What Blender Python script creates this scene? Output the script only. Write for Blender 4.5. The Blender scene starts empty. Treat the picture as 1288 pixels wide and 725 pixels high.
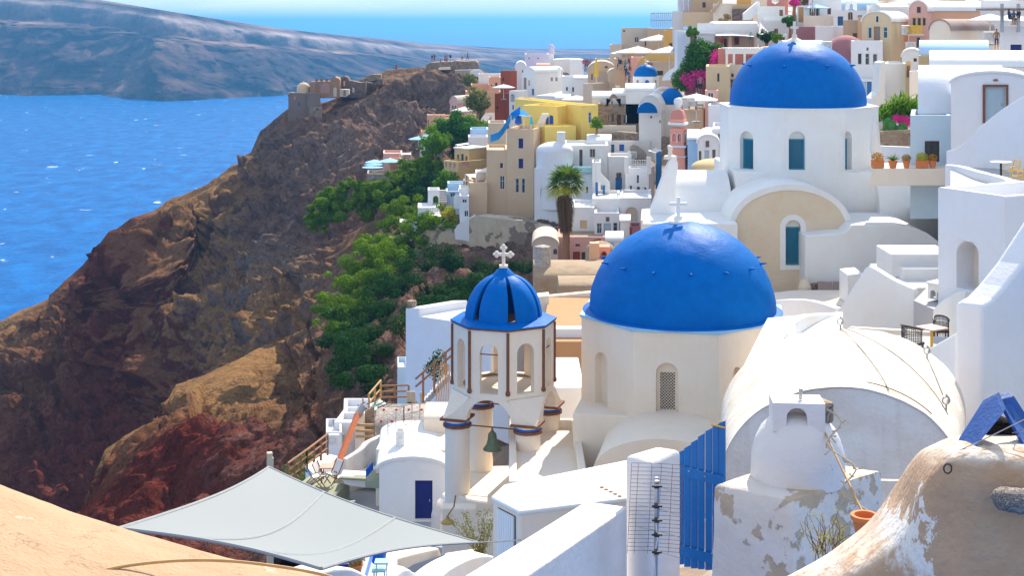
import bpy, bmesh, math, random
import numpy as np
from mathutils import Vector, Matrix
random.seed(7); RNG = np.random.default_rng(7)
PI = math.pi
F = 1770.0; CX = 644.0; HY = 28.0; CZ = 120.0     # focal length in photo pixels, principal point, horizon row, eye height
sc = bpy.context.scene
COL = sc.collection

def P(px, py, Y):
    """world point seen at photo pixel (px,py) standing Y metres away"""
    return Vector(((px-CX)/F*Y, Y, CZ-(py-HY)/F*Y))

# ------------------------------------------------------------------ materials
MATS = {}
def _mat(name):
    m = bpy.data.materials.new(name); m.use_nodes = True
    nt = m.node_tree; b = nt.nodes['Principled BSDF']
    return m, nt, b
def _n(nt, t, **kw):
    n = nt.nodes.new(t)
    for k, v in kw.items():
        if isinstance(k, str) and hasattr(n, k): setattr(n, k, v)
    return n
def _ramp(nt, fac, stops, interp='LINEAR'):
    r = nt.nodes.new('ShaderNodeValToRGB'); r.color_ramp.interpolation = interp
    els = r.color_ramp.elements
    while len(els) < len(stops): els.new(0.5)
    for e, (p, c) in zip(els, stops):
        e.position = p; e.color = (c, c, c, 1) if isinstance(c, (int, float)) else (*c[:3], 1)
    nt.links.new(fac, r.inputs[0]); return r.outputs[0]
def _noise(nt, vec, scale, detail=4, rough=.55, dist=0.0):
    n = nt.nodes.new('ShaderNodeTexNoise'); n.inputs['Scale'].default_value = scale
    n.inputs['Detail'].default_value = detail; n.inputs['Roughness'].default_value = rough
    n.inputs['Distortion'].default_value = dist
    nt.links.new(vec, n.inputs['Vector']); return n.outputs['Fac']
def _mix(nt, fac, a, b, mode='MIX'):
    m = nt.nodes.new('ShaderNodeMix'); m.data_type = 'RGBA'; m.blend_type = mode; m.clamp_factor = True
    for sock, v in ((m.inputs[0], fac), (m.inputs[6], a), (m.inputs[7], b)):
        if isinstance(v, (int, float)): sock.default_value = v
        elif isinstance(v, tuple): sock.default_value = (*v[:3], 1)
        else: nt.links.new(v, sock)
    return m.outputs[2]
def _math(nt, op, a, b=0.0, clamp=False):
    m = nt.nodes.new('ShaderNodeMath'); m.operation = op; m.use_clamp = clamp
    for s, v in ((m.inputs[0], a), (m.inputs[1], b)):
        if isinstance(v, (int, float)): s.default_value = v
        else: nt.links.new(v, s)
    return m.outputs[0]
def _pos(nt, sc_=(1, 1, 1)):
    g = nt.nodes.new('ShaderNodeNewGeometry')
    if sc_ == (1, 1, 1): return g.outputs['Position']
    m = nt.nodes.new('ShaderNodeMapping'); m.inputs['Scale'].default_value = sc_
    nt.links.new(g.outputs['Position'], m.inputs['Vector']); return m.outputs['Vector']
def _bump(nt, b, h, strength, dist, prev=None):
    n = nt.nodes.new('ShaderNodeBump'); n.inputs['Strength'].default_value = strength
    n.inputs['Distance'].default_value = dist
    nt.links.new(h, n.inputs['Height'])
    if prev is not None: nt.links.new(prev, n.inputs['Normal'])
    nt.links.new(n.outputs[0], b.inputs['Normal']); return n.outputs[0]

def plaster(name, col, rough=.85, dirt=(.62, .50, .38), amt=.22, bump=.35, fine=14.0, big=.5, streak=.0, wear=None, wearcol=(.32, .26, .20), wscale=.9):
    """limewashed render: cloudy tone, faint weathering, trowel marks"""
    if name in MATS: return MATS[name]
    m, nt, b = _mat(name); p = _pos(nt)
    n1 = _noise(nt, p, big, 6, .62, .3)
    f1 = _ramp(nt, n1, [(.42, 0.0), (.74, 1.0)])
    c = _mix(nt, _math(nt, 'MULTIPLY', f1, amt), tuple(col), tuple(x*y/0.7 for x, y in zip(col, dirt)))
    n2 = _noise(nt, p, 3.1, 5, .6)
    c = _mix(nt, _math(nt, 'MULTIPLY', _ramp(nt, n2, [(.35, 0.0), (.8, 1.0)]), .16), c, tuple(x*.82 for x in col))
    if streak:
        s = _noise(nt, _pos(nt, (2.2, 2.2, .16)), 2.0, 5, .6)
        c = _mix(nt, _math(nt, 'MULTIPLY', _ramp(nt, s, [(.5, 0.0), (.78, 1.0)]), streak), c, dirt)
    if wear is not None:
        w = _noise(nt, p, wscale, 8, .62, .2)
        w = _ramp(nt, w, [(wear, 0.0), (wear+.012, 1.0)])
        wc = _mix(nt, _noise(nt, p, 6, 4), tuple(x*.7 for x in wearcol), tuple(x*1.25 for x in wearcol))
        c = _mix(nt, w, c, wc)
    nt.links.new(c, b.inputs['Base Color']); b.inputs['Roughness'].default_value = rough
    b.inputs['Specular IOR Level'].default_value = .25
    h = _noise(nt, p, fine, 5, .6)
    n = _bump(nt, b, h, bump, .02)
    h2 = _noise(nt, p, 1.6, 4, .55)
    n = _bump(nt, b, h2, min(1, bump*1.2), .06, n)
    if wear is not None: _bump(nt, b, _math(nt, 'MULTIPLY', w, -1.0), .6, .02, n)
    MATS[name] = m; return m
def paint(name, col, rough=.5, var=.2, bump=.12, scale=6.0, metallic=0.0, spec=.4):
    if name in MATS: return MATS[name]
    m, nt, b = _mat(name); p = _pos(nt)
    c = _mix(nt, _math(nt, 'MULTIPLY', _noise(nt, p, scale, 5, .6), 1.0), tuple(x*(1-var) for x in col), tuple(min(1, x*(1+var)) for x in col))
    nt.links.new(c, b.inputs['Base Color']); b.inputs['Roughness'].default_value = rough
    b.inputs['Metallic'].default_value = metallic; b.inputs['Specular IOR Level'].default_value = spec
    _bump(nt, b, _noise(nt, p, scale*3, 4, .6), bump, .015)
    MATS[name] = m; return m
def glass(name='dark_glass', col=(.03, .04, .05)):
    if name in MATS: return MATS[name]
    m, nt, b = _mat(name)
    c = _mix(nt, _noise(nt, _pos(nt), .8, 2), tuple(x*.5 for x in col), tuple(x*1.8 for x in col))
    nt.links.new(c, b.inputs['Base Color']); b.inputs['Roughness'].default_value = .12
    MATS[name] = m; return m
def stone(name, c1, c2, scale=2.5, mortar=(.35, .3, .25), bump=.8, squash=1.6):
    if name in MATS: return MATS[name]
    m, nt, b = _mat(name); p = _pos(nt, (1, 1, squash))
    nz = nt.nodes.new('ShaderNodeTexNoise'); nz.inputs['Scale'].default_value = scale*.7
    nt.links.new(p, nz.inputs['Vector'])
    ad = nt.nodes.new('ShaderNodeVectorMath'); ad.operation = 'MULTIPLY_ADD'
    nt.links.new(nz.outputs['Color'], ad.inputs[0]); ad.inputs[1].default_value = (.35,)*3; nt.links.new(p, ad.inputs[2])
    v = nt.nodes.new('ShaderNodeTexVoronoi'); v.inputs['Scale'].default_value = scale; nt.links.new(ad.outputs[0], v.inputs['Vector'])
    e = nt.nodes.new('ShaderNodeTexVoronoi'); e.feature = 'DISTANCE_TO_EDGE'; e.inputs['Scale'].default_value = scale
    nt.links.new(ad.outputs[0], e.inputs['Vector'])
    sep = nt.nodes.new('ShaderNodeSeparateColor'); nt.links.new(v.outputs['Color'], sep.inputs[0])
    c = _mix(nt, sep.outputs[0], c1, c2)
    ed = _ramp(nt, e.outputs['Distance'], [(.02, 0.0), (.09, 1.0)])
    c = _mix(nt, ed, mortar, c)
    nt.links.new(c, b.inputs['Base Color']); b.inputs['Roughness'].default_value = .92
    b.inputs['Specular IOR Level'].default_value = .2
    n = _bump(nt, b, ed, bump, .06); _bump(nt, b, _noise(nt, p, 12, 5), .5, .03, n)
    MATS[name] = m; return m
def foliage(name, c1, c2, c3=None, trans=.25):
    if name in MATS: return MATS[name]
    m, nt, b = _mat(name)
    g = nt.nodes.new('ShaderNodeNewGeometry')
    r = g.outputs['Random Per Island']
    c = _mix(nt, r, c1, c2)
    if c3:
        c = _mix(nt, _ramp(nt, _noise(nt, g.outputs['Position'], .35, 3), [(.45, 0.0), (.65, 1.0)]), c, c3)
    nt.links.new(c, b.inputs['Base Color']); b.inputs['Roughness'].default_value = .8
    b.inputs['Specular IOR Level'].default_value = .03
    out = nt.nodes['Material Output']
    t = nt.nodes.new('ShaderNodeBsdfTranslucent'); nt.links.new(_mix(nt, .5, c, tuple(x*1.6 for x in c2)), t.inputs[0])
    ms = nt.nodes.new('ShaderNodeMixShader'); ms.inputs[0].default_value = trans
    nt.links.new(b.outputs[0], ms.inputs[1]); nt.links.new(t.outputs[0], ms.inputs[2]); nt.links.new(ms.outputs[0], out.inputs[0])
    MATS[name] = m; return m

# ------------------------------------------------------------------ mesh builder
class MB:
    def __init__(s): s.v = []; s.f = []; s.m = []
    def add(s, vs, fs, mi=0):
        o = len(s.v); s.v += [tuple(v) for v in vs]; s.f += [tuple(i+o for i in f) for f in fs]; s.m += [mi]*len(fs); return s
    def box(s, c, sz, rz=0.0, mi=0, M=None):
        hx, hy, hz = sz[0]/2, sz[1]/2, sz[2]/2; cr, sr = math.cos(rz), math.sin(rz); vs = []
        for z in (-hz, hz):
            for x, y in ((-hx, -hy), (hx, -hy), (hx, hy), (-hx, hy)):
                v = Vector((c[0]+x*cr-y*sr, c[1]+x*sr+y*cr, c[2]+z)); vs.append(M @ v if M else v)
        return s.add(vs, [(0, 3, 2, 1), (4, 5, 6, 7), (0, 1, 5, 4), (1, 2, 6, 5), (2, 3, 7, 6), (3, 0, 4, 7)], mi)
    def prism(s, pts, z0, z1, mi=0):
        """footprint pts (x,y) counter-clockwise; z1 may be a list"""
        n = len(pts); zz = z1 if isinstance(z1, (list, tuple)) else [z1]*n
        z0s = z0 if isinstance(z0, (list, tuple)) else [z0]*n
        a = sum(pts[i][0]*pts[(i+1) % n][1]-pts[(i+1) % n][0]*pts[i][1] for i in range(n))
        if a < 0: pts = list(pts)[::-1]; zz = list(zz)[::-1]; z0s = list(z0s)[::-1]
        vs = [(p[0], p[1], z0s[i]) for i, p in enumerate(pts)]+[(p[0], p[1], zz[i]) for i, p in enumerate(pts)]
        fs = [tuple(range(n))[::-1], tuple(range(n, 2*n))]+[(i, (i+1) % n, n+(i+1) % n, n+i) for i in range(n)]
        return s.add(vs, fs, mi)
    def slab(s, poly, off, mi=0):
        """planar polygon (3d points) extruded by vector off"""
        n = len(poly); off = Vector(off); A = [Vector(p) for p in poly]; B = [p+off for p in A]
        return s.add(A+B, [tuple(range(n)), tuple(range(n, 2*n))[::-1]]+[(i, n+i, n+(i+1) % n, (i+1) % n) for i in range(n)], mi)
    def tube(s, pts, r, seg=8, mi=0, cap=True):
        pts = [Vector(p) for p in pts]; rs = r if isinstance(r, (list, tuple)) else [r]*len(pts); vs = []; fs = []
        up = Vector((0, 0, 1)); t0 = (pts[1]-pts[0]).normalized()
        a = t0.cross(up); a = a.normalized() if a.length > 1e-4 else Vector((1, 0, 0))
        for i, p in enumerate(pts):
            t = (pts[min(i+1, len(pts)-1)]-pts[max(i-1, 0)]).normalized()
            a = (a-t*a.dot(t)); a = a.normalized() if a.length > 1e-5 else Vector((1, 0, 0)); b = t.cross(a)
            for k in range(seg):
                w = 2*PI*k/seg; vs.append(p+(a*math.cos(w)+b*math.sin(w))*rs[i])
        for i in range(len(pts)-1):
            for k in range(seg):
                k2 = (k+1) % seg; fs.append((i*seg+k, i*seg+k2, (i+1)*seg+k2, (i+1)*seg+k))
        if cap: fs.append(tuple(range(seg))[::-1]); fs.append(tuple(range((len(pts)-1)*seg, len(pts)*seg)))
        return s.add(vs, fs, mi)
    def lathe(s, prof, c, seg=32, mi=0, a0=0.0, a1=2*PI, sx=1.0, sy=1.0, rz=0.0):
        full = abs(a1-a0-2*PI) < 1e-6; n = seg if full else seg+1; vs = []; fs = []
        for r, z in prof:
            for k in range(n):
                w = a0+(a1-a0)*k/seg; x, y = r*math.cos(w)*sx, r*math.sin(w)*sy
                vs.append((c[0]+x*math.cos(rz)-y*math.sin(rz), c[1]+x*math.sin(rz)+y*math.cos(rz), c[2]+z))
        for i in range(len(prof)-1):
            for k in range(seg):
                k2 = (k+1) % n; fs.append((i*n+k, i*n+k2, (i+1)*n+k2, (i+1)*n+k))
        return s.add(vs, fs, mi)
    def build(s, name, mats, parent=None, smooth=False, bevel=0.0, bseg=2, sub=0, auto=None, weld=False):
        mats = mats if isinstance(mats, (list, tuple)) else [mats]
        me = bpy.data.meshes.new(name); off = parent_world(parent) if parent is not None else Vector((0, 0, 0))
        me.from_pydata([(v[0]-off[0], v[1]-off[1], v[2]-off[2]) for v in s.v], [], s.f)
        for m in mats: me.materials.append(m)
        if len(mats) > 1: me.polygons.foreach_set('material_index', s.m)
        if weld or bevel:
            bm = bmesh.new(); bm.from_mesh(me); bmesh.ops.remove_doubles(bm, verts=bm.verts, dist=1e-4)
            bmesh.ops.recalc_face_normals(bm, faces=bm.faces); bm.to_mesh(me); bm.free()
        if smooth: me.polygons.foreach_set('use_smooth', [True]*len(me.polygons))
        me.update()
        o = bpy.data.objects.new(name, me); COL.objects.link(o)
        if parent is not None: o.parent = parent
        if bevel:
            b = o.modifiers.new('bevel', 'BEVEL'); b.width = bevel; b.segments = bseg; b.limit_method = 'ANGLE'; b.angle_limit = math.radians(32); b.harden_normals = False
        if sub:
            b = o.modifiers.new('sub', 'SUBSURF'); b.levels = sub; b.render_levels = sub
        if auto is not None: me.set_sharp_from_angle(angle=math.radians(auto))
        return o
def parent_world(o):
    v = Vector((0, 0, 0))
    while o is not None: v = v+Vector(o.location); o = o.parent
    return v
def empty(name, loc, label=None, cat=None, group=None):
    o = bpy.data.objects.new(name, None); COL.objects.link(o); o.location = loc; o.empty_display_size = .3
    return tag(o, label, cat, group)
def tag(o, label=None, cat=None, group=None, kind=None):
    if label: o['label'] = label
    if cat: o['category'] = cat
    if group: o['group'] = group
    if kind or label: o['kind'] = kind or 'thing'
    return o
def copy_tree(o, parent=None):
    c = o.copy(); COL.objects.link(c)
    if parent is not None: c.parent = parent
    for ch in list(o.children): copy_tree(ch, c)
    return c

# ------------------------------------------------------------------ numpy noise
def _hash(ix, iy, iz, seed=0):
    n = (ix.astype(np.int64)*374761393+iy.astype(np.int64)*668265263+iz.astype(np.int64)*2147483647+seed*1274126177) & 0xffffffff
    n = ((n ^ (n >> 13))*1274126177) & 0xffffffff; n = ((n ^ (n >> 15))*2246822519) & 0xffffffff
    return ((n ^ (n >> 16)) & 0xffffff)/float(0xffffff)
def vnoise(p, seed=0):
    i = np.floor(p); f = p-i; f = f*f*f*(f*(f*6-15)+10); i = i.astype(np.int64); r = 0
    for dx in (0, 1):
        wx = f[:, 0] if dx else 1-f[:, 0]
        for dy in (0, 1):
            wy = f[:, 1] if dy else 1-f[:, 1]
            for dz in (0, 1):
                wz = f[:, 2] if dz else 1-f[:, 2]
                r = r+wx*wy*wz*_hash(i[:, 0]+dx, i[:, 1]+dy, i[:, 2]+dz, seed)
    return r*2-1
def fbm(p, octv=5, gain=.5, lac=2.03, seed=0, ridged=False):
    a = 1.0; s = 0; t = 0; p = np.array(p, float)
    for o in range(octv):
        n = vnoise(p, seed+o)
        s = s+a*((1-2*np.abs(n)) if ridged else n); t += a; a *= gain; p = p*lac+17.3
    return s/t
def crag(p, seed=0):
    """broken rock: distance between the two nearest cell centres, plus a random step per cell"""
    i = np.floor(p).astype(np.int64); f1 = np.full(len(p), 9.0); f2 = f1.copy(); v = np.zeros(len(p))
    for dx in (-1, 0, 1):
        for dy in (-1, 0, 1):
            for dz in (-1, 0, 1):
                a, b, c = i[:, 0]+dx, i[:, 1]+dy, i[:, 2]+dz
                d = (a+_hash(a, b, c, seed)-p[:, 0])**2+(b+_hash(a, b, c, seed+1)-p[:, 1])**2+(c+_hash(a, b, c, seed+2)-p[:, 2])**2; near = d < f1
                f2 = np.where(near, f1, np.minimum(f2, d)); v = np.where(near, _hash(a, b, c, seed+3), v); f1 = np.where(near, d, f1)
    e = np.clip((np.sqrt(f2)-np.sqrt(f1))*3.2, 0, 1); return (v-.5)*(e**.6)+e*.35
def tps(pts, vals, q, lam=1e-3):
    """thin-plate spline through scattered (x,y)->value"""
    pts = np.array(pts, float)/300.0; q = np.array(q, float)/300.0; vals = np.array(vals, float); n = len(pts)
    def U(r2): return np.where(r2 > 1e-12, r2*np.log(np.maximum(r2, 1e-12)), 0)
    K = U(((pts[:, None]-pts[None])**2).sum(2))+lam*np.eye(n); Q = np.hstack([np.ones((n, 1)), pts])
    A = np.block([[K, Q], [Q.T, np.zeros((3, 3))]]); w = np.linalg.solve(A, np.r_[vals, 0, 0, 0])
    out = np.empty(len(q))
    for k in range(0, len(q), 20000):
        qq = q[k:k+20000]; out[k:k+20000] = U(((qq[:, None]-pts[None])**2).sum(2)) @ w[:n]+w[n]+qq @ w[n+1:]
    return out
def grid_obj(name, V, nu, nv, mat, smooth=True, attrs=None, flip=False):
    me = bpy.data.meshes.new(name); idx = np.arange(nu*nv).reshape(nv, nu)
    f = np.stack([idx[:-1, :-1], idx[1:, :-1], idx[1:, 1:], idx[:-1, 1:]], -1).reshape(-1, 4)
    if flip: f = f[:, ::-1]
    me.vertices.add(len(V)); me.vertices.foreach_set('co', V.ravel())
    me.loops.add(f.size); me.loops.foreach_set('vertex_index', f.ravel().astype(np.int32))
    me.polygons.add(len(f)); me.polygons.foreach_set('loop_start', np.arange(0, f.size, 4, dtype=np.int32))
    me.polygons.foreach_set('use_smooth', [smooth]*len(f)); me.materials.append(mat)
    if attrs:
        for k, a in attrs.items():
            at = me.attributes.new(k, 'FLOAT', 'POINT'); at.data.foreach_set('value', a.astype(np.float32))
    me.update(calc_edges=True); me.validate()
    o = bpy.data.objects.new(name, me); COL.objects.link(o); return o

def leaf_cloud(centers, radii, n, size, seed=0, flat=.85, squash=1.0, up=.3):
    """n leaf quads spread through the shells of ellipsoid clumps; returns verts, faces arrays"""
    r = np.random.default_rng(seed); centers = np.array(centers, float); radii = np.array(radii, float)
    if radii.ndim == 1: radii = np.stack([radii, radii, radii*squash], 1)
    w = (radii[:, 0]*radii[:, 1])**1.0; w = w/w.sum(); k = r.choice(len(centers), n, p=w)
    d = r.normal(size=(n, 3)); d /= np.linalg.norm(d, axis=1)[:, None]
    rad = flat+(1.05-flat)*r.random(n)**.7; rad = np.where(r.random(n) < .25, rad*r.random(n)**.4, rad)
    pos = centers[k]+d*radii[k]*rad[:, None]
    nrm = d+r.normal(size=(n, 3))*.42; nrm[:, 2] += up; nrm /= np.linalg.norm(nrm, axis=1)[:, None]
    a = np.cross(nrm, r.normal(size=(n, 3))); a /= np.linalg.norm(a, axis=1)[:, None]; b = np.cross(nrm, a)
    s = size*(.6+.8*r.random(n))[:, None]
    V = np.stack([pos-a*s, pos-b*s*.45, pos+a*s, pos+b*s*.45], 1).reshape(-1, 3)
    Fc = np.arange(4*n).reshape(-1, 4)
    return V, Fc
def quads_obj(name, V, Fc, mat, parent=None):
    me = bpy.data.meshes.new(name); off = parent_world(parent) if parent is not None else Vector((0, 0, 0))
    V = V-np.array(off); me.vertices.add(len(V)); me.vertices.foreach_set('co', V.ravel())
    me.loops.add(Fc.size); me.loops.foreach_set('vertex_index', Fc.ravel().astype(np.int32))
    me.polygons.add(len(Fc)); me.polygons.foreach_set('loop_start', np.arange(0, Fc.size, 4, dtype=np.int32))
    me.materials.append(mat); me.update(calc_edges=True)
    o = bpy.data.objects.new(name, me); COL.objects.link(o)
    if parent is not None: o.parent = parent
    return o
def interp(x, xs, ys): return np.interp(x, xs, ys)

# ------------------------------------------------------------------ camera, light, sky, air
cam = bpy.data.cameras.new('camera'); camo = bpy.data.objects.new('camera', cam); COL.objects.link(camo)
camo.location = (0, 0, CZ); camo.rotation_euler = (PI/2, 0, 0)
cam.sensor_width = 36; cam.lens = F/1288*36; cam.shift_y = -(362.5-HY)/1288; cam.clip_start = .1; cam.clip_end = 120000
sc.camera = camo
SUN_EL = math.radians(41); SUN_AZ = math.radians(19)      # sun behind the scene, a little to the right
S = Vector((math.cos(SUN_EL)*math.sin(SUN_AZ), math.cos(SUN_EL)*math.cos(SUN_AZ), math.sin(SUN_EL)))
sun = bpy.data.lights.new('sun', 'SUN'); sun.energy = 2.9; sun.angle = math.radians(.53); sun.color = (1.0, .90, .76)
suno = bpy.data.objects.new('sun', sun); COL.objects.link(suno); suno.rotation_euler = (-S).to_track_quat('-Z', 'Y').to_euler()
w = bpy.data.worlds.new('World'); sc.world = w; w.use_nodes = True; nt = w.node_tree
sky = nt.nodes.new('ShaderNodeTexSky'); sky.sky_type = 'NISHITA'; sky.sun_disc = False
sky.sun_elevation = SUN_EL; sky.sun_rotation = SUN_AZ; sky.altitude = 120; sky.air_density = 1.0; sky.dust_density = .5; sky.ozone_density = 3.0
bg = nt.nodes['Background']; bg.inputs[1].default_value = .15
hs = nt.nodes.new('ShaderNodeHueSaturation'); hs.inputs['Saturation'].default_value = .68
nt.links.new(sky.outputs[0], hs.inputs['Color'])
tc = nt.nodes.new('ShaderNodeTexCoord'); mp = nt.nodes.new('ShaderNodeMapping'); mp.inputs['Scale'].default_value = (3, 3, 16); nt.links.new(tc.outputs['Generated'], mp.inputs['Vector'])
cl = _ramp(nt, _noise(nt, mp.outputs['Vector'], 2.4, 6, .6, .4), [(.52, 0), (.75, .55)])
vm = nt.nodes.new('ShaderNodeVectorMath'); vm.operation = 'MINIMUM'; nt.links.new(hs.outputs[0], vm.inputs[0]); vm.inputs[1].default_value = (2.7, 3.0, 3.15)
nt.links.new(_mix(nt, cl, vm.outputs[0], (4.0, 3.75, 3.7)), bg.inputs[0])
sc.view_settings.view_transform = 'Standard'; sc.view_settings.look = 'None'; sc.view_settings.gamma = 1; sc.view_settings.exposure = 1.42
sc.cycles.max_bounces = 8; sc.cycles.diffuse_bounces = 5; sc.cycles.volume_bounces = 0
sc.cycles.use_denoising = True
sc.cycles.sample_clamp_indirect = 6
# ------------------------------------------------------------------ sea
m, nt, b = _mat('sea_water'); p = _pos(nt)
big = _noise(nt, p, .004, 4, .55); c = _mix(nt, big, (.000, .066, .26), (.000, .10, .34))
swell = _noise(nt, _pos(nt, (1, .55, 1)), .07, 6, .62)
c = _mix(nt, _ramp(nt, swell, [(.40, 0.0), (.66, 1.0)]), c, (.0, .15, .46))
foam = _noise(nt, _pos(nt, (1, .6, 1)), .075, 5, .55, .6)
patch = _noise(nt, p, .008, 3, .5)
fm = _math(nt, 'MULTIPLY', _ramp(nt, foam, [(.685, 0.0), (.705, 1.0)]), _ramp(nt, patch, [(.38, 0.25), (.55, 1.0)]))
c = _mix(nt, fm, c, (.8, .85, .9))
nt.links.new(c, b.inputs['Base Color']); b.inputs['Roughness'].default_value = .3; b.inputs['IOR'].default_value = 1.33
b.inputs['Specular IOR Level'].default_value = .03
n = _bump(nt, b, _noise(nt, p, .35, 5, .6), .9, .8); _bump(nt, b, _noise(nt, _pos(nt, (1, .5, 1)), .06, 4, .6), .6, 4.0, n)
MATS['sea_water'] = m
R_SEA = 42000
s_ = MB(); xs = [-R_SEA, -8000, -2000, 0, 2000, 8000, R_SEA]; ys = [-3000, 0, 600, 2000, 6000, 15000, R_SEA]
for i in range(6):
    for j in range(6):
        s_.add([(xs[i], ys[j], 0), (xs[i+1], ys[j], 0), (xs[i+1], ys[j+1], 0), (xs[i], ys[j+1], 0)], [(0, 1, 2, 3)])
tag(s_.build('sea', m, weld=True), kind='structure')

# ------------------------------------------------------------------ far island across the water
m, nt, b = _mat('far_island_rock'); p = _pos(nt)
a1 = nt.nodes.new('ShaderNodeAttribute'); a1.attribute_name = 'band'
a2 = nt.nodes.new('ShaderNodeAttribute'); a2.attribute_name = 'ledge'
n1 = _noise(nt, p, .012, 7, .65); n2 = _noise(nt, _pos(nt, (1, 1, 4)), .006, 6, .6)
c = _mix(nt, _ramp(nt, n1, [(.38, 0), (.62, 1)]), (.006, .009, .018), (.12, .075, .065))
c = _mix(nt, _math(nt, 'MULTIPLY', a1.outputs['Fac'], _ramp(nt, n1, [(.3, .2), (.6, 1.0)])), c, (.45, .36, .33))
c = _mix(nt, _math(nt, 'MULTIPLY', a2.outputs['Fac'], _ramp(nt, n2, [(.42, 0.0), (.6, 1.0)])), c, (.36, .24, .18))
nt.links.new(c, b.inputs['Base Color']); b.inputs['Roughness'].default_value = 1; b.inputs['Specular IOR Level'].default_value = 0
_bump(nt, b, n1, 1.0, 18.0)
nu, nv = 900, 170
U, Vv = np.meshgrid(np.linspace(-420, 1500, nu), np.linspace(0, 1, nv))
u = U.ravel(); v = Vv.ravel()
ridge = interp(u, [-420, -100, 0, 130, 200, 330, 440, 520, 600, 660, 760, 900, 1500], [-70, -30, -12, 0, 12, 33, 46, 57, 63, 67, 68, 69, 70])
shore = interp(u, [-420, 0, 60, 120, 200, 330, 420, 600, 760, 1500], [119, 120, 121, 121, 127, 121, 116, 104, 92, 84])
Ysh = CZ*F/(shore-HY)
Yr = Ysh+interp(u, [-420, 0, 330, 660, 1500], [520, 500, 420, 700, 900])
zr = CZ-(ridge-HY)/F*Yr
X0 = (u-CX)/F*Ysh; X1 = (u-CX)/F*Yr
# profile: talus, cliff, ledge, pumice scarp, plateau, back slope to the sea
t = np.interp(v, [0, .78, 1], [0, 1, 2.2])
hp = np.interp(t, [0, .03, .28, .45, .62, .70, .80, .86, 1.0, 1.5, 2.2], [-.02, .02, .24, .42, .62, .66, .70, .88, 1.0, .86, -.05])
dp = np.interp(t, [0, .28, .45, .62, .70, .80, .86, 1.0, 1.5, 2.2], [0, .20, .34, .52, .66, .78, .84, 1.0, 2.4, 4.0])
Y = Ysh+(Yr-Ysh)*dp; X = X0+(X1-X0)*np.minimum(dp, 1); Z = zr*hp
q = np.stack([X/170, Y/300, Z/900+0*X], 1)
gul = fbm(q, 5, .55, seed=3, ridged=True)
mid = np.clip(np.interp(t, [0, .1, .4, .75, .95, 1.1, 2.2], [.5, .8, 1.0, .8, .12, .12, .3]), 0, 1)
q2 = np.stack([X/60, Y/60, Z/60], 1); g2 = fbm(q2, 4, seed=9)
big = fbm(np.stack([X/420, Y*0+3.3, Z*0], 1), 3, seed=21)
cg = crag(np.stack([X/95+Z/260, Y/130, Z/60-X/300], 1), 3)*52+crag(np.stack([X/36, Y/50, Z/24], 1), 8)*20
Y = Y-(gul*75+big*80+g2*14+cg)*mid
Z = Z+g2*4*mid*(t > .05)+np.where(t < .05, -2, 0)
band = np.exp(-((t-.88)/.055)**2)*np.interp(u, [-400, 0, 200, 330, 560, 700], [.35, .45, .7, 1, .8, .1])
ledge = np.exp(-((t-.73)/.05)**2)+.75*(t > .97)+np.clip(fbm(np.stack([(X-.55*Y)/90, Z*0+1, Z/700], 1), 3, seed=5)*2.4-.55, 0, 1)*(t < .7)
isl = grid_obj('far_island', np.stack([X, Y, Z], 1), nu, nv, m, attrs={'band': band, 'ledge': np.clip(ledge, 0, 1)})
tag(isl, kind='structure')

# ------------------------------------------------------------------ caldera cliffs
m, nt, b = _mat('caldera_rock'); p = _pos(nt)
def attr(nt, k):
    a = nt.nodes.new('ShaderNodeAttribute'); a.attribute_name = k; return a.outputs['Fac']
g = nt.nodes.new('ShaderNodeNewGeometry'); sx = nt.nodes.new('ShaderNodeSeparateXYZ'); nt.links.new(g.outputs['Normal'], sx.inputs[0])
nA = _noise(nt, p, .09, 8, .66, .4); nB = _noise(nt, p, .5, 7, .68); nC = _noise(nt, _pos(nt, (1, 1, 3.2)), .16, 7, .65)
base = _mix(nt, nC, (.085, .042, .034), (.32, .175, .115))
red = _mix(nt, nC, (.075, .018, .014), (.27, .06, .04))
c = _mix(nt, _math(nt, 'ADD', attr(nt, 'red'), _math(nt, 'MULTIPLY', _math(nt, 'SUBTRACT', nA, .5), .8), True), base, red)
grey = _mix(nt, nB, (.17, .13, .12), (.42, .32, .26))
c = _mix(nt, _math(nt, 'ADD', attr(nt, 'grey'), _math(nt, 'MULTIPLY', _math(nt, 'SUBTRACT', nB, .55), 1.2), True), c, grey)
tan = _mix(nt, nB, (.17, .085, .035), (.50, .29, .13))
slope = _ramp(nt, _math(nt, 'ADD', sx.outputs[2], _math(nt, 'MULTIPLY', _math(nt, 'SUBTRACT', nB, .5), .35)), [(.30, 0.0), (.46, 1.0)])
c = _mix(nt, _math(nt, 'MULTIPLY', slope, attr(nt, 'tan')), c, tan)
spk = _noise(nt, p, 1.1, 4, .7); c = _mix(nt, _ramp(nt, spk, [(.62, 0.0), (.70, .5)]), c, (.06, .04, .035))
nt.links.new(c, b.inputs['Base Color']); b.inputs['Roughness'].default_value = 1; b.inputs['Specular IOR Level'].default_value = 0
wv = nt.nodes.new('ShaderNodeVectorMath'); wv.operation = 'MULTIPLY_ADD'; nz_ = nt.nodes.new('ShaderNodeTexNoise'); nz_.inputs['Scale'].default_value = .3; nz_.inputs['Detail'].default_value = 5; nt.links.new(p, nz_.inputs['Vector']); nt.links.new(nz_.outputs['Color'], wv.inputs[0]); wv.inputs[1].default_value = (3.5,)*3; nt.links.new(p, wv.inputs[2])
vo = nt.nodes.new('ShaderNodeTexVoronoi'); vo.inputs['Scale'].default_value = .22; nt.links.new(wv.outputs[0], vo.inputs['Vector']); vo2 = nt.nodes.new('ShaderNodeTexVoronoi'); vo2.inputs['Scale'].default_value = .75; nt.links.new(wv.outputs[0], vo2.inputs['Vector'])
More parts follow.
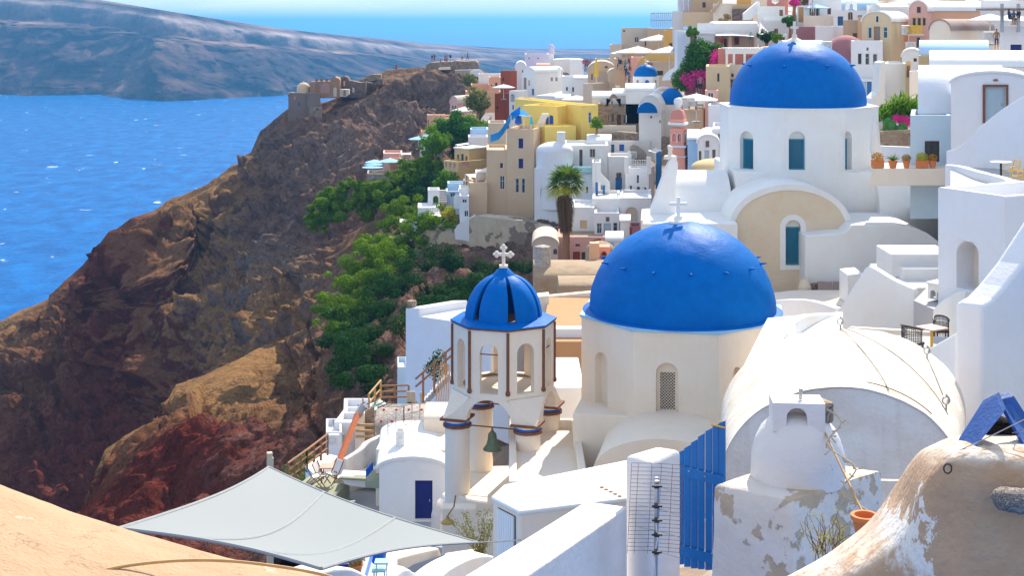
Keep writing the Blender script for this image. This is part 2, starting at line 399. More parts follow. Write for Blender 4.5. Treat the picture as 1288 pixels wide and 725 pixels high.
n = _bump(nt, b, vo.outputs['Distance'], 1.0, 2.2); n = _bump(nt, b, vo2.outputs['Distance'], 1.0, .8, n)
n = _bump(nt, b, nB, 1.0, 1.3, n); n = _bump(nt, b, nA, .8, 4.0, n); _bump(nt, b, _noise(nt, p, 2.4, 5, .7), .8, .25, n)
MATS['rock'] = m
def cliff(name, px0, px1, step, top, bot, back, ctrl, zones, amp, nvv=230, seed=0, cramp=8):
    """sheet of rock given by its top outline, its foot and a depth at scattered points, roughened with ridged noise"""
    nu = int((px1-px0)/step)+1; U, T = np.meshgrid(np.linspace(px0, px1, nu), np.linspace(-.12, 1, nvv)); u = U.ravel(); t = T.ravel()
    yt = interp(u, *zip(*top)); yb = interp(u, *zip(*bot)); tt = np.maximum(t, 0); py = yt+(yb-yt)*tt
    jag = fbm(np.stack([u/26, u*0, u*0], 1), 4, seed=seed+40)*4.5; py = py+jag*np.clip(1-tt*6, 0, 1)
    D = tps([(a, b_) for a, b_, _ in ctrl], [c_ for *_, c_ in ctrl], np.stack([u, py], 1))
    D = np.clip(D, min(c_ for *_, c_ in ctrl)*.9, max(c_ for *_, c_ in ctrl)*1.1)
    X = (u-CX)/F*D; Yw = D.copy(); Z = CZ-(py-HY)/F*D
    bk = np.clip(-t/.12, 0, 1)          # the far side falls away behind the crest
    Yw = Yw+bk*back; Z = Z*(1-bk**1.6)-2*bk
    q = np.stack([X, Yw, Z], 1)
    dirv = q[:, 0]*.86+q[:, 2]*.5; al = -q[:, 0]*.5+q[:, 2]*.86        # gullies run down to the left
    wp = fbm(q/30, 3, seed=seed+70)*.5; r1 = fbm(np.stack([q[:, 0]/40+wp-q[:, 2]/90, Yw/44, q[:, 2]/62+wp], 1), 6, .56, seed=seed, ridged=True)
    r2 = fbm(q/13, 5, .55, seed=seed+7, ridged=True); r3 = fbm(q/3.2, 4, .55, seed=seed+13)
    fade = np.clip(tt*9, .15, 1)*(1-bk)
    r4 = fbm(q/6.0, 4, .6, seed=seed+29, ridged=True); wq = q+np.stack([fbm(q/9, 3, seed=seed+80+k) for k in range(3)], 1)*3.2; sq = np.array([1, 1, .72]); tl = np.stack([wq[:, 0]+wq[:, 2]*.45, wq[:, 1], wq[:, 2]-wq[:, 0]*.25], 1)*sq
    cr = crag(tl/15, seed)*1.0+crag(tl/6, seed+5)*.50+crag(tl/2.6, seed+9)*.24+crag(tl/1.2, seed+15)*.11
    d = amp*(r1*.50+r2*.10+r3*.05)+cr*cramp
    G = q.reshape(nvv, nu, 3); nn = np.cross(np.gradient(G, axis=1), np.gradient(G, axis=0)).reshape(-1, 3); nn /= np.linalg.norm(nn, axis=1)[:, None]+1e-9; nn *= np.sign(-nn[:, 1:2]+1e-9); k_ = np.clip(tt*14, 0, 1)[:, None]; nn = nn*k_+np.array([0, -.75, .6])*(1-k_)
    q = q+nn*(d*fade)[:, None]; X, Yw, Z = q.T
    at = {}
    for k, pts in zones.items():
        at[k] = np.clip(tps([(a, b_) for a, b_, _ in pts], [c_ for *_, c_ in pts], np.stack([u, py], 1)), 0, 1)
    return tag(grid_obj(name, np.stack([X, Yw, Z], 1), nu, nvv, MATS['rock'], attrs=at), kind='structure')
topA = [(-420, 640), (-200, 540), (-60, 440), (0, 407), (60, 381), (62, 371), (90, 345), (118, 320), (142, 311), (145, 288), (165, 275), (182, 272), (225, 250), (262, 232), (290, 212), (312, 205), (318, 190), (328, 168), (345, 152), (362, 142), (380, 140), (430, 120), (452, 100), (470, 95), (520, 86), (560, 82), (600, 86), (620, 98), (660, 120), (720, 140), (760, 150)]
botA = [(-420, 820), (0, 820), (200, 760), (400, 640), (760, 400)]
ctrlA = [(-420, 640, 390), (-200, 560, 370), (0, 407, 360), (0, 480, 330), (0, 560, 300), (0, 680, 262), (-300, 700, 300), (-300, 800, 270), (0, 800, 235), (75, 360, 362), (60, 450, 330), (100, 560, 292), (145, 285, 352), (150, 330, 318), (160, 420, 305), (180, 500, 292), (130, 330, 350), (120, 400, 340),
 (225, 250, 352), (240, 300, 330), (260, 350, 312), (230, 400, 298), (225, 470, 286), (250, 560, 262), (312, 205, 350), (300, 260, 326), (330, 330, 300), (300, 400, 282), (290, 460, 268),
 (345, 150, 336), (380, 170, 330), (360, 230, 312), (380, 300, 290), (390, 380, 266), (350, 470, 246), (440, 110, 340), (450, 160, 326), (430, 230, 296), (450, 300, 270), (450, 400, 245), (520, 90, 348), (520, 140, 334), (520, 200, 310), (580, 85, 348), (600, 140, 334), (600, 220, 300), (700, 150, 330), (760, 200, 310), (600, 400, 240), (200, 700, 225)]
zA = {'red': [(0, 400, .25), (0, 560, .55), (145, 300, 1), (165, 450, 1), (90, 520, .7), (190, 560, .9), (260, 300, .25), (350, 330, .15), (420, 150, .15), (560, 120, .1), (440, 300, .35), (300, 500, .6), (-300, 700, .4), (650, 200, 0)],
 'grey': [(0, 400, 0), (0, 560, .0), (145, 350, 0), (225, 300, 0), (300, 250, 0.1), (360, 250, .45), (350, 330, .85), (390, 370, .9), (320, 420, .6), (430, 215, .75), (340, 180, .6), (400, 170, .35), (470, 140, .55), (540, 120, .75), (560, 180, .7), (600, 220, .6), (440, 300, .2), (240, 450, .1), (-300, 600, 0), (700, 200, .6)],
 'tan': [(0, 400, 1), (0, 470, .6), (60, 560, .1), (145, 300, .0), (230, 300, 1), (290, 260, .9), (250, 350, 1), (350, 250, .3), (360, 330, .25), (310, 430, .9), (400, 400, .8), (440, 280, .2), (420, 150, .2), (560, 90, .5), (560, 160, .15), (-200, 600, .5), (180, 500, .1)]}
cliff('headland', -420, 760, 1.7, topA, botA, 260, ctrlA, zA, 15, 340, 11, 5.6)
topB = [(60, 800), (85, 690), (105, 645), (118, 602), (132, 566), (160, 546), (196, 531), (207, 512), (222, 486), (262, 470), (305, 452), (340, 432), (380, 416), (408, 400), (415, 352), (425, 318), (440, 296), (470, 280), (500, 262), (520, 240), (545, 205), (600, 180), (700, 220), (800, 280)]
botB = [(60, 830), (200, 790), (330, 740), (420, 690), (520, 640), (640, 560), (800, 480)]
ctrlB = [(60, 800, 150), (105, 645, 186), (132, 566, 196), (160, 600, 176), (150, 700, 150), (207, 512, 208), (222, 490, 216), (250, 515, 190), (240, 560, 168), (240, 640, 150), (340, 432, 236), (320, 470, 206), (300, 510, 184), (330, 545, 162), (330, 620, 140), (390, 420, 226), (400, 470, 190), (410, 520, 160), (400, 580, 138), (420, 340, 236), (440, 400, 196), (450, 460, 160), (440, 540, 132), (440, 300, 236), (490, 290, 216), (490, 350, 190), (500, 420, 150), (480, 480, 132), (520, 240, 236), (560, 210, 236), (600, 190, 240), (560, 260, 212), (580, 320, 178), (600, 380, 150), (560, 420, 132), (640, 330, 172), (640, 400, 140), (700, 300, 170), (700, 220, 220), (800, 280, 190), (800, 480, 110), (640, 560, 92), (520, 620, 92), (420, 690, 105), (300, 740, 118)]
zB = {'red': [(110, 640, 1), (150, 620, 1), (250, 580, 1), (350, 560, .9), (400, 520, .7), (300, 480, .4), (440, 440, .3), (440, 540, .2), (500, 350, .1), (600, 300, 0), (350, 650, .6)],
 'grey': [(110, 640, 0), (250, 580, 0), (250, 500, .15), (330, 640, .25), (400, 440, .4), (500, 300, .4), (600, 350, .3), (440, 540, .2), (700, 300, .6)],
 'tan': [(110, 640, .2), (160, 550, .9), (250, 500, 1), (320, 470, 1), (390, 430, .7), (250, 570, .0), (350, 570, 0), (420, 560, .1), (440, 400, .1), (560, 300, .2), (700, 300, 0)]}
cliff('cliff_spur', 60, 800, 1.4, topB, botB, 25, ctrlB, zB, 4, 300, 57, 2.6)
# ------------------------------------------------------------------ plaster palette (true limewash and paint colours)
plaster('white', (.80, .80, .79), amt=.28, streak=.07); plaster('white_lav', (.76, .765, .80), amt=.2, bump=.4, streak=.07); plaster('cream', (.82, .72, .60), amt=.3, streak=.12)
plaster('white_old', (.78, .73, .68), amt=.7, bump=.8, streak=.35, dirt=(.50, .34, .22)); plaster('lavender', (.60, .58, .74)); plaster('beige', (.70, .51, .33), amt=.3, streak=.15); plaster('beige_pale', (.62, .53, .44))
plaster('tan', (.52, .38, .25), amt=.3, streak=.15); plaster('ochre_pale', (.70, .55, .34), amt=.2); plaster('mauve_grey', (.36, .27, .25), amt=.4); plaster('ochre', (.62, .46, .24)); plaster('ochre_bright', (.68, .42, .12)); plaster('yellow', (.90, .68, .18), amt=.15)
plaster('peach', (.72, .42, .26)); plaster('pink', (.72, .42, .36)); plaster('pink_deep', (.62, .25, .20)); plaster('coral', (.85, .36, .26), amt=.1); plaster('red_brown', (.34, .075, .03))
plaster('brown', (.28, .20, .14)); plaster('sky_wall', (.56, .70, .80)); plaster('mauve', (.38, .16, .17)); plaster('terrace_tan', (.46, .25, .12), amt=.3); plaster('pale_blue', (.42, .60, .80))
plaster('earth', (.36, .27, .18), amt=.5, bump=.9, fine=5, big=1.1, dirt=(.4, .3, .22)); plaster('floor_grey', (.42, .42, .44)); plaster('floor_olive', (.30, .31, .22))
plaster('ground_white', (.55, .52, .49), amt=.7, big=.12, dirt=(.34, .25, .18))
stone('rubble', (.20, .13, .09), (.38, .28, .20), 2.2); stone('rubble_dark', (.13, .08, .07), (.26, .18, .15), 2.4, (.18, .14, .12))
stone('pumice_wall', (.34, .30, .27), (.5, .45, .4), 4.0, (.4, .37, .33), bump=.6)
DOMEB = paint('dome_blue', (.0, .13, .46), .5, .24, .9, 2.2, spec=.06)
paint('blue_paint', (.01, .11, .50), .45, .2, .3, 5); paint('navy', (.01, .02, .16), .4); paint('teal', (.03, .24, .36), .5); paint('light_frame', (.78, .78, .76), .5, .05)
paint('wood', (.30, .14, .06), .6, .4, .4, 9); paint('wood_light', (.52, .30, .12), .6, .25, .4, 7); paint('dark_wood', (.10, .035, .02), .55, .3); paint('brown_trim', (.20, .075, .035), .8, .5, .8, 8)
paint('black_metal', (.025, .025, .03), .4, .3, .1, 8); paint('metal', (.42, .42, .42), .35, .2, .1, 8, metallic=.7); paint('rust', (.22, .10, .05), .8, .5, .4, 14)
paint('wood_pale', (.5, .4, .28), .8, .2, .4, 6); paint('grey_wood', (.30, .22, .18), .8, .3, .5, 8); paint('grey_door', (.38, .48, .55), .6, .1); paint('blue_door', (.02, .16, .42), .5); paint('canvas', (.74, .71, .66), .9, .06, .2, 5); paint('canvas_blue', (.30, .55, .72), .9, .08)
paint('canvas_yellow', (.85, .55, .03), .9, .1); paint('canvas_grey', (.50, .55, .58), .9, .06); paint('plastic_white', (.72, .72, .70), .45, .06); paint('terracotta', (.62, .20, .06), .8, .18)
paint('bronze', (.13, .16, .09), .5, .45, .5, 9, metallic=.35); paint('pool', (.02, .50, .62), .15, .1, .3, 3); paint('red_brown_paint', (.30, .045, .02), .6); paint('yellow_paint', (.75, .42, .02), .45, .1)
paint('glass_green', (.35, .60, .60), .1, .05); paint('orange_metal', (.48, .11, .02), .5, .3)
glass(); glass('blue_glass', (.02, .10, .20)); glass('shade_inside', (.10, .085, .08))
MT = lambda k: MATS[k] if isinstance(k, str) else k

class Face:
    """vertical wall plane: origin A, running along u for L metres"""
    def __init__(s, A, B):
        s.O = Vector((A[0], A[1])); d = Vector((B[0]-A[0], B[1]-A[1])); s.L = d.length; s.u = d.normalized(); s.n = Vector((s.u.y, -s.u.x))
        if s.n.dot(-s.O) < 0: s.n = -s.n
    def s_(s, px):
        k = (px-CX)/F; return (k*s.O.y-s.O.x)/(s.u.x-k*s.u.y)
    def z_(s, py, t): return CZ-(py-HY)/F*(s.O.y+t*s.u.y)
    def pt(s, t, z, d=0.0):
        p = s.O+s.u*t-s.n*d; return Vector((p.x, p.y, z))
    def px(s, px, py, d=0.0):
        t = s.s_(px); return s.pt(t, s.z_(py, t), d)
def fpx(pxA, YA, pxB, YB):
    return Face(((pxA-CX)/F*YA, YA), ((pxB-CX)/F*YB, YB))
def holed(mb, f, s0, s1, z0, z1, holes, mi=0):
    """front face of a wall with recessed holes; holes = (a,b,c,d,depth,arched)"""
    ss = sorted({s0, s1, *[h[0] for h in holes], *[h[1] for h in holes]}); zs = sorted({z0, z1, *[h[2] for h in holes], *[h[3] for h in holes]})
    ss = [x for x in ss if s0-1e-6 <= x <= s1+1e-6]; zs = [x for x in zs if z0-1e-6 <= x <= z1+1e-6]
    for i in range(len(ss)-1):
        for j in range(len(zs)-1):
            cs, cz = (ss[i]+ss[i+1])/2, (zs[j]+zs[j+1])/2
            if any(h[0] < cs < h[1] and h[2] < cz < h[3] for h in holes): continue
            mb.add([f.pt(ss[i], zs[j]), f.pt(ss[i+1], zs[j]), f.pt(ss[i+1], zs[j+1]), f.pt(ss[i], zs[j+1])], [(0, 1, 2, 3)], mi)
    for a, b, c, d, dep, arch in holes:
        r = (b-a)/2; zs_ = d-r*1.0 if arch else d
        mb.add([f.pt(a, c), f.pt(a, zs_), f.pt(a, zs_, dep), f.pt(a, c, dep)], [(0, 1, 2, 3)], mi)
        mb.add([f.pt(b, c), f.pt(b, zs_), f.pt(b, zs_, dep), f.pt(b, c, dep)], [(0, 1, 2, 3)], mi)
        mb.add([f.pt(a, c), f.pt(b, c), f.pt(b, c, dep), f.pt(a, c, dep)], [(0, 1, 2, 3)], mi)
        if not arch: mb.add([f.pt(a, d), f.pt(b, d), f.pt(b, d, dep), f.pt(a, d, dep)], [(0, 1, 2, 3)], mi)
        else:
            N = 10; m = (a+b)/2; arc = [(m-r*math.cos(PI*k/N), zs_+r*math.sin(PI*k/N)) for k in range(N+1)]
            for k in range(N):
                cc = (a, d) if k < N/2 else (b, d)
                mb.add([f.pt(*cc), f.pt(*arc[k]), f.pt(*arc[k+1])], [(0, 1, 2)], mi)
                mb.add([f.pt(*arc[k]), f.pt(*arc[k+1]), f.pt(*arc[k+1], dep), f.pt(*arc[k], dep)], [(0, 1, 2, 3)], mi)
def fill(f, a, b, c, d, dep, kind, fcol, pcol, parent, arch):
    """frame, pane or door leaf set in a recess; returns the part"""
    w, h = b-a, d-c; t = min(.07, w*.12); q = MB()
    def bar(s0, s1, z0, z1, d0, d1, mb):
        P8 = [f.pt(s, z, dd) for dd in (d0, d1) for s, z in ((s0, z0), (s1, z0), (s1, z1), (s0, z1))]
        mb.add(P8, [(0, 1, 2, 3), (7, 6, 5, 4), (0, 4, 5, 1), (1, 5, 6, 2), (2, 6, 7, 3), (3, 7, 4, 0)])
    d0, d1 = dep-.07, dep-.005
    if kind == 'door':
        bar(a+.003, b-.003, c+.003, d-.003, d0, d1, q)
        for z_a, z_b in ((.08, .42), (.5, .92)):
            for s_a, s_b in ((.12, .46), (.54, .88)):
                bar(a+w*s_a, a+w*s_b, c+h*z_a, c+h*z_b, d0-.015, d0+.001, q)
        o = q.build('door', MT(fcol), parent); k = MB(); bar(a+w*.80, a+w*.86, c+h*.44, c+h*.50, d0-.06, d0-.016, k); k.build('handle', MATS['metal'], o)
        return o
    bar(a+.002, a+t, c+.002, d-.002, d0, d1, q); bar(b-t, b-.002, c+.002, d-.002, d0, d1, q)
    bar(a+t+.001, b-t-.001, c+.002, c+t, d0, d1, q); bar(a+t+.001, b-t-.001, d-t, d-.002, d0, d1, q)
    if w > .5: bar((a+b)/2-t*.35, (a+b)/2+t*.35, c+t+.001, d-t-.001, d0+.005, d1-.005, q)
    if h > 1.1: bar(a+t+.001, b-t-.001, c+h*.62-t*.3, c+h*.62+t*.3, d0+.012, d1-.012, q)
    o = q.build('window', MT(fcol), parent)
    k = MB(); k.add([f.pt(a+.01, c+.01, dep-.015), f.pt(b-.01, c+.01, dep-.015), f.pt(b-.01, d-.01, dep-.015), f.pt(a+.01, d-.01, dep-.015)], [(0, 1, 2, 3)]); k.build('pane', MT(pcol), o)
    return o
CUR = [0, 0, 1.0]
def R_(ox, oy, s): CUR[:] = [ox, oy, s]
def X_(x): return CUR[0]+x/CUR[2]
def Y_(y): return CUR[1]+y/CUR[2]
def house(label, xL, xC, xR, yT, yB, Y, a=20, mat='white', wins=(), roof='flat', rise=0, dep=None, wid=None, name='house', cat='house', group=None, par=.35, ext=3.0, rmat=None, root=None, bev=None, rim=True):
    """block given by the pixels of its left edge, near corner and right edge; windows by their pixel boxes"""
    xL, xC = X_(xL), X_(xC); xR = X_(xR) if xR is not None else None; yT, yB = Y_(yT), Y_(yB); rise = rise/CUR[2]
    a = math.radians(a); C = Vector(((xC-CX)/F*Y, Y)); dl = Vector((-math.cos(a), math.sin(a))); dr = Vector((math.sin(a), math.cos(a)))
    def ext_(d, x):
        k = (x-CX)/F; return (k*C.y-C.x)/(d.x-k*d.y)
    wl = wid or ext_(dl, xL); wr = ext_(dr, xR) if (xR is not None and dep is None) else (dep or wl)
    if wr <= .3 or wr > 60: wr = wl
    z1 = CZ-(yT-HY)/F*Y; z0 = CZ-(yB-HY)/F*Y-ext
    Lp = C+dl*wl; ry = Lp.normalized() if Lp.x > 0 else C.normalized()
    if (Lp.x > 0 and ry.x > dr.x) or (a == 0 and C.x < 0): dr = Vector((ry.x+(.012 if Lp.x > 0 else -.012), ry.y)).normalized()
    Rp = C+dr*wr; Bp = Lp+Rp-C
    fL, fR = Face(Lp, C), Face(C, Rp)
    if root is None:
        root = empty(name, (C.x+(dl*wl+dr*wr).x/2, C.y+(dl*wl+dr*wr).y/2, z0), label, cat, group)
    mb = MB(); hl = {'L': [], 'R': []}; fills = []
    for wn in wins:
        fc, kind, x0, y0, x1, y1 = wn[:6]; fcol = wn[6] if len(wn) > 6 else 'light_frame'; pcol = wn[7] if len(wn) > 7 else 'dark_glass'
        f = fL if fc == 'L' else fR; s0, s1 = sorted((f.s_(X_(x0)), f.s_(X_(x1)))); sm = (s0+s1)/2
        c, d = f.z_(Y_(y1), sm), f.z_(Y_(y0), sm)
        s0, s1 = max(s0, .08), min(s1, f.L-.08)
        if s1-s0 < .12: continue
        arch = kind.endswith('a'); k = kind[0]
        if d > z1-.08 and k != 'p':
            if c > z1-.4: k = 'p'
            else: d = z1-.1
        dd = {'w': .16, 'd': .2, 'o': .9, 'n': .25, 'p': -.03}[k]
        if k != 'p': hl[fc].append((s0, s1, c, d, dd, arch))
        fills.append((f, s0, s1, c, d, dd, k, fcol, pcol, arch))
    holed(mb, fL, 0, fL.L, z0, z1, hl['L']); holed(mb, fR, 0, fR.L, z0, z1, hl['R'])
    V3 = lambda p, z: (p.x, p.y, z)
    mb.add([V3(Rp, z0), V3(Bp, z0), V3(Bp, z1), V3(Rp, z1)], [(0, 1, 2, 3)]); mb.add([V3(Bp, z0), V3(Lp, z0), V3(Lp, z1), V3(Bp, z1)], [(0, 1, 2, 3)])
    if bev is None: bev = .05 if Y < 130 else 0
    rm = MT(rmat or mat)
    if roof == 'flat':
        t = min(.28, wl/7, wr/7); ins = [C+dl*t+dr*t, Lp-dl*t+dr*t, Bp-dl*t-dr*t, Rp+dl*t-dr*t]; out = [C, Lp, Bp, Rp]
        for i in range(4):
            j = (i+1) % 4
            mb.add([V3(out[i], z1), V3(out[j], z1), V3(ins[j], z1), V3(ins[i], z1)], [(0, 1, 2, 3)])
            mb.add([V3(ins[i], z1), V3(ins[j], z1), V3(ins[j], z1-par), V3(ins[i], z1-par)], [(0, 1, 2, 3)])
        wall = mb.build('wall', MT(mat), root, weld=True, bevel=bev)
        e = .004; q = MB(); q.add([V3(p, z1-par+e) for p in ins], [(0, 1, 2, 3)]); q.build('roof', rm, root)
    elif roof == 'slab':
        wall = mb.build('wall', MT(mat), root, weld=True, bevel=bev)
        q = MB(); o_ = .12; pts = [C-dl*o_-dr*o_, Lp+dl*o_-dr*o_, Bp+dl*o_+dr*o_, Rp-dl*o_+dr*o_]; q.prism([(p.x, p.y) for p in pts], z1+.003, z1+.2); q.build('roof', rm, root, bevel=bev)
    else:
        N = 16; rz = rise/F*Y; ax, wd, ln = (dl, wl, dr*wr) if roof == 'vL' else (dr, wr, dl*wl)
        prof = [(wd/2-wd/2*math.cos(PI*k/N), rz*math.sin(PI*k/N)) for k in range(N+1)]
        for off in (Vector((0, 0)), ln):
            pts = [V3(C+ax*s+off, z1+h) for s, h in prof]; mid = V3(C+ax*wd/2+off, z1)
            mb.add(pts+[mid], [(i, i+1, N+1) for i in range(N)])
        wall = mb.build('wall', MT(mat), root, weld=True)
        q = MB(); lu = ln.normalized(); e = .07 if rim else 0; th = .14; A = []; 
        for sgn, off in ((-1, -lu*e), (1, ln+lu*e)):
            A.append([V3(C+ax*s+off, z1+h+.004) for s, h in prof])
            k2 = (wd/2+th)/(wd/2); A.append([V3(C+ax*(wd/2+(s-wd/2)*k2)+off, z1+h*(1+th/max(rz, .3))+.004) for s, h in prof])
        i0, o0, i1, o1 = A; n = N+1; q.add(i0+o0+i1+o1, [(n+i, n+i+1, 3*n+i+1, 3*n+i) for i in range(N)]+[(i, i+1, n+i+1, n+i) for i in range(N)]+[(2*n+i, 2*n+i+1, 3*n+i+1, 3*n+i) for i in range(N)])
        q.build('roof', rm, root, weld=True, smooth=True, auto=40)
    for f, s0, s1, c, d, dd, k, fcol, pcol, arch in fills:
        if k in 'w': fill(f, s0, s1, c, d, dd, 'window', fcol, pcol, root, arch)
        elif k == 'd': fill(f, s0, s1, c, d, dd, 'door', fcol, pcol, root, arch)
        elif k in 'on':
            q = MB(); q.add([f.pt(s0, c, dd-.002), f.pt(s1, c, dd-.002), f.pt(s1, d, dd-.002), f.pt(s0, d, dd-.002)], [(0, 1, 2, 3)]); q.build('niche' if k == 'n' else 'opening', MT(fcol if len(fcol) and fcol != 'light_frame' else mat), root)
        else: fill(f, s0, s1, c, d, -.03+.035, 'window', fcol, pcol, root, arch)
    root['_z1'] = z1
    del root['_z1']
    return root, fL, fR, z1
def pslab(label, mat, pts, pl, th, name='wall', cat='wall', group=None, parent=None, bev=.06, pname=None, sub=0, kind=None, conv=True):
    """upright slab: outline in pixels on the vertical plane pl=(pxA,YA,pxB,YB), th metres thick away from the eye"""
    f = fpx(X_(pl[0]), pl[1], X_(pl[2]), pl[3]); poly = [f.px(X_(x), Y_(y)) for x, y in pts]; d = -f.n*th
    q = MB(); q.slab(poly, (d.x, d.y, 0)); o = q.build(pname or name, MT(mat), parent, bevel=bev, bseg=3)
    if parent is None: tag(o, label, cat, group, kind)
    return o, f
def smoothpts(pts, n=6):
    out = []; P0 = [pts[0]]+list(pts)+[pts[-1]]
    for i in range(1, len(P0)-2):
        a, b, c, d = [np.array(x, float) for x in P0[i-1:i+3]]
        for k in range(n):
            t = k/n; out.append(tuple(.5*((2*b)+(-a+c)*t+(2*a-5*b+4*c-d)*t*t+(-a+3*b-3*c+d)*t**3)))
    out.append(tuple(map(float, pts[-1]))); return out
def arch_wall(mb, f, outline, hole, th, mi=0):
    """wall strip between an arch (s0,s1,zspring,ztop or foot) and an outline of same point count; both faces and reveals"""
    n = len(outline)
    for d in (0, th):
        mb.add([f.pt(*p, d) for p in outline]+[f.pt(*p, d) for p in hole], [(i, i+1, n+i+1, n+i) for i in range(n-1)], mi)
    for ring in (outline, hole):
        mb.add([f.pt(*p, 0) for p in ring]+[f.pt(*p, th) for p in ring], [(i, i+1, n+i+1, n+i) for i in range(n-1)], mi)
    for i in (0, n-1): mb.add([f.pt(*outline[i], 0), f.pt(*hole[i], 0), f.pt(*hole[i], th), f.pt(*outline[i], th)], [(0, 1, 2, 3)], mi)
def arch_pair(L, z0, z1, a, b, c, d, N=12):
    """outline of a rectangle 0..L x z0..z1 matched with an arched hole a..b x c..d (c==z0 opens to the floor)"""
    r = (b-a)/2; zs = d-r; m = (a+b)/2
    hole = [(a, c), (a, zs)]+[(m-r*math.cos(PI*k/N), zs+r*math.sin(PI*k/N)) for k in range(1, N)]+[(b, zs), (b, c)]
    out = [(0, z0), (0, zs)]
    for k in range(1, N):
        t = k/N
        if t < .25: out.append((0, zs+(z1-zs)*t/.25))
        elif t <= .75: out.append((L*(t-.25)/.5, z1))
        else: out.append((L, z1+(zs-z1)*(t-.75)/.25))
    out += [(L, zs), (L, z0)]
    return out, hole
def add_lattice(mb, f, s0, s1, z0, z1, d, n=6, t=.014):
    w, h = s1-s0, z1-z0; step = w/n; k = -int(h/step)-1
    while k*step < w:
        for sg in (1, -1):
            # diagonal bars clipped to the box
            x0 = s0+k*step; pts = []
            a0 = max(x0, s0); b0 = min(x0+h, s1)
            if b0-a0 > .02:
                za, zb = z0+(a0-x0), z0+(b0-x0)
                if sg < 0: za, zb = z1-(za-z0), z1-(zb-z0)
                A, B = f.pt(a0, za, d), f.pt(b0, zb, d); mb.tube([A, B], t, 4)
        k += 1
def cross_mb(mb, c, h, w, t, trefoil=False, rz=0.0):
    M = Matrix.Translation(Vector(c)) @ Matrix.Rotation(rz, 4, 'Z')
    mb.box((0, 0, h/2), (t, t, h), M=M); 
    mb.box((-w/4-t/4, 0, h*.66), (w/2-t/2, t*.96, t*.98), M=M); mb.box((w/4+t/4, 0, h*.66), (w/2-t/2, t*.96, t*.98), M=M)
    if trefoil:
        for x, z in ((0, h), (-w/2, h*.66), (w/2, h*.66)):
            for dx, dz in ((0, t*.9), (-t*.8, 0), (t*.8, 0)) if x == 0 else ((math.copysign(t*.9, x), 0), (0, t*.8), (0, -t*.8)):
                p = M @ Vector((x+dx*.8, 0, z+dz*.8)); mb.lathe([(0, -t*.62), (t*.5, -t*.4), (t*.68, 0), (t*.5, t*.4), (0, t*.62)], p, 10)
def dome_prof(r, h, n=14, z0=0.0): return [(r*math.cos(PI/2*k/n), z0+h*math.sin(PI/2*k/n)) for k in range(n)]+[(0.001, z0+h)]
def railing(label, pts, h, mat, Nb=8, r=.03, posts=True, cat='railing', name='railing', rails=(.5, 1.0), group=None):
    pts = [Vector(p) for p in pts]; root = empty(name, pts[0], label, cat, group)
    q = MB()
    for a, b in zip(pts, pts[1:]):
        for t in rails: q.tube([a+Vector((0, 0, h*t)), b+Vector((0, 0, h*t))], r, 6)
    q.build('rail', MT(mat), root)
    for a, b in zip(pts, pts[1:]):
        for k in range(Nb+1):
            p = a.lerp(b, k/Nb); MB().tube([p, p+Vector((0, 0, h))], r*1.15, 6).build('post', MT(mat), root)
    return root
PROTO = {}
def parasol(label, px, py, Y, r=1.4, mat='canvas', group='open parasols on the terraces', h=2.4, sides=8):
    px, py = X_(px), Y_(py); top = P(px, py, Y); k = ('par', mat, sides)
    if k not in PROTO:
        root = empty('parasol', (0, 0, 0)); 
        q = MB(); N = sides
        prof = [(.02, 0), (.5, -.16), (1.0, -.36), (1.0, -.43), (.97, -.43), (.97, -.37), (.5, -.2), (.02, -.05)]
        q.lathe(prof, (0, 0, 0), N); q.build('canopy', MT(mat), root)
        MB().tube([(0, 0, .06), (0, 0, -1.7)], .03, 8).build('pole', MATS['light_frame'], root)
        MB().lathe([(0, -1.66), (.2, -1.66), (.24, -1.74), (0, -1.74)], (0, 0, 0), 16).build('base', MATS['metal'], root); PROTO[k] = root
        o = root
    else: o = copy_tree(PROTO[k])
    o.location = top; o.scale = (r, r, r*.75 if r > 1 else r); o.rotation_euler.z = random.random()*6; tag(o, label, 'parasol', group)
    return o
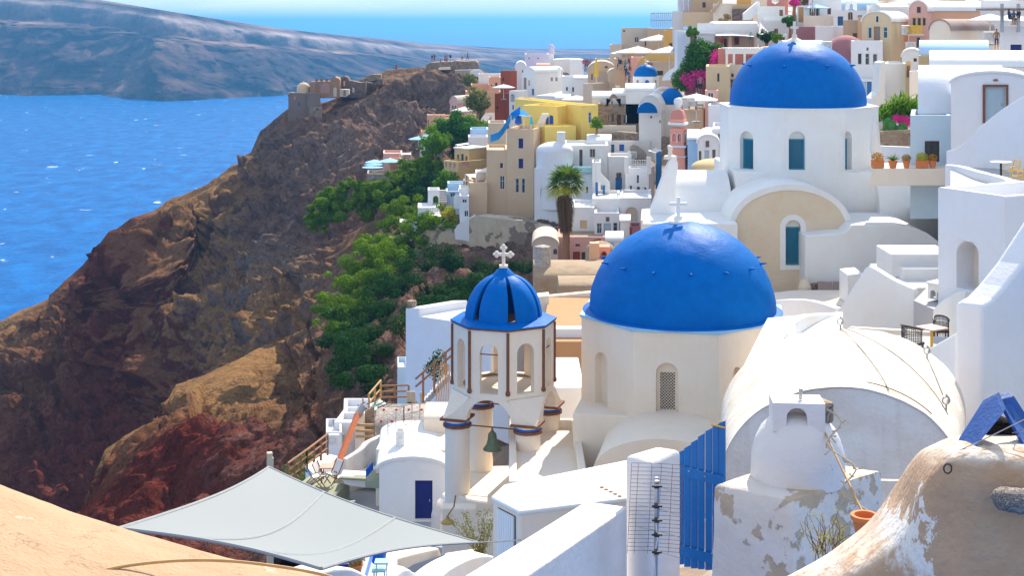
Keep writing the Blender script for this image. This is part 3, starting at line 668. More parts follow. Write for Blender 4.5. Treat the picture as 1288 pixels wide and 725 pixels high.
# people: one skinned body, clothes and hair as children
def make_person(pose):
    me = bpy.data.meshes.new('person'); 
    if pose == 0:   # standing
        J = dict(p=(0, 0, .95), w=(0, 0, 1.12), c=(0, 0, 1.35), n=(0, 0, 1.5), h=(0, -.01, 1.62), t=(0, 0, 1.72), hl=(-.1, 0, .9), kl=(-.11, -.02, .5), al=(-.12, .02, .09), fl=(-.13, -.13, .04), hr=(.1, 0, .9), kr=(.11, .0, .5), ar=(.12, .03, .09), fr=(.14, -.12, .04), sl=(-.19, 0, 1.41), el=(-.25, .03, 1.13), wl=(-.26, -.06, .88), gl=(-.26, -.08, .80), sr=(.19, 0, 1.41), er=(.25, .03, 1.13), wr=(.27, -.06, .88), gr=(.27, -.08, .80))
    elif pose == 1: # walking
        J = dict(p=(0, 0, .94), w=(0, -.01, 1.12), c=(0, -.02, 1.35), n=(0, -.02, 1.5), h=(0, -.04, 1.62), t=(0, -.02, 1.72), hl=(-.1, 0, .9), kl=(-.1, -.16, .52), al=(-.1, -.22, .1), fl=(-.1, -.37, .05), hr=(.1, 0, .9), kr=(.1, .08, .5), ar=(.1, .32, .16), fr=(.1, .22, .05), sl=(-.19, -.02, 1.41), el=(-.24, .14, 1.16), wl=(-.25, .12, .92), gl=(-.25, .1, .85), sr=(.19, -.02, 1.41), er=(.24, -.12, 1.15), wr=(.22, -.3, 1.02), gr=(.21, -.37, .99))
    else:           # sitting
        J = dict(p=(0, 0, .5), w=(0, .02, .66), c=(0, .03, .88), n=(0, .02, 1.03), h=(0, 0, 1.15), t=(0, .01, 1.25), hl=(-.1, -.02, .49), kl=(-.12, -.44, .5), al=(-.12, -.42, .09), fl=(-.13, -.56, .04), hr=(.1, -.02, .49), kr=(.12, -.44, .5), ar=(.12, -.42, .09), fr=(.13, -.56, .04), sl=(-.19, .03, .94), el=(-.25, -.03, .68), wl=(-.16, -.27, .64), gl=(-.12, -.34, .63), sr=(.19, .03, .94), er=(.25, -.03, .68), wr=(.16, -.27, .64), gr=(.12, -.34, .63))
    E = ['pw', 'wc', 'cn', 'nh', 'ht'] ; E = [('p', 'w'), ('w', 'c'), ('c', 'n'), ('n', 'h'), ('h', 't')]+[(a+s, b+s) if a != '' else None for s in 'lr' for a, b in (('h', 'k'), ('k', 'a'), ('a', 'f'), ('s', 'e'), ('e', 'w'), ('w', 'g'))]+[('p', 'hl'), ('p', 'hr'), ('c', 'sl'), ('c', 'sr')]
    rad = dict(p=.14, w=.125, c=.15, n=.058, h=.1, t=.055, h_=.085, k_=.058, a_=.042, f_=.04, s_=.06, e_=.042, w_=.03, g_=.036)
    ks = list(J); me.from_pydata([J[k] for k in ks], [(ks.index(a), ks.index(b)) for a, b in E], [])
    o = bpy.data.objects.new('person', me); COL.objects.link(o)
    sk = o.modifiers.new('skin', 'SKIN'); o.modifiers.new('sub', 'SUBSURF').levels = 1
    for i, k in enumerate(ks):
        r = rad[k] if len(k) == 1 else rad[k[0]+'_']; me.skin_vertices[0].data[i].radius = (r, r*.8 if k in 'pwc' else r); me.skin_vertices[0].data[i].use_root = (k == 'p')
    dg = bpy.context.evaluated_depsgraph_get(); m2 = bpy.data.meshes.new_from_object(o.evaluated_get(dg)); m2.name = 'person'
    bpy.data.objects.remove(o); m2.polygons.foreach_set('use_smooth', [True]*len(m2.polygons))
    top = J['t'][2]; cw = J['p'][2]; nk = J['n'][2]-.03
    m2.materials.clear()
    for mm in (MATS['skin'], MATS['shirt'], MATS['trousers'], MATS['hair']): m2.materials.append(mm)
    for pl in m2.polygons:
        c = pl.center
        if c.z > nk: mi = 3 if (c.z > top-.09 or c.y > J['h'][1]+.03) else 0
        elif pose < 2: mi = 1 if (c.z > cw-.02 and abs(c.x) < .245) else (0 if abs(c.x) > .2 and c.z > .7 else (2 if c.z > .42 else 0))
        else: mi = 1 if (c.z > .53 and c.y > -.12) else (2 if c.z > .36 and abs(c.x) < .22 else 0)
        pl.material_index = mi
    return m2
def _objcol(name, fallback, use):
    m, nt, b = _mat(name); oi = nt.nodes.new('ShaderNodeObjectInfo')
    if use == 'color': nt.links.new(_mix(nt, _math(nt, 'MULTIPLY', _noise(nt, _pos(nt), 9, 3), .5), oi.outputs['Color'], (.02, .02, .02)), b.inputs['Base Color'])
    else: nt.links.new(_ramp(nt, oi.outputs['Random'], fallback, 'CONSTANT'), b.inputs['Base Color'])
    b.inputs['Roughness'].default_value = .8; MATS[name] = m
_objcol('shirt', None, 'color'); _objcol('trousers', [(0, (.03, .04, .09)), (.4, (.35, .28, .2)), (.6, (.02, .02, .02)), (.8, (.5, .5, .52))], 'r')
_objcol('hair', [(0, (.02, .01, .008)), (.5, (.10, .05, .02)), (.8, (.35, .22, .1))], 'r'); paint('skin', (.48, .27, .18), .6, .1)
PM = {}
def person(label, px, py, Y, shirt, pose=0, rz=0.0, group='people in the village', s=1.0):
    px, py = X_(px), Y_(py)
    if pose not in PM: PM[pose] = make_person(pose)
    o = bpy.data.objects.new('person', PM[pose]); COL.objects.link(o); o.location = P(px, py, Y); o.rotation_euler.z = rz; o.scale = (s, s, s)
    o.color = (*shirt, 1); tag(o, label, 'person', group); return o
def ac_unit(label, x, y, Y, rz=0.0, s=.8):
    x, y = X_(x), Y_(y); c = P(x, y, Y); root = empty('air_conditioner', c, label, 'air conditioner'); root.rotation_euler.z = rz; root.scale = (s, s, s)
    def pp(q, n, m, **k):
        o = q.build(n, MT(m), None, **k); o.parent = root; return o
    pp(MB().box((0, 0, 0), (1.0, .36, .8)), 'casing', 'plastic_white', bevel=.03)
    q = MB(); q.tube([(.0+.3*math.cos(t), -.2, .3*math.sin(t)) for t in np.linspace(0, 2*PI, 17)], .015, 4); q.tube([(.18*math.cos(t), -.2, .18*math.sin(t)) for t in np.linspace(0, 2*PI, 13)], .012, 4); pp(q, 'grille', 'metal')
    pp(MB().lathe([(0, 0), (.29, 0), (.29, .01)], (0, 0, 0), 20), 'fan', 'black_metal').rotation_euler = (PI/2, 0, 0); root.children[-1].location = (0, -.185, 0)
    q = MB(); q.box((-.35, 0, -.44), (.05, .4, .06)); q.box((.35, 0, -.44), (.05, .4, .06)); pp(q, 'bracket', 'metal'); return root
def potplant(label, x, y, Y, w=.5, h=.35, leaf='leaf_green', n=260, sz=.06, r=.32, box=False, spiky=False, group=None, pot='terracotta'):
    b = P(X_(x), Y_(y), Y); root = empty('potted_plant', b, label, 'potted plant', group)
    q = MB()
    if box: q.box(b+Vector((0, 0, h/2)), (w, w*.55, h)); q.box(b+Vector((0, 0, h+.02)), (w+.05, w*.55+.05, .04))
    else: q.lathe([(0, 0), (w*.36, 0), (w*.5, h*.85), (w*.56, h*.86), (w*.56, h), (w*.46, h), (w*.44, h*.85), (0, h*.85)], b, 18)
    q.build('pot', MT(pot), root, bevel=.008)
    if spiky:
        q = MB()
        for k in range(int(n/8)):
            a = k*2.4; l = r*random.uniform(1.2, 2.2); el = random.uniform(.3, 1.3); p0 = b+Vector((0, 0, h)); d = Vector((math.cos(a)*math.cos(el), math.sin(a)*math.cos(el), math.sin(el)))
            q.tube([p0, p0+d*l*.5, p0+d*l*.9+Vector((0, 0, -l*.12))], [sz*.35, sz*.45, .003], 4)
        q.build('leaves', MT(leaf), root)
    else:
        V, Fc = leaf_cloud([b+Vector((0, 0, h+r*.6))], np.array([[r, r, r*.8]]), n, sz, seed=int(x*7+y)); quads_obj('leaves', V, Fc, MT(leaf), root)
    return root
plaster('ruin_orange', (.36, .20, .12), amt=.5, streak=.3); plaster('ruin_orange2', (.30, .17, .11), amt=.5); plaster('ruin_pink', (.42, .26, .22), amt=.4); plaster('ruin_pale', (.23, .175, .155), amt=.7, big=.2)
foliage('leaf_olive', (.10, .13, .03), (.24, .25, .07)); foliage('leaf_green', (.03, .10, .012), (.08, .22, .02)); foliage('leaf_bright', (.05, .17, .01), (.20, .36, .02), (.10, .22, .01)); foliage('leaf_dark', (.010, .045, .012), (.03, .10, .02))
foliage('leaf_pink', (.7, .02, .25), (.85, .08, .45), None); foliage('leaf_dry', (.30, .20, .08), (.45, .34, .16)); foliage('leaf_yellow', (.30, .32, .02), (.55, .5, .05)); foliage('leaf_orange', (.6, .18, .02), (.4, .3, .04))
# ------------------------------------------------------------------ the bell tower
R_(0, 0, 1)
def tower():
    cx, cy = -.34, 56.84; rot = math.radians(-17.4); root = empty('bell_tower', (cx, cy, 98), 'cream octagonal bell tower with a blue petalled dome, brown corner strips and two bronze bells', 'bell tower')
    def oc(k, r=2.05): t = math.radians(230+45*k); return Vector((cx+r*math.cos(t), cy+r*math.sin(t)))
    zt, zb, zc, zp = 107.92, 105.25, 104.35, 103.95       # cornice, lantern foot, arch spring, capital foot
    # lantern: eight walls with arched openings
    q = MB()
    for k in range(8):
        A, B = oc(k), oc(k+1); f = Face(A, B)
        if f.n.dot((A+B)/2-Vector((cx, cy))) < 0: f.n = -f.n
        L = f.L; o, h = arch_pair(L, zb, zt, L*.26, L*.74, zb+.18, zt-.52); arch_wall(q, f, o, h, .27)
        q.add([f.pt(0, zb), f.pt(L, zb), f.pt(L*.74, zb+.18), f.pt(L*.26, zb+.18)], [(0, 1, 2, 3)])
        q.add([f.pt(L*.26, zb+.18), f.pt(L*.74, zb+.18), f.pt(L*.74, zb+.18, .27), f.pt(L*.26, zb+.18, .27)], [(0, 1, 2, 3)])
    q.build('lantern_wall', MATS['cream'], root)
    q = MB(); q.prism([tuple(oc(k, 2.0)) for k in range(8)], zb-.06, zb+.05); q.build('lantern_floor', MATS['cream'], root)
    for k in range(8):
        p = oc(k, 2.07); MB().tube([(p.x, p.y, zt-.05), (p.x, p.y, zb+.32), (p.x, p.y, zb+.3)], .06, 8).lathe([(0, -.12), (.08, -.09), (.1, 0), (.08, .08), (0, .1)], (p.x, p.y, zb+.27), 10).build('corner_strip', MATS['brown_trim'], root)
    for k in range(4):     # tie bars seen in the openings
        A, B = (oc(2*k, 1.72)+oc(2*k+1, 1.72))/2, (oc(2*k, 1.9)+oc(2*k+1, 1.9))/2
        f = Face(oc(2*k, 1.95), oc(2*k+1, 1.95)); MB().tube([f.pt(f.L*.2, zt-.95), f.pt(f.L*.8, zt-.95)], .025, 6).build('tie_bar', MATS['rust'], root)
    # cornice and blue roof plate
    MB().prism([tuple(oc(k, 2.13)) for k in range(8)], zt+.003, zt+.07).build('cornice', MATS['brown_trim'], root)
    q = MB(); n = 48
    outr = []; 
    for i in range(n):
        t = math.radians(230)+2*PI*i/n; kk = int(i//6); A, B = oc(kk, 2.17), oc(kk+1, 2.17); outr.append(A.lerp(B, (i % 6)/6))
    inn = [Vector((cx+1.36*math.cos(math.radians(230)+2*PI*i/n), cy+1.36*math.sin(math.radians(230)+2*PI*i/n))) for i in range(n)]
    for z1, z2 in ((zt+.075, zt+.22),):
        vs = [(p.x, p.y, zt+.075) for p in outr]+[(p.x, p.y, zt+.12) for p in outr]+[(p.x, p.y, zt+.24) for p in inn]+[(p.x, p.y, zt+.075) for p in inn]
        fs = [(r*n+i, r*n+(i+1) % n, ((r+1) % 4)*n+(i+1) % n, ((r+1) % 4)*n+i) for r in range(4) for i in range(n)]
        q.add(vs, fs)
    q.build('dome_plate', DOMEB, root, weld=True)
    # six thick petals
    zd = zt+.16; Rd, Hd = 1.6, 1.78
    for k in range(6):
        c0 = math.radians(253+60*k); q = MB(); nA, nE = 8, 14; rings = []
        for rr in (0, .13):
            for e in range(nE+1):
                ph = math.radians(84*e/nE); hw = math.radians(23+2*math.sin(ph*2))
                for a in range(nA+1):
                    t = c0-hw+2*hw*a/nA; r = (Rd-rr)*math.cos(ph)**.92*(1.0-.015*abs(a-nA/2)); rings.append((cx+r*math.cos(t), cy+r*math.sin(t), zd+(Hd-rr)*math.sin(ph)**1.04))
        W = nA+1; N1 = W*(nE+1); fs = []
        for e in range(nE):
            for a in range(nA):
                i = e*W+a; fs.append((i, i+1, i+W+1, i+W)); fs.append((N1+i, N1+i+W, N1+i+W+1, N1+i+1))
            for a in (0, nA): i = e*W+a; fs.append((i, i+W, N1+i+W, N1+i))
        for a in range(nA): fs.append((a, N1+a, N1+a+1, a+1))
        q.add(rings, fs); q.build('dome_petal', DOMEB, root, weld=True, smooth=True, auto=35)
    MB().lathe([(.62, 1.40), (.60, 1.50), (.5, 1.66), (.33, 1.85), (.2, 1.98), (.11, 2.05), (0, 2.08)], (cx, cy, zd), 24).build('dome_cap', DOMEB, root, smooth=True)
    q = MB(); cross_mb(q, (cx, cy, zd+2.02), .78, .56, .12, True, rot*.5); q.box((cx, cy, zd+2.06), (.34, .3, .1)); q.build('cross', MATS['cream'], root)
    # four arches between round pillars, spreading from the lantern foot
    q = MB(); hs = 1.46; u0 = Vector((math.cos(rot), math.sin(rot))); v0 = Vector((-math.sin(rot), math.cos(rot)))
    pil = [Vector((cx, cy))+u0*sx*hs+v0*sy*hs for sx, sy in ((-1, -1), (1, -1), (1, 1), (-1, 1))]
    po = [Vector((cx, cy))+u0*sx*1.93+v0*sy*1.93 for sx, sy in ((-1, -1), (1, -1), (1, 1), (-1, 1))]
    for k in range(4):
        A, B = po[k], po[(k+1) % 4]; f = Face(A, B)
        if f.n.dot((A+B)/2-Vector((cx, cy))) < 0: f.n = -f.n
        L = f.L; m = L/2; r = .92; N = 16; hole = [(m-r*math.cos(PI*i/N), zc+r*.93*math.sin(PI*i/N)) for i in range(N+1)]; out = []
        for i in range(N+1):
            t = i/N
            if t < .3: e = t/.3; out.append((.05+(m-.785-.05)*e**.8, zc+(zb-zc)*e))
            elif t <= .7: out.append((m-.785+1.57*(t-.3)/.4, zb))
            else: e = (1-t)/.3; out.append((L-(.05+(m-.785-.05)*e**.8), zc+(zb-zc)*e))
        arch_wall(q, f, out, hole, .45)
    for k in range(4):     # squinches under the diagonal lantern walls
        c = po[k]; d1 = oc(2*k, 2.05); d0 = oc(2*k-1, 2.05)
        pts = [(d0.x, d0.y, zb), (d1.x, d1.y, zb)]; n1 = 6; uu = (po[(k+1) % 4]-c).normalized(); ww = (po[(k-1) % 4]-c).normalized(); A = []; B = []
        for i in range(n1+1):
            e = i/n1; s = .05+(po[0]-po[1]).length/2*0+(1.93-.785-.05)*e**.8; z = zc+(zb-zc)*e
            A.append((c.x+uu.x*s, c.y+uu.y*s, z)); B.append((c.x+ww.x*s, c.y+ww.y*s, z))
        q.add(A+B, [(i, i+1, n1+2+i, n1+1+i) for i in range(n1)])
    q.build('arch_wall', MATS['cream'], root)
    for i, p in enumerate(pil):
        MB().lathe([(.47, 100.8-zp), (.5, 101.2-zp), (.49, -.0)], (p.x, p.y, zp), 28).build('pillar', MATS['cream'], root, smooth=True)
        q = MB(); q.lathe([(.5, 0), (.57, .02), (.57, .12), (.5, .14)], (p.x, p.y, zp), 28); q.box((p.x, p.y, zp+.36), (1.1, 1.1, .09), rot); q.build('capital_trim', MATS['brown_trim'], root)
        MB().lathe([(.5, .14), (.512, .15), (.512, .21), (.5, .23)], (p.x, p.y, zp), 28).build('blue_band', MATS['blue_paint'], root)
        MB().lathe([(.5, .23), (.5, .315)], (p.x, p.y, zp), 28).build('capital', MATS['cream'], root)
    # bells on an iron bar
    z = zp+.08; a, b = pil[0], pil[1]; q = MB(); q.tube([(a.x, a.y, z), (b.x, b.y, z)], .03, 8); q.build('bell_bar', MATS['rust'], root); q = MB(); q.tube([(pil[3].x, pil[3].y, z+.1), (pil[2].x, pil[2].y, z+.1)], .03, 8); q.build('bell_bar', MATS['rust'], root)
    for (s, c2, zz, k) in ((.5, a.lerp(b, .5), z, 1.0), (1, pil[3].lerp(pil[2], .62), z+.1, .95)):
        bl = MB().lathe([(.001, -.14), (.05, -.13), (.1, -.2), (.16, -.26), (.19, -.5), (.24, -.68), (.36, -.84), (.37, -.88), (.33, -.88), (.2, -.7), (.15, -.3), (0, -.22)], (c2.x, c2.y, zz), 28).build('bell', MATS['bronze'], root, smooth=True)
        MB().tube([(c2.x, c2.y, zz+.02), (c2.x, c2.y, zz-.15)], .04, 8).build('yoke', MATS['rust'], bl); MB().tube([(c2.x, c2.y, zz-.3), (c2.x, c2.y, zz-1.0)], .02, 6).lathe([(0, -.05), (.05, 0), (0, .05)], (c2.x, c2.y, zz-.97), 8).build('clapper', MATS['rust'], bl)
    q = MB(); p0 = a.lerp(b, .5); rp = [Vector((p0.x, p0.y, z-.95)), Vector((p0.x+.05, p0.y+.1, z-1.4)), Vector((p0.x+.45, p0.y+.3, z-1.0)), Vector((p0.x+.9, p0.y+.6, z-1.2))]; q.tube([p0.to_3d()+Vector((.0, 0, z-1))]+rp[1:], .015, 5); q.build('bell_rope', MATS['wood_light'], root)
    # base: platform, curved lower wall
    q = MB(); q.lathe([(2.35, -6), (2.35, -.35), (2.32, -.05), (2.25, 0), (0, 0)], (cx, cy, 101.35), 48); q.build('base', MATS['cream'], root, smooth=True, auto=35)
tower()
pslab('stepped cream wall below the bell tower carrying a bent lamp', 'cream', [(556, 640), (600, 640), (600, 652), (625, 652), (625, 740), (556, 740)], (556, 53, 640, 53), .6)
# ------------------------------------------------------------------ front church with the large dome
def octa(cx, cy, r, a0): return [Vector((cx+r*math.cos(math.radians(a0+45*k)), cy+r*math.sin(math.radians(a0+45*k)))) for k in range(8)]
def rough_dome(name, cx, cy, z, R, H, root, mat=DOMEB, seg=96, rings=40, amp=.02, seed=0):
    mb = MB(); mb.lathe(dome_prof(R, H, rings), (cx, cy, z), seg); V = np.array(mb.v); d = (V-np.array([cx, cy, z])); d /= np.linalg.norm(d, axis=1)[:, None]+1e-9
    V += d*(fbm(V*1.1, 4, seed=seed)*amp+fbm(V*4, 3, seed=seed+5)*amp*.35)[:, None]; mb.v = [tuple(v) for v in V]
    return mb.build(name, mat, root, weld=True, smooth=True)
def church_front():
    cx, cy = 7.01, 58.0; root = empty('domed_church', (cx, cy, 98), 'cream church with the largest blue dome and a white cross, beside the bell tower', 'church')
    V = octa(cx, cy, 4.29, 237); zt = 108.04; q = MB(); wm = MATS['cream']
    for k in range(8):
        A, B = V[k], V[(k+1) % 8]; f = Face(A, B) if k in (0, 7) else None
        if k == 7:       # left visible wall: blind niche
            f = Face(V[7], V[0]); s0, s1 = sorted((f.s_(748), f.s_(764))); holed(q, f, 0, f.L, 100, zt, [(s0, s1, f.z_(511, s0), f.z_(441, s0), .35, True)])
            q.add([f.pt(s0, f.z_(511, s0), .34), f.pt(s1, f.z_(511, s0), .34), f.pt(s1, f.z_(441, s0), .34), f.pt(s0, f.z_(441, s0), .34)], [(0, 1, 2, 3)])
        elif k == 0:
            f = Face(V[0], V[1]); s0, s1 = sorted((f.s_(825), f.s_(853))); zl, zh = f.z_(527, s0), f.z_(456, s0); holed(q, f, 0, f.L, 100, zt, [(s0, s1, zl, zh, .38, True)])
            fr = MB(); a, b = s0+.12, s1-.12
            for (x0, x1, y0, y1) in ((s0, s0+.14, zl, zh), (s1-.14, s1, zl, zh), (s0+.14, s1-.14, zl, zl+.2), (s0+.14, s1-.14, zh-.45, zh)):
                fr.add([f.pt(x0, y0, .32), f.pt(x1, y0, .32), f.pt(x1, y1, .32), f.pt(x0, y1, .32), f.pt(x0, y0, .4), f.pt(x1, y0, .4), f.pt(x1, y1, .4), f.pt(x0, y1, .4)], [(0, 1, 2, 3), (4, 5, 6, 7), (0, 1, 5, 4), (1, 2, 6, 5), (2, 3, 7, 6), (3, 0, 4, 7)])
            w_ = fr.build('window', wm, root); g_ = MB(); add_lattice(g_, f, s0+.14, s1-.14, zl+.2, zh-.45, .33, 5, .011); g_.build('lattice', wm, w_)
            MB().add([f.pt(s0+.1, zl+.1, .39), f.pt(s1-.1, zl+.1, .39), f.pt(s1-.1, zh-.3, .39), f.pt(s0+.1, zh-.3, .39)], [(0, 1, 2, 3)]).build('pane', MATS['dark_glass'], w_)
        elif k == 1:
            f = Face(V[1], V[2]); s0, s1 = sorted((f.s_(922), f.s_(932))); holed(q, f, 0, f.L, 100, zt, [(s0, s1, f.z_(500, s0), f.z_(463, s0), .3, True)])
            q.add([f.pt(s0, f.z_(500, s0), .29), f.pt(s1, f.z_(500, s0), .29), f.pt(s1, f.z_(463, s0), .29), f.pt(s0, f.z_(463, s0), .29)], [(0, 1, 2, 3)])
        else: q.add([(A.x, A.y, 100), (B.x, B.y, 100), (B.x, B.y, zt), (A.x, A.y, zt)], [(0, 1, 2, 3)])
    q.build('drum', wm, root)
    q = MB(); s = 3.99; c45 = [Vector((cx+5.63*math.cos(math.radians(259.5+45+90*k)), cy+5.63*math.sin(math.radians(259.5+45+90*k)))) for k in range(4)]
    bz = [104.75]*4; q.prism([tuple(p) for p in c45], 97.5, bz)
    # sloping corner shelves
    q.build('square_base', wm, root, bevel=.05)
    q = MB(); Vo = octa(cx, cy, 4.36, 237); q.prism([tuple(p) for p in Vo], zt+.003, zt+.1); q.build('cornice', MATS['blue_pale_edge'], root)
    MB().lathe([(4.1, .1), (4.0, .13), (3.6, .16)], (cx, cy, zt), 64).build('gutter', DOMEB, root)
    rough_dome('dome', cx, cy, zt+.1, 3.82, 3.62, root, amp=.035, seed=4)
    for k in range(14):
        t = math.radians(12+k*360/14); r = 3.82*math.cos(math.asin(.56)); z = zt+.1+3.62*.56
        c = Vector((cx+r*math.cos(t), cy+r*math.sin(t), z)); d = Vector((math.cos(t), math.sin(t), .12)); MB().tube([c-d*.1, c+d*.12, c+d*.28], [.06, .05, .02], 6).build('dome_peg', DOMEB, root)
    q = MB(); q.lathe([(.0, -.05), (.42, -.02), (.4, .1), (.2, .16), (.16, .3), (0, .3)], (cx-.15, cy, zt+3.68), 20); cross_mb(q, (cx-.15, cy, zt+3.9), .85, .72, .13); q.build('cross', MATS['white'], root)
    # small barrel vault towards the eye
    zr = CZ-(543-HY)/F*51.5; q = MB(); N = 20; hw, rs = 2.6, 1.35; pr = [(-hw*math.cos(PI*i/N), rs*math.sin(PI*i/N)) for i in range(N+1)]; ax = Vector((math.cos(math.radians(259.5)), math.sin(math.radians(259.5)))); sd = Vector((-ax.y, ax.x)); c0 = Vector((cx-.15, cy))
    for d0 in (3.6, 8.6): pass
    A = [((c0+ax*3.6+sd*x).x, (c0+ax*3.6+sd*x).y, zr-rs+h) for x, h in pr]+[((c0+ax*7.6+sd*x).x, (c0+ax*7.6+sd*x).y, zr-rs+h) for x, h in pr]
    q.add(A, [(i, i+1, N+2+i, N+1+i) for i in range(N)]+[tuple(range(N+1, 2*N+2))])
    for i in (0, N): a, b = A[i], A[N+1+i]; q.add([a, b, (b[0], b[1], 96), (a[0], a[1], 96)], [(0, 1, 2, 3)])
    a, b = A[N+1], A[2*N+1]; q.add([a, b, (b[0], b[1], 96), (a[0], a[1], 96)], [(0, 1, 2, 3)])
    q.build('apse_vault', wm, root, weld=True, smooth=True, auto=40)
paint('blue_pale_edge', (.30, .52, .72), .7, .1, .3)
church_front()
# ------------------------------------------------------------------ rear church
def church_rear():
    cx, cy = 19.27, 95.0; root = empty('domed_church', (cx, cy, 102), 'white church with high blue dome, blue lattice windows and arched cream gable', 'church')
    wm = MATS['white']; V = octa(cx, cy, 5.35, 247.5); zt = 114.36; q = MB()
    def latwin(f, s0, s1, zl, zh, dep, arch=True, n=5):
        fr = MB(); t = .09; zt_ = zh-(s1-s0)*.5 if arch else zh
        for (x0, x1, y0, y1) in ((s0, s0+t, zl, zt_), (s1-t, s1, zl, zt_), (s0+t, s1-t, zl, zl+t), (s0+t, s1-t, zt_-t, zt_)):
            fr.add([f.pt(x, y, d) for d in (dep-.08, dep-.002) for x, y in ((x0, y0), (x1, y0), (x1, y1), (x0, y1))], [(0, 1, 2, 3), (4, 5, 6, 7), (0, 1, 5, 4), (1, 2, 6, 5), (2, 3, 7, 6), (3, 0, 4, 7)])
        w_ = fr.build('window', MATS['teal'], root); g_ = MB(); add_lattice(g_, f, s0+t, s1-t, zl+t, zt_-t, dep-.05, n, .018); g_.build('lattice', MATS['teal'], w_)
        MB().add([f.pt(s0+.01, zl+.01, dep-.01), f.pt(s1-.01, zl+.01, dep-.01), f.pt(s1-.01, zt_, dep-.01), f.pt(s0+.01, zt_, dep-.01)], [(0, 1, 2, 3)]).build('pane', MATS['blue_glass'], w_)
        if arch: MB().add([f.pt(s0, zt_-.01, dep-.003), f.pt(s1, zt_-.01, dep-.003), f.pt(s1, zh, dep-.003), f.pt(s0, zh, dep-.003)], [(0, 1, 2, 3)]).build('arch_infill', wm, root)
    for k, (a, b) in {7: (936, 942), 0: (993, 1012), 1: (1062, 1070)}.items():
        f = Face(V[k], V[(k+1) % 8]); m = f.s_((a+b)/2); hw = .53; zl, zh = f.z_(214, m), f.z_(165, m); holed(q, f, 0, f.L, 108, zt, [(m-hw, m+hw, zl, zh, .45, True)]); latwin(f, m-hw, m+hw, zl, zh, .45)
    for k in range(2, 7):
        A, B = V[k], V[(k+1) % 8]; q.add([(A.x, A.y, 108), (B.x, B.y, 108), (B.x, B.y, zt), (A.x, A.y, zt)], [(0, 1, 2, 3)])
    q.add([(p.x, p.y, zt) for p in V], [tuple(range(8))]); q.build('drum', wm, root)
    MB().prism([tuple(p) for p in octa(cx, cy, 5.42, 247.5)], zt+.004, zt+.1).build('cornice', wm, root, bevel=.03)
    rough_dome('dome', cx, cy, zt+.1, 4.55, 4.3, root, amp=.03, seed=14)
    for k in range(8):
        t = math.radians(20+k*45); r = 4.55*math.cos(math.asin(.62)); c = Vector((cx+r*math.cos(t), cy+r*math.sin(t), zt+.1+4.3*.62)); d = Vector((math.cos(t), math.sin(t), .1)); MB().tube([c-d*.1, c+d*.3], [.1, .05], 6).build('dome_peg', DOMEB, root)
    q = MB(); q.lathe([(.0, -.05), (.7, -.08), (.45, .12), (.2, .25), (.14, .5), (0, .5)], (cx-.2, cy, zt+4.35), 20); q.box((cx-.2, cy, zt+5.25), (.18, .18, .95)); q.box((cx-.2, cy, zt+5.3), (.5, .17, .17)); q.build('cross', MATS['cream'], root)
    MB().box((cx, cy, 105.1), (9.85, 9.85, 10.6)).build('square_base', wm, root, bevel=.06)
    # arched gable with cream render and white rim
    Yg = 85.7; f = fpx(918, Yg, 1070, Yg); q = MB(); N = 28; m = f.s_(994); hw = 3.72; zs = f.z_(291, 0); rs = f.z_(233, 0)-zs
    arc = [(m-hw*math.cos(PI*i/N), zs+rs*math.sin(PI*i/N)**.9) for i in range(N+1)]
    w0, w1 = f.s_(988), f.s_(1007); zl, zh = f.z_(334, 0), f.z_(277, 0)
    # cream face: strips from window ring to arch
    hh = (w1-w0)/2; mm = (w0+w1)/2; hole = [(w0, zl)]+[(mm-hh*math.cos(PI*i/(N-2)), zh-hh+hh*math.sin(PI*i/(N-2))) for i in range(N-1)]+[(w1, zl)]
    zb_ = 101.5
    q.add([f.pt(*p) for p in arc]+[f.pt(*p) for p in hole], [(i, i+1, N+2+i, N+1+i) for i in range(N)])
    q.add([f.pt(m-hw, zb_), f.pt(m+hw, zb_), f.pt(m+hw, zs), f.pt(w1, zl), f.pt(w0, zl), f.pt(m-hw, zs)], [(0, 1, 2, 3, 4, 5)])
    q.add([f.pt(*p) for p in hole]+[f.pt(*p, .35) for p in hole], [(i, i+1, N+2+i, N+1+i) for i in range(N)]); q.add([f.pt(w0, zl), f.pt(w1, zl), f.pt(w1, zl, .35), f.pt(w0, zl, .35)], [(0, 1, 2, 3)])
    q.build('gable', MATS['gable_cream'], root)
    latwin(f, w0, w1, zl, zh, .35, True, 5)
    q = MB(); t = .34; hi = [(w0-t, zl-t*.8)]+[(mm-(hh+t)*math.cos(PI*i/(N-2)), zh-hh+(hh+t)*math.sin(PI*i/(N-2))) for i in range(N-1)]+[(w1+t, zl-t*.8)]
    q.add([f.pt(*p, -.04) for p in hi]+[f.pt(*p, -.04) for p in hole], [(i, i+1, N+2+i, N+1+i) for i in range(N)]); q.add([f.pt(*p, -.04) for p in hi]+[f.pt(*p, 0) for p in hi], [(i, i+1, N+2+i, N+1+i) for i in range(N)]); q.add([f.pt(*p, -.04) for p in hole]+[f.pt(*p, 0) for p in hole], [(i, i+1, N+2+i, N+1+i) for i in range(N)])
    q.add([f.pt(w0-t, zl-t*.8, -.04), f.pt(w1+t, zl-t*.8, -.04), f.pt(w1, zl, -.04), f.pt(w0, zl, -.04)], [(0, 1, 2, 3)]); q.build('window_surround', wm, root)
    q = MB(); k1, k2 = .0, .28
    a0 = [f.pt(m+(s-m)*1.0, z, -.07) for s, z in [(m-(hw-.3)*math.cos(PI*i/N), zs+(rs-.3)*math.sin(PI*i/N)**.9) for i in range(N+1)]]
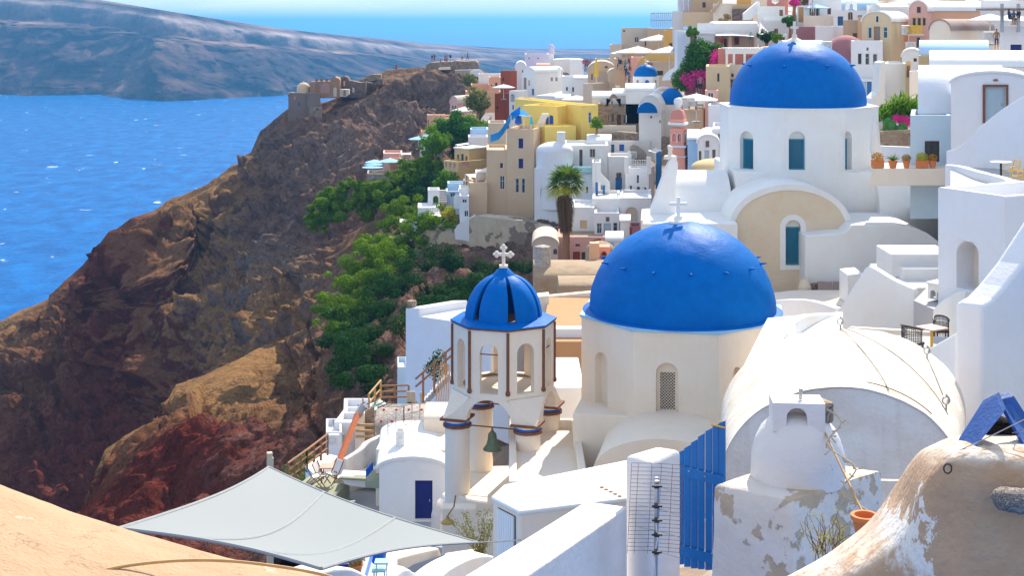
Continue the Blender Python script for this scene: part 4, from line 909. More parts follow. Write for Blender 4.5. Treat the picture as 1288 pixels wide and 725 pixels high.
    a1 = [f.pt(m-(hw+.05)*math.cos(PI*i/N), zs+(rs+.06)*math.sin(PI*i/N)**.9, -.07) for i in range(N+1)]; a2 = [f.pt(m-(hw+.05)*math.cos(PI*i/N), zs+(rs+.06)*math.sin(PI*i/N)**.9, 4.5) for i in range(N+1)]; a3 = [f.pt(m-(hw-.3)*math.cos(PI*i/N), zs+(rs-.3)*math.sin(PI*i/N)**.9, .0) for i in range(N+1)]
    q.add(a3+a0+a1+a2, [(r*(N+1)+i, r*(N+1)+i+1, (r+1)*(N+1)+i+1, (r+1)*(N+1)+i) for r in range(3) for i in range(N)])
    for i in (0, N):
        s_ = [m-hw-.05, m+hw+.05][i > 0]; q.add([f.pt(s_, zs, 0), f.pt(s_, zs, 4.5), f.pt(s_, zb_, 4.5), f.pt(s_, zb_, 0)], [(0, 1, 2, 3)])
    q.build('gable_vault', wm, root, weld=True, smooth=True, auto=40)
    # side arms: barrel vaults along X
    for x0, x1, yy, top in ((845, 912, 92.5, 214), (1092, 1196, 92, 213)):
        X0, X1 = (x0-CX)/F*yy, (x1-CX)/F*yy; zt2 = CZ-(top-HY)/F*yy; q = MB(); r = 3.0; pr = [(-r*math.cos(PI*i/18), r*.86*math.sin(PI*i/18)) for i in range(19)]
        A = [(X0, yy+y, zt2-r*.86+h) for y, h in pr]+[(X1, yy+y, zt2-r*.86+h) for y, h in pr]
        q.add(A, [(i, i+1, 20+i, 19+i) for i in range(18)]+[tuple(range(19)), tuple(range(19, 38))])
        for y in (-r, r): q.add([(X0, yy+y, zt2-r*.86), (X1, yy+y, zt2-r*.86), (X1, yy+y, 103), (X0, yy+y, 103)], [(0, 1, 2, 3)])
        q.build('side_vault', wm, root, weld=True, smooth=True, auto=40)
    # shouldered end wall of the left arm
    pslab(None, 'white', smoothpts([(818, 266), (830, 232), (840, 207), (847, 197), (853, 207), (850, 232), (850, 266)], 4)+[(850, 300), (818, 300)], (818, 88.5, 850, 88.5), .7, parent=root, pname='end_wall')
    q = MB(); c = P(843, 199, 89); q.lathe([(0, -.1), (.42, -.05), (.4, .15), (.15, .22), (.12, .45), (.17, .6), (.1, .75), (0, .8)], c, 14); q.build('finial', MATS['cream'], root)
    # flat roofs left and right
    zr = CZ-(276-HY)/F*86
    q = MB(); q.prism([((805-CX)/F*86, 84.2), ((922-CX)/F*86, 84.2), ((922-CX)/F*86, 91), ((818-CX)/F*86, 91)], 100, zr); q.build('flat_roof', wm, root, bevel=.06)
plaster('gable_cream', (.72, .60, .44), amt=.35, bump=.7, fine=7, big=.9, wear=.74, wearcol=(.30, .2, .14))
church_rear()
# ------------------------------------------------------------------ helpers on horizontal planes
def zof(py, Y): return CZ-(py-HY)/F*Y
def foot(px, py, z):
    Y = (CZ-z)*F/(py-HY); return Vector(((px-CX)/F*Y, Y, z))
def terrace(label, pts, z, down, mat, name='terrace', cat='terrace', kind=None, bev=.04, parent=None, pname=None, group=None, tops=None):
    w_ = [foot(X_(x), Y_(y), z) for x, y in pts]; q = MB(); q.prism([(p.x, p.y) for p in w_], z-down, z)
    o = q.build(pname or name, MT(mat), parent, bevel=bev)
    if parent is None: tag(o, label, cat, group, kind)
    return o
def ribbon(label, pts, th, down, mat='white', name='wall', cat='wall', parent=None, pname=None, bev=.05, n=5, z0=None, group=None):
    """free-standing wall following a path given as (px,py,Y) of its top edge"""
    W = [np.array(P(X_(a), Y_(b), c)) for a, b, c in pts]
    W = [np.array(p) for p in smoothpts([tuple(x) for x in W], n)] if n > 1 else W; m_ = len(W); q = MB(); vs = []
    for i, p in enumerate(W):
        t = W[min(i+1, m_-1)]-W[max(i-1, 0)]; t[2] = 0; t /= np.linalg.norm(t)+1e-9; nn = np.array([-t[1], t[0], 0])*th/2; zb = z0 if z0 is not None else p[2]-down
        vs += [tuple(p-nn), tuple(p+nn), (p[0]+nn[0], p[1]+nn[1], zb), (p[0]-nn[0], p[1]-nn[1], zb)]
    fs = [(i*4+a, i*4+(a+1) % 4, (i+1)*4+(a+1) % 4, (i+1)*4+a) for i in range(m_-1) for a in range(4)]+[(0, 3, 2, 1), ((m_-1)*4, (m_-1)*4+1, (m_-1)*4+2, (m_-1)*4+3)]
    q.add(vs, fs); o = q.build(pname or name, MT(mat), parent, bevel=bev, bseg=3)
    if parent is None: tag(o, label, cat, group)
    return o
R_(0, 0, 1)
# ------------------------------------------------------------------ walls, steps and terraces right of the churches
o, f = pslab('white retaining wall with a sloping right shoulder, under the cream arched gable', 'white', [(1013, 297), (1062, 293), (1072, 283), (1130, 283)]+smoothpts([(1150, 286), (1166, 293), (1178, 302), (1196, 316)], 4)+[(1196, 400), (1013, 400)], (1013, 84, 1190, 84), 5.6, bev=.08)
e_ = empty('window', f.px(1162, 316), 'small blue arched vent window low in the white retaining wall', 'window')
q = MB(); c = f.px(1162, 318, -.02); q.add([c+Vector((.5*math.cos(PI*k/10), -.03, .45*math.sin(PI*k/10))) for k in range(11)]+[c+Vector((.5*math.cos(PI*k/10), .0, .45*math.sin(PI*k/10))) for k in range(11)], [tuple(range(11))]+[(i, i+1, 12+i, 11+i) for i in range(10)]); q.build('pane', MATS['blue_paint'], e_)
MB().tube([P(1012, 384, 83.2), P(1012, 362, 83.3), P(1012, 356, 83.4), P(1012, 351, 83.8)], [.42, .40, .32, .06], 14).build('x', MATS['gable_cream']).name = 'buttress'
tag(bpy.data.objects['buttress'], 'cream rounded buttress at the foot of the arched gable', 'buttress')
root = empty('hatch', P(1045, 384, 82.5), 'grey weathered double wooden hatch leaning below the cream gable', 'wooden hatch')
for i, (x0, x1) in enumerate(((1029, 1047), (1048, 1067))):
    a_, b_, c_, d_ = P(x0, 383, 82.3), P(x1, 384, 82.3), P(x1, 356, 83.2), P(x0, 355, 83.2); MB().slab([a_, b_, c_, d_], (0, .08, .03)).build('leaf', paint('grey_wood', (.30, .22, .18), .8, .3, .5, 8), root)
pslab('rough stone recess beside the weathered wooden hatch', 'rubble', [(1017, 359), (1030, 357), (1030, 386), (1017, 386)], (1017, 83.4, 1030, 83.4), .4, bev=.02)
pslab('white block standing right of the weathered wooden hatch', 'white', [(1066, 346), (1086, 344), (1086, 382), (1066, 384)], (1066, 78, 1086, 78), 2)
# stair of three broad white steps
q = MB(); st = empty('steps', P(1150, 362, 70), 'three broad white steps between the sloping wall and the arched tower', 'steps')
for i, (x0, y, Yf) in enumerate(((1121, 320, 72), (1135, 338, 71.3), (1138, 362, 69.4))):
    z = zof(y, Yf); MB().prism([((x0-CX)/F*Yf, Yf), ((1200-CX)/F*Yf, Yf), ((1200-CX)/F*Yf, Yf+3+i*2), ((x0-CX)/F*Yf, Yf+3+i*2)], z-(1.2 if i < 2 else 4), z).build('step', MATS['white'], st, bevel=.06)
pslab('white parapet wall falling in a curve to the right, left of the arched tower', 'white', [(1037, 418)]+[(1088, 338)]+smoothpts([(1093, 335), (1104, 341), (1120, 351), (1137, 359), (1149, 364)], 3)+[(1150, 376)]+smoothpts([(1151, 377), (1164, 384), (1182, 388)], 3)+[(1195, 430), (1195, 520), (1037, 520)], (1037, 57, 1182, 54), .42, bev=.09)
ribbon('low curved white wall in front of the little arched vent', [(1178, 391, 52), (1186, 381, 51.5), (1196, 374, 51), (1206, 368, 50.7), (1216, 366, 50.5)], .3, 3)
terrace('grey paved landing holding the little arched vent', [(1149, 378), (1180, 392), (1215, 380), (1205, 362), (1165, 362)], zof(382, 53), 3, 'floor_grey')
vt = empty('roof_vent', P(1182, 376, 53.6), 'little white vent box with two arched openings beside the tower', 'roof vent')
f = fpx(1167, 53.4, 1188, 52.9); q = MB(); z0, z1 = zof(378, 53), zof(362, 53)+.05; L = f.L
hs = [(L*.14, L*.46, z0+.003, z0+(z1-z0)*.62, .25, True), (L*.56, L*.88, z0+.003, z0+(z1-z0)*.62, .25, True)]; holed(q, f, 0, L, z0, z1, hs)
q.add([f.pt(0, z1), f.pt(L, z1), f.pt(L, z1, .7), f.pt(0, z1, .7), f.pt(0, z0), f.pt(L, z0), f.pt(L, z0, .7), f.pt(0, z0, .7)], [(0, 1, 2, 3), (0, 3, 7, 4), (1, 2, 6, 5), (2, 3, 7, 6)]); q.build('body', MATS['white'], vt)
MB().slab([f.pt(-.06, z1+.01, -.06), f.pt(L+.06, z1+.01, -.06), f.pt(L+.06, z1+.01, .75), f.pt(-.06, z1+.01, .75)], (0, 0, .09)).build('cap', MATS['white'], vt, bevel=.03)
house('white stair tower with a tall arched doorway and open parapet roof', 1180, 1264, 1420, 247, 390, 50, a=62, mat='white_lav', wins=[('L', 'oa', 1203, 304, 1231, 365, 'cream')], name='stair_tower', cat='tower', dep=5.5, par=.75, bev=.07, ext=6)
# near right wall rising to the right
q = MB(); C0 = Vector(((1236-CX)/F*33, 33)); r_ = math.radians(50); drr = Vector((math.sin(r_), math.cos(r_))); dll = Vector((-.94, .34)); t_ = [0, .5, 1, 1.8, 3, 5, 8]; zz = [113.35, 113.45, 113.68, 114.13, 115.0, 116.6, 118.6]; vs = []
for t, z in zip(t_, zz):
    a_ = C0+drr*t; b_ = a_+dll*.62; vs += [(a_.x, a_.y, z), (b_.x, b_.y, z+.03), (b_.x, b_.y, 106), (a_.x, a_.y, 106)]
q.add(vs, [(i*4+a, i*4+(a+1) % 4, (i+1)*4+(a+1) % 4, (i+1)*4+a) for i in range(6) for a in range(4)]+[(0, 3, 2, 1), (24, 25, 26, 27)])
tag(q.build('wall', MATS['white_lav'], None, bevel=.09, bseg=4), 'tall smooth white wall at the right edge with a sunlit sloping top', 'wall')
# terrace with rattan chairs
pslab('low shaded terrace parapet behind the black rattan chair', 'cream', [(1066, 412), (1172, 418), (1172, 480), (1066, 480)], (1066, 52, 1172, 50), .3)
pslab('thick white parapet sloping up beside the black rattan chair', 'white', [(1149, 449), (1203, 418), (1203, 500), (1149, 500)], (1149, 37.5, 1203, 36), 1.0, bev=.08)
terrace('paved terrace floor under the black rattan chair', [(1080, 470), (1200, 470), (1200, 424), (1080, 420)], zof(447, 46), 4, 'floor_grey')
def rattan(label, px, py, Y, rz, s=1.0):
    root = empty('rattan_chair', P(px, py, Y), label, 'chair'); root.rotation_euler.z = rz; root.scale = (s,)*3
    def pp(q, n, **k): o = q.build(n, MATS['black_metal'], None, **k); o.parent = root; return o
    pp(MB().box((0, 0, .4), (.56, .54, .09)), 'seat', bevel=.03)
    q = MB(); N = 13
    for j in range(9): z = .44+j*.055; q.tube([(.33*math.cos(a), .04+.33*math.sin(a), z+(.1*math.sin(a) if j > 5 else 0)) for a in np.linspace(-.35, PI+.35, N)], .012, 4)
    for a in np.linspace(-.35, PI+.35, 22): q.tube([(.33*math.cos(a), .04+.33*math.sin(a), .1), (.33*math.cos(a), .04+.33*math.sin(a), .88+.1*math.sin(a))], .012, 4)
    pp(q, 'backrest'); 
    pp(MB().tube([(.34*math.cos(a), .04+.34*math.sin(a), .9+.1*math.sin(a)) for a in np.linspace(-.45, PI+.45, 16)], .035, 6), 'rim')
    for sx in (-.24, .24):
        for sy in (-.22, .22): pp(MB().tube([(sx, sy, .38), (sx, sy, 0)], .025, 6), 'leg')
rattan('black rattan armchair on the terrace behind the old vault', 1148, 447, 46, 2.2); rattan('black slatted chair seen only by its back, behind the pinkish table', 1184, 428, 49.5, 0, .8)
tb = empty('table', P(1172, 440, 46.5), 'pinkish square table top next to the black rattan armchair', 'table')
MB().box(P(1172, 440, 46.5)+Vector((0, 0, .72)), (.75, .75, .05), .5).build('tabletop', paint('salmon_top', (.62, .32, .24), .6, .1), tb, bevel=.01)
MB().tube([P(1172, 440, 46.5), P(1172, 440, 46.5)+Vector((0, 0, .69))], .05, 8).build('pedestal', MATS['yellow_paint'], tb)
# curved parapets between the big dome and the old vault
ribbon('curved white parapet right of the largest blue dome', [(968, 380, 66), (985, 377, 65), (1013, 377, 63), (1035, 381, 61), (1056, 388, 59)], .35, 5)
ribbon('low rounded white parapet looping below the curved one', [(1052, 395, 54), (1030, 395, 53), (1010, 397, 51.5), (999, 402, 50.5), (994, 412, 50), (1000, 424, 49), (1024, 436, 48)], .38, 4)
terrace('white flat roof between the largest dome and the old vault', [(965, 400), (1060, 392), (1060, 440), (930, 470)], zof(424, 50), 5, 'white')
terrace('pale yard below the rear church, right of the largest dome', [(940, 392), (1045, 384), (1100, 384), (1100, 365), (1000, 365), (940, 372)], zof(384, 78), 4, 'cream')
# ------------------------------------------------------------------ curved white houses at the right, upper tier
ribbon('white curved stair parapet sweeping up to the right edge', [(1194, 190, 71), (1207, 186, 70), (1219, 178, 69), (1233, 163, 68), (1250, 148, 67), (1270, 133, 66), (1292, 120, 65), (1330, 98, 63)], .35, 9, 'white_lav')
ribbon('low curved white parapet in front of the yellow chairs', [(1193, 207, 67), (1209, 209, 65), (1231, 215, 62), (1255, 221, 60), (1268, 225, 58.6), (1272, 231, 57.6), (1271, 238, 57)], .34, 5, 'white_lav')
terrace('grey terrace floor under the yellow chairs', [(1195, 250), (1330, 250), (1330, 216), (1195, 209)], zof(229, 61), 5, 'floor_grey')
tb = empty('table', P(1259, 224, 61.3), 'round grey metal table beside the yellow chairs', 'table'); bz = zof(226, 61.3)+.02
c = Vector(((1259-CX)/F*61.3, 61.3, bz)); MB().lathe([(0, .72), (.45, .72), (.46, .74), (.45, .76), (0, .76)], c, 24).build('tabletop', MATS['metal'], tb); MB().tube([c+Vector((0, 0, .72)), c], .05, 8).build('pedestal', MATS['black_metal'], tb); MB().lathe([(0, 0), (.25, 0), (.25, .03), (0, .05)], c, 20).build('foot', MATS['black_metal'], tb)
def ychair():
    root = empty('garden_chair', (0, 0, 0)); m_ = MATS['yellow_paint']
    def pp(q, n): o = q.build(n, m_, root); return o
    q = MB(); q.tube([(-.24, .2, .43), (-.24, -.22, .43), (.24, -.22, .43), (.24, .2, .43), (-.24, .2, .43)], .018, 6)
    for k in range(6): q.tube([(-.2+.08*k, -.22, .43), (-.2+.08*k, .2, .43)], .008, 4)
    pp(q, 'seat'); q = MB(); q.tube([(-.24, .2, .43), (-.25, .3, .82), (-.18, .33, .9), (.18, .33, .9), (.25, .3, .82), (.24, .2, .43)], .018, 6)
    for k in range(6): q.tube([(-.2+.08*k, .2, .45), (-.2+.08*k, .32, .89)], .007, 4)
    for k in range(5): q.tube([(-.24, .22+.02*k, .5+.08*k), (.24, .22+.02*k, .5+.08*k)], .006, 4)
    pp(q, 'backrest')
    for s in (-1, 1): pp(MB().tube([(s*.25, .26, .66), (s*.28, -.1, .66), (s*.26, -.22, .62), (s*.24, -.22, .43)], .018, 6), 'armrest')
    for s in (-1, 1):
        for y in (-1, 1): pp(MB().tube([(s*.24, y*.21, .43), (s*.26, y*.27, 0)], .018, 6), 'leg')
    return root
yc = ychair(); yc2 = copy_tree(yc)
for o, x, y, Y, rz, lb in ((yc, 1272, 226, 60.6, -1.3, 'yellow metal garden chair nearer the round table'), (yc2, 1283, 233, 58.6, -1.5, 'yellow metal garden chair at the very right edge')):
    o.location = Vector(((x-CX)/F*Y, Y, bz)); o.rotation_euler.z = rz; tag(o, lb, 'chair', 'yellow chairs on the terrace')
R_(1030, 120, 4.833)
R_(0, 0, 1)
house('pale blue house with a brown double window, behind the flower pots', 1145, 1196, None, 145, 212, 84, a=0, dep=6, mat='sky_wall', wins=[('L', 'w', 1163.5, 177.5, 1182, 204, 'dark_wood')], ext=3, bev=.05)
house('white curved house whose arched end wall holds the grey panelled door', 1196, 1300, None, 105, 190, 79.5, a=0, dep=7, roof='vL', rise=13, mat='white_lav', wins=[('L', 'd', 1239.5, 107, 1266, 153, 'grey_door')], ext=8)
o, f = pslab(None, 'brown_trim', [(1236.5, 106.3), (1268.5, 106.3), (1268.5, 150), (1265.8, 150), (1265.8, 109), (1239.7, 109), (1239.7, 155), (1236.5, 155)], (1230, 79.4, 1270, 79.4), .06, parent=bpy.data.objects['house.001'], pname='door_frame', bev=.01)
MB().lathe([(0, 0), (.15, .02), (.12, .1), (0, .12)], f.px(1253, 102, .1), 12).build('wall_lamp', MATS['rust'], bpy.data.objects['house.001'])
house('long white barrel vaulted house behind the grey panelled door', 1156, 1262, None, 143, 190, 86, a=0, dep=8, roof='vR', rise=56, mat='white_lav', ext=3)
house('long white barrel vault at the top of the vaulted row, right edge', 1170, 1300, None, 84, 110, 98, a=0, dep=7, roof='vR', rise=17, mat='white', ext=6)
house('blue barrel vaulted roof on an ochre wall', 1157, 1243, None, 69, 120, 106, a=0, dep=5, roof='vR', rise=16, mat='ochre', rmat='pale_blue', ext=6)
terrace('white ledge carrying the row of flower pots', [(1096, 212), (1192, 212), (1192, 205), (1096, 205)], zof(212, 82), 1.0, 'cream')
for i, (x, w_, lf, lb, sp, bx) in enumerate(((1104, .68, 'leaf_orange', 'orange planter with small yellow flowers, first from the left on the ledge', 0, 1), (1123, .52, 'leaf_bright', 'tall orange pot with a spiky green aloe on the ledge', 1, 0), (1140, .42, 'leaf_dry', 'orange pot with a dry greyish shrub between aloe and wide planter', 0, 0), (1160, .66, 'leaf_yellow', 'wide orange planter with a rounded olive shrub under the brown window', 0, 1), (1173, .42, 'leaf_orange', 'small orange pot with orange flowers, last on the ledge', 0, 0))):
    potplant(lb, x, 211, 82.2, w_, .42, lf, 500 if not sp else 170, .05, .34 if w_ > .5 else .26, bool(bx), bool(sp), group='orange pots on the white ledge')
# ------------------------------------------------------------------ foreground: old vault, chimney, gate, walls
def old_vault():
    root = empty('vaulted_house', P(1058, 600, 24), 'old weathered white barrel vault streaked with tan, right foreground', 'house'); N = 40
    def arc(cx_, hw, top, b, Y): return [P(cx_-hw*math.cos(PI*i/N), top+b*(1-math.sin(PI*i/N)), Y) for i in range(N+1)]
    rows = []; nr = 14
    for j in range(nr+1):
        t = j/nr; rows.append(arc(1057+4*t, 151+3*t, 487-74*t**.8, 116-6*t, 24+8.5*t))
    V = np.array([tuple(p) for r in rows for p in r]); V += (fbm(V*.9, 4, seed=77)*.05)[:, None]*np.array([.3, .2, 1]); W = N+1
    q = MB(); q.add([tuple(v) for v in V], [(j*W+i, j*W+i+1, (j+1)*W+i+1, (j+1)*W+i) for j in range(nr) for i in range(N)])
    q.build('roof', MATS['vault_old'], root, smooth=True)
    q = MB(); a0 = V[:W]; lip = [(v[0], v[1]+.06, v[2]-.05) for v in a0]; q.add([tuple(v) for v in a0]+lip, [(i, i+1, W+i+1, W+i) for i in range(N)])
    inn = [(1057-CX)/F*24]; mid = (V[N//2][0], 24.06, V[0][2]); q.add(lip+[mid], [(i, i+1, W) for i in range(N)])
    q.add([lip[0], lip[-1], (lip[-1][0], 24.06, 109), (lip[0][0], 24.06, 109)], [(0, 1, 2, 3)])
    for i in (0, N): a_, b_ = V[i], V[nr*W+i]; q.add([tuple(a_), tuple(b_), (b_[0], b_[1], 109), (a_[0], a_[1], 109)], [(0, 1, 2, 3)])
    bk = [tuple(v) for v in V[nr*W:]]; q.add(bk+[(bk[N//2][0], bk[0][1], 109)], [(i, i+1, W) for i in range(N)])
    q.build('wall', MATS['white_old'], root)
    def on(px, t):   # point on the roof
        cx_, hw, top, b, Y = 1057+4*t, 151+3*t, 487-74*t**.8, 116-6*t, 24+8.5*t; s = math.acos(max(-1, min(1, -(px-cx_)/hw))); return P(px, top+b*(1-math.sin(s)), Y)+Vector((0, 0, .03))
    for (pa, ta), (pb, tb_) in (((1058, .97), (1118, .02)), ((1062, .97), (1192, .25)), ((1166, .85), (1186, .45)), ((1090, .05), (1172, .03))):
        MB().tube([on(pa+(pb-pa)*k/16, ta+(tb_-ta)*k/16) for k in range(17)], .009, 5).build('cable', MATS['black_metal'], root)
    for px, t in ((1057, .97), (1166, .86), (1190, .3)):
        c = on(px, t); q = MB(); q.tube([c-Vector((0, 0, .05)), c+Vector((0, 0, .08))], .02, 6); q.tube([c+Vector((.07*math.cos(a), 0, .15+.07*math.sin(a))) for a in np.linspace(0, 2*PI, 13)], .016, 5); q.tube([c+Vector((.02, 0, .08)), c+Vector((.06, .02, .2)), c+Vector((.0, .02, .26))], .02, 5); q.build('eye_bolt', MATS['metal'], root)
plaster('vault_old', (.74, .69, .61), amt=.6, bump=.9, fine=7, big=.8, streak=.6, dirt=(.42, .29, .18)); plaster('peeling', (.74, .68, .62), amt=.5, bump=.8, fine=7, wear=.55, wearcol=(.52, .40, .28), wscale=1.1, big=1.5)
old_vault()
def chimney():
    root = empty('chimney', P(998, 720, 17), 'bell shaped whitewashed oven chimney on a peeling block, in front of the old vault', 'chimney'); z = zof(632, 17)
    pts = [foot(900, 613, z), foot(997, 633, z), foot(1108, 596, z), foot(1000, 578, z)]
    q = MB(); top = [(p.x, p.y) for p in pts]; bot = [(p.x+dx, p.y+dy) for p, (dx, dy) in zip(pts, ((-.14, -.12), (.0, -.2), (.05, 0), (0, 0)))]
    nz = 12; rings = []; ne = 10
    loop = [(i, k/ne) for i in range(4) for k in range(ne)]
    for j in range(nz+1):
        t = j/nz; 
        for i, e in loop:
            a, b = np.array(bot[i])*(1-t)+np.array(top[i])*t, np.array(bot[(i+1) % 4])*(1-t)+np.array(top[(i+1) % 4])*t; p = a*(1-e)+b*e; rings.append((p[0], p[1], z-2.6+2.6*t))
    n = 4*ne; cen = (sum(p.x for p in pts)/4, sum(p.y for p in pts)/4); 
    for s_, dz in ((.97, .03), (.6, .045)):
        for i, e in loop: 
            a, b = np.array(top[i]), np.array(top[(i+1) % 4]); p = a*(1-e)+b*e; rings.append((cen[0]+(p[0]-cen[0])*s_, cen[1]+(p[1]-cen[1])*s_, z+dz))
    V = np.array(rings); V += fbm(V*1.8, 4, seed=31)[:, None]*np.array([.05, .05, .02]); q.add([tuple(v) for v in V], [(j*n+i, j*n+(i+1) % n, (j+1)*n+(i+1) % n, (j+1)*n+i) for j in range(nz+2) for i in range(n)]+[tuple((nz+2)*n+i for i in range(n))])
    q.build('block', MATS['peeling'], root, smooth=True, auto=50)
    c = foot(1003, 603, z); q = MB(); q.lathe([(.60, -.02), (.595, .15), (.585, .35), (.53, .52), (.46, .66), (.37, .76), (.26, .82), (.0, .85)], c, 40, sx=1.0, sy=.9); V = np.array(q.v); V += fbm(V*2.5, 4, seed=8)[:, None]*np.array([.035, .035, .03]); q.v = [tuple(v) for v in V]
    q.build('hood', MATS['hood_white'], root, smooth=True)
    f = Face((c.x-.36, c.y-.27), (c.x+.28, c.y-.33)); z0 = c.z+.68; q = MB(); holed(q, f, 0, f.L, z0, z0+.36, [(f.L*.26, f.L*.66, z0+.004, z0+.3, .3, True)])
    P_ = lambda s, zz, d: f.pt(s, zz, d)
    q.add([P_(0, z0, 0), P_(0, z0+.36, 0), P_(0, z0+.33, .55), P_(0, z0, .55), P_(f.L, z0, 0), P_(f.L, z0+.36, 0), P_(f.L, z0+.33, .55), P_(f.L, z0, .55), P_(f.L*.26, z0, .3), P_(f.L*.66, z0, .3), P_(f.L*.66, z0+.3, .3), P_(f.L*.26, z0+.3, .3)], [(0, 1, 2, 3), (4, 5, 6, 7), (1, 2, 6, 5), (2, 3, 7, 6), (8, 9, 10, 11)]); q.build('cowl', MATS['hood_white'], root, bevel=.05, bseg=4, weld=True)
    MB().tube([f.pt(f.L*.56, z0+.36, .2), f.pt(f.L*.57, z0+.5, .2)], .025, 8).build('pin', MATS['metal'], root)
    MB().box((c.x+.30, c.y-.05, z0+.2), (.2, .28, .28), .4).build('broken_brick', MATS['rubble'], root, bevel=.05)
    b = empty('stick', P(1090, 655, 16.3), 'long reddish stick leaning against the chimney with a withered vine', 'stick'); MB().tube([P(1093, 662, 16.2), P(1060, 592, 17.0), P(1032, 532, 17.7)], [.018, .016, .012], 6).build('cane', MATS['wood_light'], b)
    rr = random.Random(5); q = MB(); pts_ = [P(1040+14*math.sin(i*.9)+i*2.6, 515+i*8.5, 17.4-i*.06) for i in range(17)]; q.tube([tuple(p) for p in pts_], .011, 5)
    for p in pts_[2:]:
        for k in range(2): q.tube([p, p+Vector((rr.uniform(-.08, .08), -.02, rr.uniform(-.09, .05)))], [.004, .012], 4)
    q.build('vine', MATS['wood_pale'], b)
plaster('hood_white', (.74, .72, .72), amt=.35, bump=.9, fine=6, wear=.66, wearcol=(.45, .38, .32), wscale=3.0)
chimney()
pt_ = empty('dry_bush', P(1030, 700, 15.2), 'spindly dry weeds with tiny yellow flowers in front of the chimney', 'weeds'); q = MB(); rr = random.Random(3); tips = []
for k in range(30):
    b = P(rr.uniform(1020, 1060), rr.uniform(690, 712), 15); p = b.copy(); pts_ = [p.copy()]; d = Vector((rr.uniform(-.5, .5), rr.uniform(-.3, .3), 1)).normalized()
    for j in range(5): p = p+d*rr.uniform(.05, .11); d = (d+Vector((rr.uniform(-.5, .5), rr.uniform(-.3, .3), rr.uniform(-.25, .3)))).normalized(); pts_.append(p.copy()); tips.append(p.copy())
    q.tube(pts_, [.005, .004, .004, .003, .003, .002], 4)
q.build('stems', MATS['rust'], pt_); V, Fc = leaf_cloud([tuple(t) for t in tips[::3]], np.full((len(tips[::3]), 3), .05), 420, .013, seed=2); quads_obj('flowers', V, Fc, MATS['leaf_yellow'], pt_)['kind'] = 'stuff'
pot_ = empty('flower_pot', P(1092, 662, 15.8), 'terracotta pot half hidden behind the rough wall', 'flower pot'); MB().lathe([(0, 0), (.1, 0), (.14, .2), (.16, .2), (.16, .25), (.12, .25), (.11, .1), (0, .1)], P(1088, 676, 15.8), 20).build('body', MATS['terracotta'], pot_)
# rough wall bottom right
def rough_wall():
    A = [(940, 748, 12.2), (985, 727, 12.1), (1030, 703, 12), (1070, 674, 12), (1100, 644, 11.9), (1124, 610, 11.8), (1147, 576, 11.5), (1168, 559, 11.3), (1205, 549, 11), (1250, 545, 10.8), (1300, 553, 10.6), (1380, 560, 10.5)]
    B = [(1010, 775, 10.9), (1045, 748, 10.9), (1080, 720, 10.8), (1108, 700, 10.7), (1130, 684, 10.6), (1148, 664, 10.45), (1160, 625, 10.35), (1178, 596, 10.25), (1205, 579, 10.1), (1250, 575, 10), (1300, 580, 9.9), (1380, 588, 9.8)]
    A = [np.array(P(*a)) for a in A]; B = [np.array(P(*b)) for b in B]; n = 6
    A = np.array(smoothpts([tuple(a) for a in A], n)); B = np.array(smoothpts([tuple(b) for b in B], n)); m_ = len(A); rows = []
    rows.append(A+np.array([0, .25, -4])); rows.append(A+np.array([0, .12, -.3])); 
    for t, h in ((0, 0), (.15, .03), (.35, .05), (.6, .05), (.82, .03), (1, 0)): rows.append(A*(1-t)+B*t+np.array([0, 0, h]))
    for k in range(1, 13): rows.append(B+np.array([0, -.03-.01*k, -.06-.18*k+.0*k]))
    V = np.concatenate(rows); V += fbm(V*1.7, 5, seed=55)[:, None]*np.array([.03, .06, .03])+fbm(V*7, 3, seed=59)[:, None]*np.array([.006, .012, .008]); q = MB()
    q.add([tuple(v) for v in V], [(j*m_+i, j*m_+i+1, (j+1)*m_+i+1, (j+1)*m_+i) for j in range(len(rows)-1) for i in range(m_-1)]+[tuple((len(rows)-1)*m_+i for i in range(m_))[::-1]+(0+m_-1,) if False else (0, 1, m_+1, m_)])
    root = empty('rough_wall', P(1150, 700, 10.5), 'rough sand coloured curving wall with white worn top, bottom right corner', 'wall'); q.build('body', MATS['sand_render'], root, smooth=True, sub=1)
    q = MB(); q.tube([P(1192+5*math.cos(a), 590+6*math.sin(a), 10.05) for a in np.linspace(0, 2*PI, 15)], .006, 6); q.tube([P(1192, 584, 10.05), P(1191, 582, 10.25)], .008, 6); q.build('ring', MATS['black_metal'], root)
    V, Fc = None, None; q = MB(); q.lathe([(0, -.09), (.13, -.07), (.19, 0), (.15, .07), (0, .09)], P(1283, 630, 9.75), 24, sx=1.15, sy=.7); v = np.array(q.v); v += fbm(v*9, 4, seed=3)[:, None]*.035; q.v = [tuple(x) for x in v]; q.build('embedded_stone', stone('grey_stone', (.20, .18, .17), (.40, .34, .30), 14, (.3, .25, .22)), root, smooth=True)
plaster('sand_render', (.50, .335, .22), amt=.35, bump=1.0, fine=16, big=2.2, dirt=(.45, .30, .2))
nt = MATS['sand_render'].node_tree; b = nt.nodes['Principled BSDF']; src = b.inputs['Base Color'].links[0].from_socket
g = nt.nodes.new('ShaderNodeNewGeometry'); sx = nt.nodes.new('ShaderNodeSeparateXYZ'); nt.links.new(g.outputs['Normal'], sx.inputs[0]); sp = nt.nodes.new('ShaderNodeSeparateXYZ'); nt.links.new(g.outputs['Position'], sp.inputs[0])
w_ = _math(nt, 'ADD', _math(nt, 'MULTIPLY', _math(nt, 'SUBTRACT', 3.14, sp.outputs[0]), 4.0), _math(nt, 'MULTIPLY', _math(nt, 'SUBTRACT', _noise(nt, _pos(nt), 3.5, 7, .7), .5), 3.0))
